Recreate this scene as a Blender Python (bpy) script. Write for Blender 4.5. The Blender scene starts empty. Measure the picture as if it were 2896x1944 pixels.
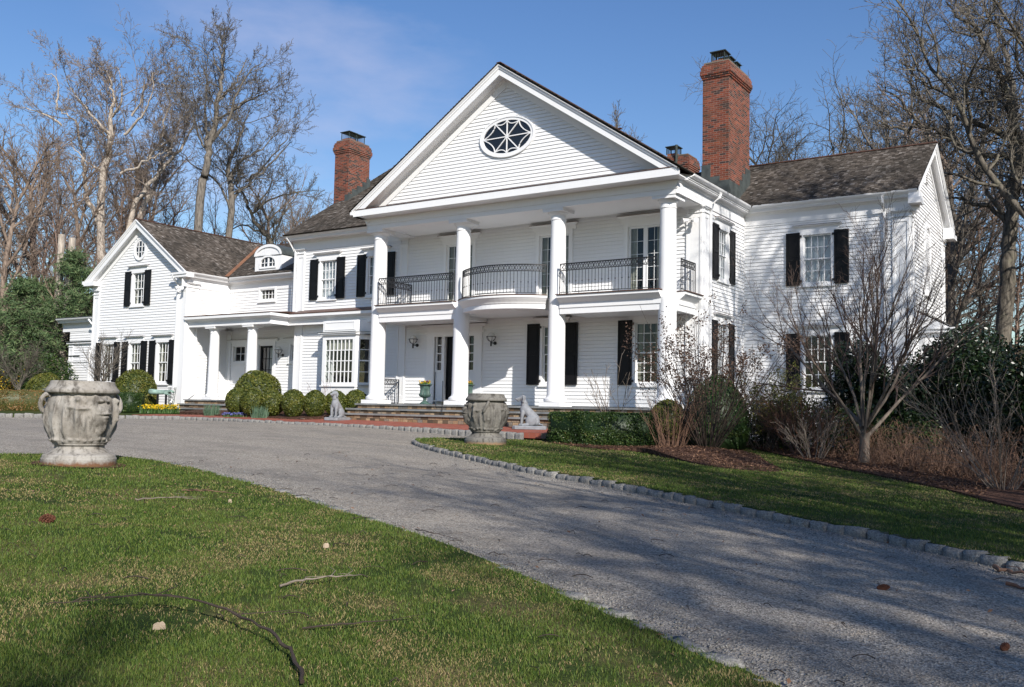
import bpy, math, random
import numpy as np
from mathutils import Vector, Matrix
from mathutils.geometry import delaunay_2d_cdt
R = math.radians
SC = bpy.context.scene
COL = SC.collection

# ------------------------------------------------------------------ camera, sky, sun, exposure
cam = bpy.data.objects.new('camera', bpy.data.cameras.new('camera'))
COL.objects.link(cam)
SC.camera = cam
_r = Vector((0.832898, 0.553030, 0.020943)); _d = Vector((-0.022493, 0.071639, -0.997177)); _f = Vector((-0.552969, 0.830076, 0.072107))
cam.matrix_world = Matrix(((_r.x, -_d.x, -_f.x, 0), (_r.y, -_d.y, -_f.y, 0), (_r.z, -_d.z, -_f.z, 0), (0, 0, 0, 1)))
cam.data.sensor_width = 36; cam.data.lens = 32.896; cam.data.sensor_fit = 'HORIZONTAL'
cam.data.clip_start = 0.1; cam.data.clip_end = 3000

SUN = Vector((0.698, -0.498, 0.515)).normalized()
sun = bpy.data.objects.new('sun', bpy.data.lights.new('sun', 'SUN'))
COL.objects.link(sun)
sun.data.energy = 5.0; sun.data.angle = R(0.5); sun.data.color = (1.0, 0.945, 0.87)
sun.rotation_mode = 'QUATERNION'; sun.rotation_quaternion = SUN.to_track_quat('Z', 'Y'); sun.location = (30, -25, 40)

W = bpy.data.worlds.new('World'); SC.world = W; W.use_nodes = True
nt = W.node_tree; bg = nt.nodes['Background']
sky = nt.nodes.new('ShaderNodeTexSky'); sky.sky_type = 'NISHITA'; sky.sun_disc = False
sky.sun_elevation = math.asin(SUN.z); sky.sun_rotation = math.atan2(SUN.x, SUN.y)
sky.air_density = 1.2; sky.dust_density = 0.25; sky.ozone_density = 2.6; sky.altitude = 80
tc = nt.nodes.new('ShaderNodeTexCoord')
mp = nt.nodes.new('ShaderNodeMapping'); mp.inputs['Scale'].default_value = (3.2, 3.2, 9.0); mp.inputs['Rotation'].default_value = (0.25, 0.3, 0.5)
nz = nt.nodes.new('ShaderNodeTexNoise'); nz.inputs['Scale'].default_value = 1.6; nz.inputs['Detail'].default_value = 6; nz.inputs['Roughness'].default_value = 0.55
cr = nt.nodes.new('ShaderNodeMapRange'); cr.inputs[1].default_value = 0.40; cr.inputs[2].default_value = 0.78
dt = nt.nodes.new('ShaderNodeVectorMath'); dt.operation = 'DOT_PRODUCT'; dt.inputs[1].default_value = Vector((-0.73, 0.69, 0.32)).normalized()
mk = nt.nodes.new('ShaderNodeMapRange'); mk.interpolation_type = 'SMOOTHSTEP'; mk.inputs[1].default_value = 0.972; mk.inputs[2].default_value = 1.0
ml = nt.nodes.new('ShaderNodeMath'); ml.operation = 'MULTIPLY'
m2 = nt.nodes.new('ShaderNodeMath'); m2.operation = 'MULTIPLY'; m2.inputs[1].default_value = 0.55
mx = nt.nodes.new('ShaderNodeMix'); mx.data_type = 'RGBA'; mx.inputs['B'].default_value = (4.6, 4.8, 6.4, 1)
L = nt.links.new
L(tc.outputs['Generated'], mp.inputs['Vector']); L(mp.outputs[0], nz.inputs['Vector']); L(nz.outputs['Fac'], cr.inputs[0])
L(tc.outputs['Generated'], dt.inputs[0]); L(dt.outputs['Value'], mk.inputs[0])
L(cr.outputs[0], ml.inputs[0]); L(mk.outputs[0], ml.inputs[1]); L(ml.outputs[0], m2.inputs[0])
L(m2.outputs[0], mx.inputs['Factor']); hs = nt.nodes.new('ShaderNodeHueSaturation'); hs.inputs['Saturation'].default_value = 1.22; hs.inputs['Hue'].default_value = 0.512; L(sky.outputs[0], hs.inputs['Color']); L(hs.outputs[0], mx.inputs['A']); L(mx.outputs['Result'], bg.inputs['Color'])
bg.inputs['Strength'].default_value = 0.105
SC.view_settings.view_transform = 'Standard'; SC.view_settings.look = 'None'
SC.view_settings.exposure = 0.32; SC.view_settings.gamma = 1.0; SC.view_settings.use_curve_mapping = False
SC.cycles.max_bounces = 6; SC.cycles.transparent_max_bounces = 12; SC.cycles.diffuse_bounces = 3

# ------------------------------------------------------------------ material helpers
class NT:
    def __init__(s, name, base=(0.5, 0.5, 0.5), rough=0.6, spec=0.3):
        s.m = bpy.data.materials.new(name); s.m.use_nodes = True
        s.t = s.m.node_tree; s.b = s.t.nodes['Principled BSDF']
        s.b.inputs['Base Color'].default_value = (*base, 1); s.b.inputs['Roughness'].default_value = rough
        s.b.inputs['Specular IOR Level'].default_value = spec
    def n(s, typ, **kw):
        nd = s.t.nodes.new(typ)
        for k, v in kw.items():
            if hasattr(nd, k) and not k.startswith('i_'): setattr(nd, k, v)
        return nd
    def l(s, a, b): s.t.links.new(a, b)
    def coord(s, kind='Object'): return s.n('ShaderNodeTexCoord').outputs[kind]
    def noise(s, scale, detail=4, rough=0.55, vec=None, out='Fac'):
        nd = s.n('ShaderNodeTexNoise'); nd.inputs['Scale'].default_value = scale; nd.inputs['Detail'].default_value = detail
        nd.inputs['Roughness'].default_value = rough; s.l(vec if vec else s.coord(), nd.inputs['Vector']); return nd.outputs[out]
    def vor(s, scale, vec=None, feature='F1', out='Color', rnd=1.0):
        nd = s.n('ShaderNodeTexVoronoi'); nd.feature = feature; nd.inputs['Scale'].default_value = scale
        nd.inputs['Randomness'].default_value = rnd
        s.l(vec if vec else s.coord(), nd.inputs['Vector']); return nd.outputs[out]
    def ramp(s, fac, stops):
        nd = s.n('ShaderNodeValToRGB'); e = nd.color_ramp.elements
        while len(e) < len(stops): e.new(0.5)
        for i, (p, c) in enumerate(stops):
            e[i].position = p; e[i].color = (*c, 1) if len(c) == 3 else c
        s.l(fac, nd.inputs[0]); return nd.outputs[0]
    def mix(s, fac, a, b, mode='MIX'):
        nd = s.n('ShaderNodeMix'); nd.data_type = 'RGBA'; nd.blend_type = mode
        for val, key in ((fac, 'Factor'), (a, 'A'), (b, 'B')):
            if isinstance(val, (int, float)): nd.inputs[key].default_value = val
            elif isinstance(val, tuple): nd.inputs[key].default_value = (*val, 1)
            else: s.l(val, nd.inputs[key])
        return nd.outputs['Result']
    def math(s, op, a, b=0.0):
        nd = s.n('ShaderNodeMath'); nd.operation = op
        for i, val in enumerate((a, b)):
            if isinstance(val, (int, float)): nd.inputs[i].default_value = val
            else: s.l(val, nd.inputs[i])
        return nd.outputs[0]
    def rng(s, val, a, b, c=0.0, d=1.0):
        nd = s.n('ShaderNodeMapRange'); s.l(val, nd.inputs[0])
        for i, x in enumerate((a, b, c, d)): nd.inputs[i + 1].default_value = x
        return nd.outputs[0]
    def attr(s, name='rnd'):
        nd = s.n('ShaderNodeAttribute'); nd.attribute_name = name; return nd.outputs['Fac']
    def objrnd(s): return s.n('ShaderNodeObjectInfo').outputs['Random']
    def map(s, scale, vec=None):
        nd = s.n('ShaderNodeMapping'); nd.inputs['Scale'].default_value = scale
        s.l(vec if vec else s.coord(), nd.inputs['Vector']); return nd.outputs[0]
    def boxmap(s):
        g = s.n('ShaderNodeNewGeometry'); sn = s.n('ShaderNodeSeparateXYZ'); s.l(g.outputs['Normal'], sn.inputs[0])
        ax = s.math('GREATER_THAN', s.math('ABSOLUTE', sn.outputs[0]), 0.6)
        so = s.n('ShaderNodeSeparateXYZ'); s.l(s.coord(), so.inputs[0])
        u = s.math('ADD', s.math('MULTIPLY', so.outputs[1], ax), s.math('MULTIPLY', so.outputs[0], s.math('SUBTRACT', 1.0, ax)))
        cb = s.n('ShaderNodeCombineXYZ'); s.l(u, cb.inputs[0]); s.l(so.outputs[2], cb.inputs[1]); return cb.outputs[0]
    def col(s, c): s.l(c, s.b.inputs['Base Color']); return s
    def rgh(s, c): s.l(c, s.b.inputs['Roughness']); return s
    def bump(s, h, strength=0.4, dist=0.02):
        nd = s.n('ShaderNodeBump'); nd.inputs['Strength'].default_value = strength; nd.inputs['Distance'].default_value = dist
        s.l(h, nd.inputs['Height']); s.l(nd.outputs[0], s.b.inputs['Normal']); return s

M = {}
def plain(key, base, rough=0.6, spec=0.3, var=0.12, scale=6.0, bump=0.0):
    n = NT(key, base, rough, spec)
    lo = tuple(c * (1 - var) for c in base); hi = tuple(min(0.9, c * (1 + var)) for c in base)
    f = n.noise(scale, 5)
    n.col(n.ramp(f, [(0.3, lo), (0.7, hi)]))
    if bump: n.bump(n.noise(scale * 6, 4), bump, 0.01)
    M[key] = n.m; return n

n = NT('white_paint', (0.8, 0.8, 0.8), 0.5, 0.3)
a = n.noise(0.35, 5); b = n.noise(3.0, 6, vec=n.map((6, 6, 0.5)))
n.col(n.mix(n.math('MULTIPLY', a, b), (0.81, 0.813, 0.82), (0.70, 0.70, 0.69))); M['white'] = n.m
plain('black_paint', (0.007, 0.007, 0.008), 0.5, 0.22, 0.2)
plain('iron', (0.018, 0.018, 0.02), 0.45, 0.4, 0.2)
plain('room_dark', (0.035, 0.032, 0.03), 0.8)
plain('blind', (0.60, 0.61, 0.63), 0.7, var=0.06)
plain('curtain', (0.42, 0.40, 0.33), 0.8)
plain('bluestone', (0.20, 0.205, 0.205), 0.7, var=0.3, scale=2.5, bump=0.3)
plain('statue_grey', (0.22, 0.232, 0.25), 0.75, var=0.22, scale=7, bump=0.3)
plain('copper', (0.24, 0.115, 0.055), 0.45, 0.5, 0.25, 3)
plain('copper_brown', (0.10, 0.05, 0.035), 0.5, 0.4, 0.3, 3)
plain('lead', (0.06, 0.07, 0.068), 0.55, 0.4, 0.35, 4)
plain('mesh_cap', (0.03, 0.04, 0.035), 0.5, 0.4, 0.3, 4)
plain('patina', (0.055, 0.10, 0.085), 0.55, 0.4, 0.45, 9, 0.2)
plain('bronze_green', (0.20, 0.29, 0.25), 0.6, 0.3, 0.5, 5, 0.5)
plain('globe', (0.72, 0.72, 0.70), 0.25, 0.5, 0.03)
plain('plaque_bronze', (0.16, 0.14, 0.11), 0.5, 0.4)
plain('flue', (0.34, 0.13, 0.075), 0.7, 0.3, 0.25)
plain('cane', (0.16, 0.092, 0.062), 0.7, 0.25, 0.35, 3)
plain('twig_grey', (0.20, 0.165, 0.135), 0.75, 0.2, 0.3, 3)
plain('twig_dark', (0.05, 0.037, 0.03), 0.75, 0.2, 0.3, 3)
plain('twig_bud', (0.10, 0.07, 0.058), 0.75, 0.2, 0.3, 3)
plain('twig_red', (0.15, 0.08, 0.055), 0.75, 0.2, 0.3, 3)
plain('brush_red', (0.19, 0.118, 0.083), 0.85, 0.1, 0.35, 4)
plain('dry_head', (0.085, 0.055, 0.042), 0.85, 0.1, 0.4, 20)
plain('trellis_green', (0.055, 0.08, 0.065), 0.6)
plain('cone_brown', (0.13, 0.055, 0.035), 0.8, 0.1, 0.4, 30)
plain('bare_wood', (0.42, 0.33, 0.24), 0.7, 0.2, 0.15)

n = NT('glass', (0, 0, 0), 0.03, 0.5)
tr = n.n('ShaderNodeBsdfTransparent'); tr.inputs[0].default_value = (0.80, 0.84, 0.84, 1)
gl = n.n('ShaderNodeBsdfGlossy'); gl.inputs['Roughness'].default_value = 0.02
n.l(n.mix(0.0, (1, 1, 1), (1, 1, 1)), gl.inputs['Color'])
lw_ = n.n('ShaderNodeLayerWeight'); fac_ = n.math('ADD', 0.045, n.math('MULTIPLY', n.math('POWER', lw_.outputs['Facing'], 5.0), 0.9))
ms = n.n('ShaderNodeMixShader'); n.l(fac_, ms.inputs[0]); n.l(tr.outputs[0], ms.inputs[1]); n.l(gl.outputs[0], ms.inputs[2])
bp = n.n('ShaderNodeBump'); bp.inputs['Strength'].default_value = 0.05; bp.inputs['Distance'].default_value = 0.05; n.l(n.noise(2.0, 2), bp.inputs['Height']); n.l(bp.outputs[0], gl.inputs['Normal'])
n.l(ms.outputs[0], n.t.nodes['Material Output'].inputs[0]); M['glass'] = n.m

# cedar shingles: every shingle is a face with its own random value
n = NT('cedar_shingle', (0.2, 0.18, 0.16), 0.85, 0.15)
a = n.attr(); base = n.ramp(a, [(0.0, (0.028, 0.024, 0.021)), (0.3, (0.075, 0.063, 0.053)), (0.62, (0.14, 0.118, 0.10)), (0.9, (0.22, 0.195, 0.175)), (1.0, (0.42, 0.39, 0.36))])
big = n.noise(0.5, 4)
n.col(n.mix(n.rng(big, 0.42, 0.66), base, n.mix(0.6, base, (0.035, 0.032, 0.028)))); n.bump(n.noise(14, 5, vec=n.map((8, 1, 1))), 0.4, 0.01); M['shingle'] = n.m

n = NT('brick_red', (0.3, 0.1, 0.06), 0.85, 0.15)
bt = n.n('ShaderNodeTexBrick'); n.l(n.boxmap(), bt.inputs['Vector'])
for k, v in (('Scale', 1.0), ('Mortar Size', 0.006), ('Mortar Smooth', 0.2), ('Bias', -0.1), ('Brick Width', 0.215), ('Row Height', 0.072)): bt.inputs[k].default_value = v
bt.inputs['Color1'].default_value = (0, 0, 0, 1); bt.inputs['Color2'].default_value = (1, 1, 1, 1); bt.inputs['Mortar'].default_value = (0.5, 0.5, 0.5, 1)
br_ = n.ramp(bt.outputs['Color'], [(0.05, (0.05, 0.032, 0.03)), (0.2, (0.13, 0.04, 0.027)), (0.4, (0.20, 0.052, 0.030)), (0.6, (0.14, 0.044, 0.030)), (0.78, (0.26, 0.075, 0.042)), (0.92, (0.10, 0.055, 0.045)), (1.0, (0.34, 0.19, 0.14))])
br_ = n.mix(bt.outputs['Fac'], br_, (0.27, 0.215, 0.18))
c = n.mix(n.rng(n.noise(1.6, 6), 0.45, 0.72, 0, 0.6), br_, (0.075, 0.045, 0.03))
c = n.mix(n.rng(n.noise(0.9, 3), 0.58, 0.85, 0, 0.35), c, (0.27, 0.09, 0.045)); n.col(c)
n.bump(n.math('SUBTRACT', 1.0, bt.outputs['Fac']), 0.6, 0.01); M['brick'] = n.m

n = NT('fieldstone', (0.25, 0.2, 0.15), 0.85, 0.15)
bt = n.n('ShaderNodeTexBrick'); bm = n.boxmap(); n.l(bm, bt.inputs['Vector'])
for k, v in (('Scale', 1.0), ('Mortar Size', 0.007), ('Bias', 0.0), ('Brick Width', 0.30), ('Row Height', 0.115), ('Squash', 0.7), ('Squash Frequency', 2), ('Offset Frequency', 2)):
    try: bt.inputs[k].default_value = v
    except KeyError: setattr(bt, {'Squash': 'squash', 'Squash Frequency': 'squash_frequency', 'Offset Frequency': 'offset_frequency'}[k], v)
bt.inputs['Color1'].default_value = (0, 0, 0, 1); bt.inputs['Color2'].default_value = (1, 1, 1, 1); bt.inputs['Mortar'].default_value = (0.1, 0.1, 0.1, 1)
c = n.ramp(bt.outputs['Color'], [(0.0, (0.20, 0.12, 0.065)), (0.2, (0.06, 0.05, 0.04)), (0.35, (0.34, 0.22, 0.13)), (0.55, (0.20, 0.185, 0.165)), (0.75, (0.42, 0.30, 0.19)), (1.0, (0.26, 0.16, 0.09))])
c = n.mix(n.rng(n.noise(18, 4), 0.4, 0.7, 0, 0.5), c, (0.10, 0.08, 0.06)); c = n.mix(bt.outputs['Fac'], c, (0.07, 0.06, 0.05)); n.col(c)
n.bump(n.math('SUBTRACT', n.noise(12, 5), bt.outputs['Fac']), 0.7, 0.02); M['fieldstone'] = n.m

n = NT('granite', (0.3, 0.3, 0.3), 0.85, 0.15)
v = n.vor(90); g = n.n('ShaderNodeRGBToBW'); n.l(v, g.inputs[0])
c = n.ramp(g.outputs[0], [(0.1, (0.13, 0.126, 0.12)), (0.5, (0.225, 0.216, 0.202)), (0.9, (0.36, 0.35, 0.325))])
c = n.mix(n.rng(n.objrnd(), 0.0, 1.0, 0.0, 0.5), c, (0.18, 0.178, 0.178)); c = n.mix(n.rng(n.noise(7, 4), 0.55, 0.75, 0, 0.5), c, (0.12, 0.11, 0.09)); n.col(c)
n.bump(n.noise(28, 6), 0.7, 0.02); M['granite'] = n.m

n = NT('stone_gravel', (0.25, 0.25, 0.25), 0.9, 0.12)
cw = n.coord()
v = n.vor(75, cw); g = n.n('ShaderNodeRGBToBW'); n.l(v, g.inputs[0])
c1 = n.ramp(g.outputs[0], [(0.05, (0.078, 0.07, 0.06)), (0.35, (0.265, 0.238, 0.20)), (0.65, (0.45, 0.40, 0.335)), (0.9, (0.61, 0.55, 0.465)), (1.0, (0.78, 0.72, 0.62))])
v2 = n.vor(22, cw); g2 = n.n('ShaderNodeRGBToBW'); n.l(v2, g2.inputs[0])
c1 = n.mix(n.rng(g2.outputs[0], 0.75, 0.85, 0, 0.45), c1, (0.34, 0.27, 0.20))
lw = n.noise(0.35, 5, vec=n.map((0.6, 2.0, 1), cw)); c1 = n.mix(n.rng(lw, 0.4, 0.7, 0, 0.4), c1, (0.17, 0.165, 0.16)); n.col(c1)
c1 = n.mix(n.rng(n.noise(1.3, 6, 0.6, cw), 0.48, 0.72, 0, 0.35), c1, (0.11, 0.10, 0.09)); c1 = n.mix(n.rng(n.noise(5.5, 5, 0.6, cw), 0.55, 0.75, 0, 0.3), c1, (0.45, 0.41, 0.35)); n.col(c1); n.bump(n.vor(75, cw, out='Distance'), 1.0, 0.014); M['gravel'] = n.m

n = NT('brick_paver', (0.3, 0.1, 0.07), 0.85, 0.15)
bt = n.n('ShaderNodeTexBrick'); n.l(n.coord(), bt.inputs['Vector'])
for k, v in (('Scale', 1.0), ('Mortar Size', 0.005), ('Brick Width', 0.21), ('Row Height', 0.105)): bt.inputs[k].default_value = v
bt.inputs['Color1'].default_value = (0.36, 0.11, 0.075, 1); bt.inputs['Color2'].default_value = (0.25, 0.075, 0.05, 1); bt.inputs['Mortar'].default_value = (0.19, 0.13, 0.10, 1)
n.col(n.mix(n.rng(n.noise(1.5), 0.5, 0.8, 0, 0.35), bt.outputs['Color'], (0.17, 0.07, 0.055))); M['paver'] = n.m

n = NT('turf', (0.06, 0.09, 0.03), 0.95, 0.05)
a = n.noise(1.1, 5); b = n.noise(30, 4)
c = n.ramp(a, [(0.32, (0.035, 0.062, 0.016)), (0.5, (0.055, 0.08, 0.022)), (0.62, (0.13, 0.115, 0.05)), (0.75, (0.16, 0.12, 0.065))])
n.col(n.mix(n.rng(b, 0.4, 0.65, 0, 0.6), c, (0.03, 0.035, 0.014))); n.bump(n.noise(60, 4), 0.8, 0.03); M['turf'] = n.m
n = NT('grass_blade', (0.07, 0.12, 0.03), 0.6, 0.25)
n.col(n.ramp(n.attr(), [(0.0, (0.040, 0.078, 0.011)), (0.3, (0.076, 0.122, 0.018)), (0.55, (0.125, 0.152, 0.031)), (0.72, (0.21, 0.17, 0.068)), (0.9, (0.34, 0.265, 0.13)), (1.0, (0.17, 0.09, 0.045))])); M['blade'] = n.m

n = NT('bark_mulch', (0.06, 0.035, 0.025), 0.95, 0.08)
v = n.vor(28, n.map((1, 2.2, 1))); g = n.n('ShaderNodeRGBToBW'); n.l(v, g.inputs[0])
n.col(n.ramp(g.outputs[0], [(0.1, (0.022, 0.012, 0.009)), (0.5, (0.075, 0.04, 0.028)), (0.85, (0.15, 0.085, 0.06)), (1.0, (0.30, 0.21, 0.15))])); n.bump(g.outputs[0], 0.9, 0.05); M['mulch'] = n.m
n = NT('leaf_litter', (0.1, 0.08, 0.05), 0.95, 0.05)
a = n.noise(0.25, 6); b = n.noise(9, 5)
c = n.ramp(a, [(0.35, (0.06, 0.075, 0.026)), (0.52, (0.10, 0.078, 0.045)), (0.7, (0.16, 0.105, 0.065))]); n.col(n.mix(n.rng(b, 0.35, 0.7, 0, 0.6), c, (0.06, 0.04, 0.028))); n.bump(b, 0.8, 0.1); M['litter'] = n.m

def bark(key, dark, light, lichen=None):
    n = NT(key, light, 0.9, 0.1)
    f = n.noise(3.5, 6, 0.6, vec=n.map((3, 3, 0.7)))
    c = n.ramp(f, [(0.32, dark), (0.62, light)])
    if lichen: c = n.mix(n.rng(n.noise(2.2, 5), 0.55, 0.72, 0, 0.7), c, lichen)
    n.col(c); n.bump(f, 0.9, 0.05); M[key] = n.m
bark('bark_pale', (0.24, 0.20, 0.165), (0.50, 0.44, 0.375))
bark('bark_grey', (0.075, 0.066, 0.058), (0.22, 0.195, 0.165))
bark('bark_oak', (0.045, 0.04, 0.033), (0.17, 0.15, 0.122), (0.20, 0.19, 0.135))
bark('bark_brown', (0.12, 0.09, 0.07), (0.29, 0.225, 0.18))
bark('bark_red', (0.13, 0.09, 0.07), (0.28, 0.20, 0.16))
bark('bark_tip', (0.15, 0.12, 0.10), (0.30, 0.25, 0.21))
bark('bark_smooth', (0.10, 0.08, 0.065), (0.20, 0.165, 0.135))

def leafmat(key, stops, rough=0.5, spec=0.35):
    n = NT(key, stops[0][1], rough, spec)
    n.col(n.ramp(n.attr(), stops)); M[key] = n.m
leafmat('box_leaf', [(0.0, (0.026, 0.042, 0.009)), (0.5, (0.085, 0.10, 0.015)), (0.85, (0.145, 0.14, 0.024)), (1.0, (0.20, 0.13, 0.035))])
leafmat('hedge_leaf', [(0.0, (0.012, 0.028, 0.008)), (0.6, (0.034, 0.066, 0.012)), (0.95, (0.075, 0.10, 0.022)), (1.0, (0.16, 0.11, 0.03))])
leafmat('rusty_leaf', [(0.0, (0.05, 0.06, 0.015)), (0.4, (0.13, 0.10, 0.03)), (0.8, (0.24, 0.12, 0.05)), (1.0, (0.30, 0.16, 0.06))])
leafmat('holly_leaf', [(0.0, (0.006, 0.014, 0.006)), (0.6, (0.015, 0.032, 0.010)), (0.93, (0.036, 0.056, 0.017)), (1.0, (0.10, 0.09, 0.035))], 0.32, 0.5)
leafmat('pine_leaf', [(0.0, (0.038, 0.072, 0.03)), (0.6, (0.088, 0.14, 0.056)), (1.0, (0.16, 0.20, 0.09))], 0.6, 0.2)
leafmat('spring_leaf', [(0.0, (0.07, 0.09, 0.015)), (0.6, (0.16, 0.17, 0.03)), (1.0, (0.26, 0.22, 0.06))])
leafmat('forsythia', [(0.0, (0.35, 0.22, 0.02)), (1.0, (0.65, 0.45, 0.03))])
leafmat('daffodil', [(0.0, (0.03, 0.08, 0.02)), (0.49, (0.07, 0.13, 0.03)), (0.5, (0.52, 0.36, 0.008)), (0.9, (0.64, 0.48, 0.015)), (1.0, (0.62, 0.27, 0.01))])
leafmat('hyacinth', [(0.0, (0.04, 0.08, 0.025)), (0.49, (0.08, 0.11, 0.03)), (0.5, (0.07, 0.08, 0.28)), (1.0, (0.16, 0.17, 0.42))])
leafmat('blue_leaf', [(0.0, (0.05, 0.10, 0.06)), (1.0, (0.15, 0.22, 0.14))])
leafmat('pansy', [(0.0, (0.04, 0.10, 0.015)), (0.59, (0.12, 0.22, 0.03)), (0.6, (0.75, 0.42, 0.01)), (0.85, (0.85, 0.6, 0.02)), (0.86, (0.12, 0.02, 0.05)), (1.0, (0.2, 0.01, 0.02))])
leafmat('dry_brush', [(0.0, (0.07, 0.04, 0.028)), (0.6, (0.17, 0.095, 0.06)), (1.0, (0.30, 0.19, 0.125))], 0.85, 0.1)

def urnmat(key, light, mid, dark, rust):
    n = NT(key, mid, 0.9, 0.1)
    co = n.coord(); f = n.noise(3.2, 6, 0.62, co); g = n.noise(6.5, 6, 0.6, n.map((1.6, 1.6, 0.55), co))
    c = n.ramp(f, [(0.30, mid), (0.62, light)]); c = n.mix(n.rng(g, 0.50, 0.68, 0, 0.85), c, dark)
    c = n.mix(n.rng(n.noise(22, 4, 0.6, co), 0.55, 0.7, 0, 0.4), c, dark)
    so = n.n('ShaderNodeSeparateXYZ'); n.l(co, so.inputs[0])
    c = n.mix(n.math('MULTIPLY', n.attr('stain'), n.rng(n.noise(9, 5, 0.6, co), 0.3, 0.6)), c, dark)
    low = n.rng(n.math('ADD', so.outputs[2], n.math('MULTIPLY', n.noise(14, 4, 0.6, co), -0.12)), 0.02, -0.03, 0, 1)
    c = n.mix(low, c, rust); n.col(c); n.bump(n.noise(40, 5, 0.6, co), 0.5, 0.012); M[key] = n.m
urnmat('urn_stone', (0.35, 0.33, 0.30), (0.235, 0.21, 0.18), (0.055, 0.048, 0.04), (0.17, 0.09, 0.05))
urnmat('urn_stone_shaded', (0.20, 0.19, 0.17), (0.14, 0.13, 0.115), (0.045, 0.04, 0.035), (0.24, 0.16, 0.095))  # right urn: weathered stone, with partial tree shade put into its darker colour

# ------------------------------------------------------------------ mesh helpers
ORG = Vector((0, 0, 0))
def tag(o, label=None, cat=None, group=None, kind=None):
    if label: o['label'] = label
    if cat: o['category'] = cat
    if group: o['group'] = group
    if kind: o['kind'] = kind
    return o
def thing(name, label, cat, loc=(0, 0, 0), group=None, rotz=0.0):
    global ORG
    o = bpy.data.objects.new(name, None); COL.objects.link(o); o.empty_display_size = 0.2
    o.location = loc; o.rotation_euler = (0, 0, rotz); ORG = Vector(loc)
    return tag(o, label, cat, group)
def FR(Y): return (Vector((0, Y, 0)), Vector((1, 0, 0)), Vector((0, -1, 0)))
def SD(X): return (Vector((X, 0, 0)), Vector((0, 1, 0)), Vector((1, 0, 0)))
ID = (Vector((0, 0, 0)), Vector((1, 0, 0)), Vector((0, 1, 0)))

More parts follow.
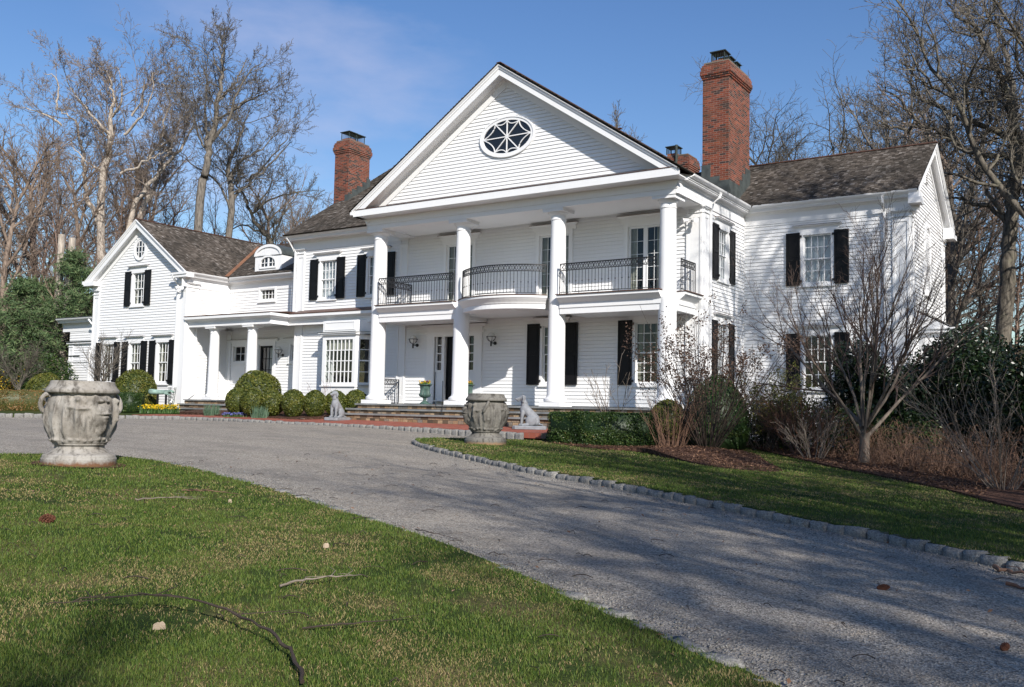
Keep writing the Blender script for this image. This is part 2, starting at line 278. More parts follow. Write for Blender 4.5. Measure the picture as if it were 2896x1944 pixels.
class MB:
    def __init__(s, T=ID): s.v = []; s.f = []; s.mi = []; s.T = T; s.cur = 0
    def p(s, u, w, z):
        O, U, Wd = s.T; s.v.append((O.x + U.x * u + Wd.x * w, O.y + U.y * u + Wd.y * w, O.z + U.z * u + Wd.z * w + z)); return len(s.v) - 1
    def face(s, idx): s.f.append(tuple(idx)); s.mi.append(s.cur)
    def quad(s, a, b, c, d): s.face([s.p(*a), s.p(*b), s.p(*c), s.p(*d)])
    def box(s, u0, u1, w0, w1, z0, z1):
        i = [s.p(u, w, z) for z in (z0, z1) for w in (w0, w1) for u in (u0, u1)]
        for q in ((0, 1, 3, 2), (4, 6, 7, 5), (0, 4, 5, 1), (2, 3, 7, 6), (0, 2, 6, 4), (1, 5, 7, 3)): s.face([i[k] for k in q])
        return s
    def prof(s, pts, u0, u1, m0=0.0, m1=0.0, cap=True):
        a = [s.p(u0 + m0 * w, w, z) for w, z in pts]; b = [s.p(u1 + m1 * w, w, z) for w, z in pts]; k = len(pts)
        for i in range(k): s.face((a[i], a[(i + 1) % k], b[(i + 1) % k], b[i]))
        if cap: s.face(a[::-1]); s.face(b)
        return s
    def poly(s, pts, w0, w1):
        """outline pts (u,z) extruded from w0 to w1"""
        a = [s.p(u, w0, z) for u, z in pts]; b = [s.p(u, w1, z) for u, z in pts]; k = len(pts)
        for i in range(k): s.face((a[i], a[(i + 1) % k], b[(i + 1) % k], b[i]))
        s.face(a[::-1]); s.face(b); return s
    def ring(s, outer, inner, w0, w1):
        k = len(outer); q = []
        for pts, w in ((outer, w0), (outer, w1), (inner, w1), (inner, w0)): q.append([s.p(u, w, z) for u, z in pts])
        for r in range(4):
            A = q[r]; B = q[(r + 1) % 4]
            for i in range(k): s.face((A[i], A[(i + 1) % k], B[(i + 1) % k], B[i]))
        return s
    def lathe(s, prof, c, n=32, squash=(1, 1)):
        rows = [[s.p(c[0] + r * math.cos(2 * math.pi * i / n) * squash[0], c[1] + r * math.sin(2 * math.pi * i / n) * squash[1], c[2] + z) for i in range(n)] for r, z in prof]
        for A, B in zip(rows, rows[1:]):
            for i in range(n): s.face((A[i], A[(i + 1) % n], B[(i + 1) % n], B[i]))
        s.face(rows[0][::-1]); s.face(rows[-1]); return s
    def tube(s, pts, rad, n=6):
        """pts in frame coordinates (u,w,z); rad number or list"""
        P = [Vector(p) for p in pts]; k = len(P)
        if isinstance(rad, (int, float)): rad = [rad] * k
        rows = []
        for i in range(k):
            t = (P[min(i + 1, k - 1)] - P[max(i - 1, 0)]).normalized()
            a = Vector((0, 0, 1)) if abs(t.z) < 0.9 else Vector((1, 0, 0))
            x = t.cross(a).normalized(); y = t.cross(x)
            rows.append([s.p(*(P[i] + (x * math.cos(2 * math.pi * j / n + 0.785) + y * math.sin(2 * math.pi * j / n + 0.785)) * rad[i])) for j in range(n)])
        for A, B in zip(rows, rows[1:]):
            for j in range(n): s.face((A[j], A[(j + 1) % n], B[(j + 1) % n], B[j]))
        s.face(rows[0][::-1]); s.face(rows[-1]); return s
    def ball(s, c, r, n=12, m=8, top=1.0, bottom=-1.0):
        if not isinstance(r, (tuple, list)): r = (r, r, r)
        a0 = math.asin(bottom); a1 = math.asin(top)
        rows = []
        for j in range(m + 1):
            t = a0 + (a1 - a0) * j / m; cr = max(math.cos(t), 0.02)
            rows.append([s.p(c[0] + r[0] * cr * math.cos(2 * math.pi * i / n), c[1] + r[1] * cr * math.sin(2 * math.pi * i / n), c[2] + r[2] * math.sin(t)) for i in range(n)])
        for A, B in zip(rows, rows[1:]):
            for i in range(n): s.face((A[i], A[(i + 1) % n], B[(i + 1) % n], B[i]))
        s.face(rows[0][::-1]); s.face(rows[-1]); return s
    def build(s, name, mat, parent=None, smooth=False, loc=None):
        import bmesh
        org = ORG if loc is None else Vector(loc)
        me = bpy.data.meshes.new(name)
        me.from_pydata([(x - org.x, y - org.y, z - org.z) for x, y, z in s.v], [], s.f)
        for mm in (mat if isinstance(mat, (list, tuple)) else [mat]): me.materials.append(M[mm])
        if any(s.mi): me.polygons.foreach_set('material_index', s.mi)
        bm = bmesh.new(); bm.from_mesh(me); bmesh.ops.recalc_face_normals(bm, faces=bm.faces); bm.to_mesh(me); bm.free()
        if smooth:
            me.polygons.foreach_set('use_smooth', [True] * len(me.polygons))
            try: me.set_sharp_from_angle(angle=R(40))
            except Exception: pass
        o = bpy.data.objects.new(name, me); COL.objects.link(o)
        if parent is not None: o.parent = parent
        elif loc is not None: o.location = loc
        return o

def np_mesh(name, V, F, mats, rnd=None, mi=None, smooth=False, parent=None, loc=(0, 0, 0), link=True):
    """V (n,3), F (m,k) with k 3 or 4; rnd one float per face"""
    V = np.asarray(V, np.float32) - np.asarray(loc, np.float32); F = np.asarray(F, np.int32); k = F.shape[1]
    me = bpy.data.meshes.new(name)
    me.vertices.add(len(V)); me.vertices.foreach_set('co', V.ravel())
    me.loops.add(F.size); me.loops.foreach_set('vertex_index', F.ravel())
    me.polygons.add(len(F)); me.polygons.foreach_set('loop_start', np.arange(0, F.size, k, dtype=np.int32)); me.polygons.foreach_set('loop_total', np.full(len(F), k, np.int32))
    for mm in (mats if isinstance(mats, (list, tuple)) else [mats]): me.materials.append(M[mm])
    if mi is not None: me.polygons.foreach_set('material_index', np.asarray(mi, np.int32))
    if smooth: me.polygons.foreach_set('use_smooth', np.ones(len(F), bool))
    me.update(calc_edges=True)
    if rnd is not None:
        at = me.attributes.new('rnd', 'FLOAT', 'FACE'); at.data.foreach_set('value', np.asarray(rnd, np.float32))
    if not link: return me
    o = bpy.data.objects.new(name, me); COL.objects.link(o); o.location = loc
    if parent is not None: o.parent = parent; o.location = (0, 0, 0)
    return o
# ------------------------------------------------------------------ the house
house = thing('white_house', 'large white clapboard country house with a columned two-storey portico and black shutters', 'house', (-17, 27, 0))

def clap(T, z0, z1, ur, openings=(), e=0.12, lip=0.024, name='clapboard_wall'):
    mb = MB(T); z = z0
    while z < z1 - 0.01:
        zt = min(z + e, z1); zm = (z + zt) / 2; a, b = ur(z)
        segs = [(a, b)]
        for (o0, o1, p0, p1) in openings:
            if p0 < zm < p1:
                ns = []
                for s0, s1 in segs:
                    if o1 <= s0 or o0 >= s1: ns.append((s0, s1)); continue
                    if o0 > s0: ns.append((s0, o0))
                    if o1 < s1: ns.append((o1, s1))
                segs = ns
        for s0, s1 in segs:
            if s1 - s0 < 0.02: continue
            zg = z + 0.013; i = [mb.p(s0, lip, zg), mb.p(s1, lip, zg), mb.p(s1, 0.003, zt), mb.p(s0, 0.003, zt), mb.p(s0, -.004, zg), mb.p(s1, -.004, zg), mb.p(s0, -.004, z - .004), mb.p(s1, -.004, z - .004)]
            mb.face((i[0], i[1], i[2], i[3])); mb.face((i[0], i[4], i[5], i[1])); mb.face((i[4], i[6], i[7], i[5]))
        z = zt
    return mb.build(name, 'white', house)

def hood(T, uc, z, hw, parent, h=0.20):
    mb = MB(T)
    mb.box(uc - hw + 0.09, uc + hw - 0.09, 0, 0.045, z, z + h - 0.07)
    mb.prof([(0, h - 0.07), (0.06, h - 0.07), (0.07, h - 0.05), (0.13, h - 0.02), (0.13, h), (0, h)], 0, 1) if False else None
    for k, (w, za, zb) in enumerate(((0.06, h - 0.07, h - 0.045), (0.10, h - 0.045, h - 0.022), (0.145, h - 0.022, h))):
        mb.box(uc - hw + 0.06 - k * 0.03, uc + hw - 0.06 + k * 0.03, 0, w, z + za, z + zb)
    o = mb.build('hood', 'white', parent)
    MB(T).box(uc - hw - 0.012, uc + hw + 0.012, 0, 0.16, z + h, z + h + 0.012).build('hood_flashing', 'copper_brown', parent)
    return o

def panes(mb, u0, u1, z0, z1, cols, rows, w, t=0.011, d=0.022):
    for i in range(1, cols):
        u = u0 + (u1 - u0) * i / cols; mb.box(u - t, u + t, w, w + d, z0, z1)
    for j in range(1, rows):
        z = z0 + (z1 - z0) * j / rows; mb.box(u0, u1, w, w + d - 0.003, z - t, z + t)

def shutter(T, u0, u1, z0, z1, hinge_u):
    mb = MB(T); w0, w1 = 0.045, 0.085
    mb.box(u0, u1, w0, w0 + 0.022, z0, z1); st = 0.055
    mb.box(u0, u0 + st, w0 + 0.022, w1, z0, z1); mb.box(u1 - st, u1, w0 + 0.022, w1, z0, z1)
    zm = z0 + (z1 - z0) * 0.5
    for a, b in ((z0, z0 + 0.09), (zm - 0.045, zm + 0.045), (z1 - 0.08, z1)): mb.box(u0 + st, u1 - st, w0 + 0.022, w1 - 0.001, a, b)
    for a, b in ((z0 + 0.12, zm - 0.075), (zm + 0.075, z1 - 0.11)): mb.box(u0 + st + 0.03, u1 - st - 0.03, w0 + 0.022, w1 - 0.008, a, b)
    o = mb.build('shutter', 'black_paint', house)
    hb = MB(T); s = 1 if hinge_u > (u0 + u1) / 2 else -1; e = u1 if s > 0 else u0
    for z in (z0 + 0.12, z1 - 0.14): hb.box(min(e, e + s * 0.06), max(e, e + s * 0.06), 0.05, 0.1, z - 0.02, z + 0.05)
    hb.build('hinge', 'iron', o)
    return o

def window(T, uc, z0, z1, hw, cols, rows, mid=True, shut=0.46, gap=0.10, hd=0.2, hdw=None, look='dark', sill=True, cas=0.11, name='window', door=False):
    """double-hung window: glass uc±hw, z0..z1"""
    u0, u1 = uc - hw, uc + hw; mb = MB(T)
    mb.box(u0 - cas, u0, 0, 0.05, z0, z1); mb.box(u1, u1 + cas, 0, 0.05, z0, z1)
    mb.box(u0 - cas, u1 + cas, 0, 0.052, z1, z1 + cas)
    if sill:
        mb.box(u0 - cas, u1 + cas, 0, 0.05, z0 - 0.09, z0); mb.box(u0 - cas - 0.02, u1 + cas + 0.02, 0, 0.085, z0 - 0.135, z0 - 0.09)
    for a, b in ((u0 - 0.02, u0), (u1, u1 + 0.02)): mb.box(a, b, -0.14, -0.001, z0, z1)
    mb.box(u0 - 0.02, u1 + 0.02, -0.14, -0.001, z1, z1 + 0.02); mb.box(u0 - 0.02, u1 + 0.02, -0.14, -0.001, z0 - 0.02, z0)
    o = mb.build(name, 'white', house)
    s = MB(T); f = 0.04; zm = (z0 + z1) / 2
    if mid:
        for (a, b, w) in ((zm - 0.02, z1, -0.06), (z0, zm + 0.02, -0.095)):
            s.box(u0, u0 + f, w, w + 0.035, a, b); s.box(u1 - f, u1, w, w + 0.035, a, b)
            s.box(u0 + f, u1 - f, w, w + 0.034, a, a + f); s.box(u0 + f, u1 - f, w, w + 0.034, b - f, b)
            panes(s, u0 + f, u1 - f, a + f, b - f, cols, rows, w + 0.008)
    else:
        nl = 2 if door else 1
        for k in range(nl):
            a = u0 + (u1 - u0) * k / nl; b = u0 + (u1 - u0) * (k + 1) / nl; f = 0.075 if door else 0.04; w = -0.08
            s.box(a, a + f, w, w + 0.04, z0, z1); s.box(b - f, b, w, w + 0.04, z0, z1)
            s.box(a + f, b - f, w, w + 0.039, z0, z0 + (0.16 if door else f)); s.box(a + f, b - f, w, w + 0.039, z1 - f, z1)
            panes(s, a + f, b - f, z0 + (0.16 if door else f), z1 - f, cols // nl, rows, w + 0.008, 0.006 if door else 0.011, 0.014 if door else 0.022)
    s.build('sash', 'white', o)
    g = MB(T)
    if mid:
        g.quad((u0, -0.048, zm), (u1, -0.048, zm), (u1, -0.048, z1), (u0, -0.048, z1)); g.quad((u0, -0.083, z0), (u1, -0.083, z0), (u1, -0.083, zm), (u0, -0.083, zm))
    else: g.quad((u0, -0.068, z0), (u1, -0.068, z0), (u1, -0.068, z1), (u0, -0.068, z1))
    g.build('pane', 'glass', o)
    r = MB(T); d = -0.9
    r.quad((u0 - 0.3, d, z0 - 0.3), (u1 + 0.3, d, z0 - 0.3), (u1 + 0.3, d, z1 + 0.3), (u0 - 0.3, d, z1 + 0.3))
    for a, b in (((u0 - 0.02, u0 - 0.3), 0), ((u1 + 0.02, u1 + 0.3), 0)): r.quad((a[0], -0.14, z0 - 0.02), (a[1], d, z0 - 0.3), (a[1], d, z1 + 0.3), (a[0], -0.14, z1 + 0.02))
    for za, zb in ((z0 - 0.02, z0 - 0.3), (z1 + 0.02, z1 + 0.3)): r.quad((u0 - 0.02, -0.14, za), (u1 + 0.02, -0.14, za), (u1 + 0.3, d, zb), (u0 - 0.3, d, zb))
    r.build('room', 'room_dark', o)
    if look == 'blind':
        c = MB(T); c.quad((u0 + 0.01, -0.16, z0), (u1 - 0.01, -0.16, z0), (u1 - 0.01, -0.16, z1), (u0 + 0.01, -0.16, z1)); c.build('blind', 'blind', o)
    elif look == 'curtain':
        c = MB(T)
        for a, sg in ((u0 + 0.005, 1), (u1 - 0.005, -1)):
            for k in range(7):
                x0 = a + sg * hw * 0.06 * k; x1 = a + sg * hw * 0.06 * (k + 1); wa, wb = (-0.17, -0.21) if k % 2 else (-0.21, -0.17)
                c.quad((x0, wa, z0), (x1, wb, z0), (x1, wb, z1), (x0, wa, z1))
        c.build('curtain', 'curtain', o)
    elif look == 'half':
        c = MB(T); zz = z1 - (z1 - z0) * 0.25; c.quad((u0 + 0.01, -0.16, zz), (u1 - 0.01, -0.16, zz), (u1 - 0.01, -0.16, z1), (u0 + 0.01, -0.16, z1)); c.build('blind', 'blind', o)
    if hd: hood(T, uc, z1 + cas, hdw or (hw + cas + 0.21), o, hd)
    if shut:
        shutter(T, u0 - cas - shut + 0.01, u0 - cas + 0.01, z0 - 0.07, z1 + cas - 0.02, u0); shutter(T, u1 + cas - 0.01, u1 + cas + shut - 0.01, z0 - 0.07, z1 + cas - 0.02, u1)
    return (u0 - 0.03, u1 + 0.03, z0 - 0.03, z1 + 0.03)

def ellipse(uc, zc, ru, rz, n=40): return [(uc + ru * math.cos(2 * math.pi * i / n), zc + rz * math.sin(2 * math.pi * i / n)) for i in range(n)]

def oval(T, uc, zc, ru, rz, web):
    fr_ = 0.12
    mb = MB(T); mb.ring(ellipse(uc, zc, ru, rz), ellipse(uc, zc, ru - fr_, rz - fr_), 0.0, 0.055); mb.ring(ellipse(uc, zc, ru + 0.02, rz + 0.02), ellipse(uc, zc, ru - 0.03, rz - 0.03), 0, 0.075)
    o = mb.build('oval_window', 'white', house)
    g = MB(T); i = [g.p(u, 0.024, z) for u, z in ellipse(uc, zc, ru - fr_, rz - fr_)]; g.face(i); g.build('pane', 'glass_dark', o)
    s = MB(T); ri, rj = ru - fr_, rz - fr_
    if web:
        for k in range(4):
            a = math.pi / 4 * k; du, dz = math.cos(a), math.sin(a); q = 1 / math.sqrt((du / ri) ** 2 + (dz / rj) ** 2)
            s.tube([(uc - du * q, 0.04, zc - dz * q), (uc + du * q, 0.04, zc + dz * q)], 0.022, 4)
        for k in range(8):
            a0, a1 = math.pi / 4 * k, math.pi / 4 * (k + 1); pts = []
            P = []
            for a in (a0, a1):
                du, dz = math.cos(a), math.sin(a); q = 1 / math.sqrt((du / ri) ** 2 + (dz / rj) ** 2); P.append((du * q, dz * q))
            am = (a0 + a1) / 2; du, dz = math.cos(am), math.sin(am); q = 0.62 / math.sqrt((du / ri) ** 2 + (dz / rj) ** 2)
            for t in range(9):
                t /= 8; b0, b1, b2 = (1 - t) ** 2, 2 * t * (1 - t), t * t
                pts.append((uc + P[0][0] * b0 + du * q * b1 + P[1][0] * b2, 0.042, zc + P[0][1] * b0 + dz * q * b1 + P[1][1] * b2))
            s.tube(pts, 0.02, 4)
    else:
        for k in (-1, 1):
            u = uc + k * ri * 0.36; h = rj * math.sqrt(1 - 0.36 ** 2); s.box(u - 0.015, u + 0.015, 0.03, 0.05, zc - h, zc + h)
            z = zc + k * rj * 0.34; h = ri * math.sqrt(1 - 0.34 ** 2); s.box(uc - h, uc + h, 0.03, 0.048, z - 0.015, z + 0.015)
    s.build('muntin', 'white', o)

n = NT('glass_dark', (0.012, 0.014, 0.018), 0.04, 0.6); M['glass_dark'] = n.m

CORN = [(0, -.60), (.035, -.60), (.035, -.27), (.07, -.25), (.10, -.19), (.44, -.19), (.44, -.15), (.47, -.15), (.47, -.11), (.52, -.10), (.58, -.05), (.6, -.01), (.6, 0), (.57, 0), (.57, -.03), (.0, -.03)]
def cornice(T, zt, u0, u1, m0=0, m1=0, ov=0.6, name='cornice'):
    pts = [(w if w < 0.2 else w - 0.6 + ov, z + zt) for w, z in CORN]
    return MB(T).prof(pts, u0, u1, m0, m1).build(name, 'white', house)

def pilaster(T, u0, u1, z0, z1, d=0.06):
    mb = MB(T); mb.box(u0, u1, 0, d * 0.6, z0, z1); t = 0.07
    mb.box(u0, u0 + t, d * 0.6, d, z0, z1); mb.box(u1 - t, u1, d * 0.6, d, z0, z1); mb.box(u0 + t, u1 - t, d * 0.6, d - 0.001, z1 - 0.35, z1 - 0.22); mb.box(u0 + t, u1 - t, d * 0.6, d - 0.001, z0, z0 + 0.3)
    mb.box(u0 - 0.02, u1 + 0.02, 0, d + 0.03, z1 - 0.2, z1 - 0.17); mb.box(u0 - 0.04, u1 + 0.04, 0, d + 0.05, z1 - 0.05, z1 - 0.02); mb.box(u0 - 0.06, u1 + 0.06, 0, d + 0.08, z1 - 0.02, z1)
    return mb.build('pilaster', 'white', house)

rs = np.random.RandomState(3)
def shingles(name, P0, U, S, lu, ls, ex=0.135, wmin=0.08, wmax=0.17):
    """one face per shingle; P0 eave corner, U along the eave, S up the slope"""
    P0, U, S = (np.array(x, float) for x in (P0, U, S)); U /= np.linalg.norm(U); S /= np.linalg.norm(S); N = np.cross(U, S); N = N if N[2] > 0 else -N
    V = []; F = []; rn = []; rows = int(ls / ex) + 1
    for r in range(rows):
        k = int(lu / wmin) + 2; w = rs.uniform(wmin, wmax, k); e = np.concatenate([[0], np.cumsum(w)]); e = np.clip(e, 0, lu); k = int((e < lu).sum()); e = e[:k + 1]
        s0 = r * ex + rs.uniform(-0.014, 0.014, k); s0[s0 < 0] = 0; s1 = min((r + 1) * ex + 0.03, ls); lift = rs.uniform(0.014, 0.032, k)
        a = np.arange(k); g = 0.004
        for (uu, ss, hh) in ((e[a] + g, s0, lift), (e[a + 1] - g, s0, lift), (e[a + 1] - g, np.full(k, s1), np.full(k, 0.003)), (e[a] + g, np.full(k, s1), np.full(k, 0.003)), (e[a] + g, s0, np.zeros(k)), (e[a + 1] - g, s0, np.zeros(k))):
            V.append((P0 + np.outer(uu, U) + np.outer(ss, S) + np.outer(hh, N)))
        b = sum(len(x) for x in V) - 6 * k
        for q in ((0, 1, 2, 3), (0, 4, 5, 1)): F.append(np.stack([b + q[i] * k + a for i in range(4)], 1)); rn.append(None)
        rv = np.clip(rs.beta(3.0, 3.0, k), 0, 0.9); rv[rs.rand(k) < 0.06] = rs.uniform(0.8, 0.97); rn[-2] = rv; rn[-1] = rv * 0.3
    deck = [P0 - N * a_ + U * b_ * lu + S * c_ * ls for a_ in (.004, .05) for b_, c_ in ((0, 0), (1, 0), (1, 1), (0, 1))]
    V.append(np.array(deck)); b = sum(len(x) for x in V) - 8
    F.append(np.array([[0, 1, 2, 3], [4, 5, 6, 7], [0, 1, 5, 4], [1, 2, 6, 5], [2, 3, 7, 6], [3, 0, 4, 7]]) + b); rn.append(np.full(6, 0.1))
    return np_mesh(name, np.concatenate(V), np.concatenate(F), 'shingle', np.concatenate(rn), parent=house, loc=ORG)

# --- main block: front wall, right-hand side wall
TM = FR(27.0); TS = SD(-11.0); TW = FR(30.69); TE = SD(-5.7)
op = []
op.append(window(TM, -26.95, 4.40, 5.90, 0.42, 4, 2, look='blind', shut=0.44)); op.append(window(TM, -24.36, 4.40, 5.90, 0.42, 4, 2, look='blind', shut=0.44))
op.append(window(TM, -16.33, 0.98, 2.90, 0.39, 3, 3, look='curtain', shut=0.50, hd=0.17)); op.append(window(TM, -12.85, 0.98, 2.90, 0.39, 3, 3, look='curtain', shut=0.50, hd=0.17))
for x in (-20.35, -16.33, -12.95): op.append(window(TM, x, 3.70, 6.04, 0.60, 4, 5, mid=False, door=True, shut=0, sill=False, look='curtain', cas=0.13, hd=0.2, name='french_door'))
op += [(-21.4, -19.4, 0.2, 2.70), (-26.5, -23.9, 0.75, 3.4)]
clap(TM, 0.2, 6.55, lambda z: (-28.71, -11.0), op)
ops = [window(TS, 28.68, 4.38, 5.98, 0.41, 4, 2, look='blind', shut=0.46), window(TS, 28.62, 0.96, 2.90, 0.41, 4, 3, look='blind', shut=0.46)]
clap(TS, -1.0, 6.6, lambda z: (27.0, 30.69), ops)
# --- right wing
opw = [window(TW, -8.53, 4.39, 5.98, 0.45, 4, 2, look='blind', shut=0.46), window(TW, -8.53, 0.95, 2.65, 0.45, 4, 2, look='dark', shut=0.46)]
clap(TW, -1.3, 6.6, lambda z: (-11.0, -5.7), opw)
clap(TE, -1.5, 9.25, lambda z: (30.69, 36.8) if z < 6.9 else (30.69 + max(0, (z - 7.0) / .667), 36.8 - max(0, (z - 7.0) / .667)), [])
# closing walls at the back and far sides
mb = MB()
mb.box(-28.69, -28.6, 27.05, 39.5, -0.6, 7.0); mb.box(-28.6, -10.9, 39.4, 39.5, -0.6, 7.0); mb.box(-5.9, -5.72, 36.7, 36.8, -1.5, 7.0); mb.box(-11.0, -5.8, 36.7, 36.78, -1.5, 7.0); mb.box(-11.0, -10.92, 36.8, 39.4, -1.5, 7.0)
mb.poly([(-28.6, 7.0)], 0, 0) if False else None
mb.build('rear_wall', 'white', house)
MB(SD(-28.66)).poly([(26.9, 6.9), (39.5, 6.9), (33.2, 11.1)], -0.05, 0).build('gable_wall', 'white', house)
# pediment behind portico and back gable
TP = FR(25.0)
clap(TP, 7.15, 10.95, lambda z: (-17.04 - (11.15 - z) / .668, -17.04 + (11.15 - z) / .668), [(-17.85, -16.15, 8.6, 9.4)])
oval(TP, -17.0, 9.0, 1.06, 0.67, True)
MB().poly([(-23.3, 7.0), (-10.8, 7.0), (-17.04, 11.2)], 39.3, 39.4).build('gable_wall', 'white', house)

# --- roofs
sl = math.hypot(1, 0.668)
shingles('portico_roof', (-10.62, 24.42, 7.05), (0, 1, 0), (-1, 0, .668), 15.2, 6.42 * sl)
shingles('portico_roof', (-23.46, 24.42, 7.05), (0, 1, 0), (1, 0, .668), 9.5, 6.42 * sl)
shingles('main_roof', (-28.98, 26.36, 7.0), (1, 0, 0), (0, 1, .657), 10.5, 6.8 * math.hypot(1, .657))
shingles('main_roof', (-28.98, 39.96, 7.0), (1, 0, 0), (0, -1, .657), 11.5, 6.8 * math.hypot(1, .657))
shingles('wing_roof', (-17.0, 30.25, 7.05), (1, 0, 0), (0, 1, .66), 11.62, 3.5 * math.hypot(1, .66))
shingles('wing_roof', (-14.0, 37.25, 7.05), (1, 0, 0), (0, -1, .66), 8.62, 3.5 * math.hypot(1, .66))
mb = MB(); mb.box(-17.12, -16.96, 24.43, 39.6, 11.325, 11.35); mb.box(-14.6, -5.36, 33.67, 33.83, 9.36, 9.395); mb.box(-28.99, -17.0, 33.08, 33.24, 11.46, 11.49); mb.build('ridge_cap', 'copper_brown', house)

# --- eaves
cornice(TM, 7.0, -28.98, -23.07, 0, 0); cornice(TS, 7.06, 25.0, 30.69, 1, -1, 0.4); cornice(TW, 7.06, -11.0, -5.4, 1, 0, 0.44)
# return of the wing eave round the corner on the gable end and back corner
mb = MB(); mb.box(-5.66, -5.3, 30.25, 30.75, 6.62, 6.80); mb.box(-5.66, -5.36, 30.32, 31.0, 6.80, 7.02); mb.build('eave_return', 'white', house)
mb = MB(); mb.box(-5.66, -5.3, 36.55, 37.25, 6.55, 6.72); mb.box(-5.66, -5.36, 36.55, 37.2, 6.72, 6.95); mb.build('eave_return', 'white', house)
RAKE = [(0, -.30), (.04, -.30), (.04, -.05), (.07, -.05), (.10, -.0), (.13, .0), (.13, .04), (0, .04)]
def rake(apex, foot, wdir, soff, fz=0.28, name='rake_board'):
    """sloping verge from foot to apex: crown, soffit back to the wall and frieze board"""
    A = Vector(apex); B = Vector(foot); U = (A - B).normalized(); Ln = (A - B).length; Wd = Vector(wdir); Nn = U.cross(Wd); Nn = Nn if Nn.z > 0 else -Nn
    mb = MB((B, U, Wd))
    def P(u, w, v): q = B + U * u + Wd * w + Nn * v; mb.v.append(tuple(q)); return len(mb.v) - 1
    h = abs(U.x) + abs(U.y); tn = U.z / h
    def ext(pts):
        a = [P(0 + v * tn * 0, w, v) for w, v in pts]; b = [P(Ln + v * tn, w, v) for w, v in pts]; k = len(pts)
        for i in range(k): mb.face((a[i], a[(i + 1) % k], b[(i + 1) % k], b[i]))
        mb.face(a[::-1]); mb.face(b)
    ext([(-.03, -.12), (-.03, -.30), (.0, -.30), (.0, -.12), (.03, -.12), (.03, -.075), (.075, -.04), (.075, 0), (-.03, 0)])
    ext([(-soff, -.24), (-.03, -.24), (-.03, -.20), (-soff, -.20)])
    ext([(-soff + .005, -.24 - fz), (-soff + .05, -.24 - fz), (-soff + .05, -.24), (-soff + .005, -.24)])
    ext([(-soff + .05, -.31), (-soff + .12, -.24), (-soff + .05, -.24)])
    return mb.build(name, 'white', house)
rake((-17.04, 24.5, 11.30), (-10.72, 24.5, 7.08), (0, -1, 0), 0.5); rake((-17.04, 24.5, 11.30), (-23.36, 24.5, 7.08), (0, -1, 0), 0.5)
rake((-5.44, 33.75, 9.33), (-5.44, 30.28, 7.04), (1, 0, 0), 0.26, 0.2); rake((-5.44, 33.75, 9.33), (-5.44, 37.22, 7.04), (1, 0, 0), 0.26, 0.2)

# --- portico entablature, ceiling and horizontal cornice
mb = MB()
for (x0, x1, y0, y1) in ((-23.07, -11.01, 25.0, 25.62), (-23.07, -22.45, 25.62, 26.98), (-11.63, -11.01, 25.62, 26.98)): mb.box(x0, x1, y0, y1, 6.45, 6.86)
for (x0, x1, y0, y1) in ((-23.09, -10.99, 24.975, 25.0), ): mb.box(x0, x1, y0, y1, 6.60, 6.84)
mb.box(-10.985, -10.96, 24.975, 26.98, 6.60, 6.75)
mb.build('entablature', 'white', house)
mb = MB(); mb.box(-22.45, -11.63, 25.62, 26.98, 6.49, 6.52); mb.build('portico_ceiling', 'white', house)
mb = MB(); mb.box(-23.30, -10.70, 24.5, 25.0, 6.84, 6.87); mb.box(-23.30, -10.70, 24.48, 24.53, 6.85, 7.08); mb.box(-23.42, -23.30, 24.44, 27.0, 6.92, 7.06); mb.box(-23.30, -23.07, 24.5, 26.4, 6.84, 6.87)
mb.quad((-23.2, 24.99, 6.85), (-10.9, 24.99, 6.85), (-10.9, 24.8, 6.845), (-23.2, 24.8, 6.845)); mb.build('pediment_cornice', 'white', house)
mb = MB(); i = [mb.p(*q) for q in ((-23.36, 24.46, 7.085), (-10.66, 24.46, 7.085), (-10.9, 25.0, 7.24), (-23.1, 25.0, 7.24), (-23.36, 24.46, 7.105), (-10.66, 24.46, 7.105), (-10.9, 25.0, 7.26), (-23.1, 25.0, 7.26))]
for q in ((0, 1, 2, 3), (4, 5, 6, 7), (0, 1, 5, 4), (1, 2, 6, 5), (3, 0, 4, 7)): mb.face([i[k] for k in q])
mb.build('cornice_flashing', 'copper_brown', house)

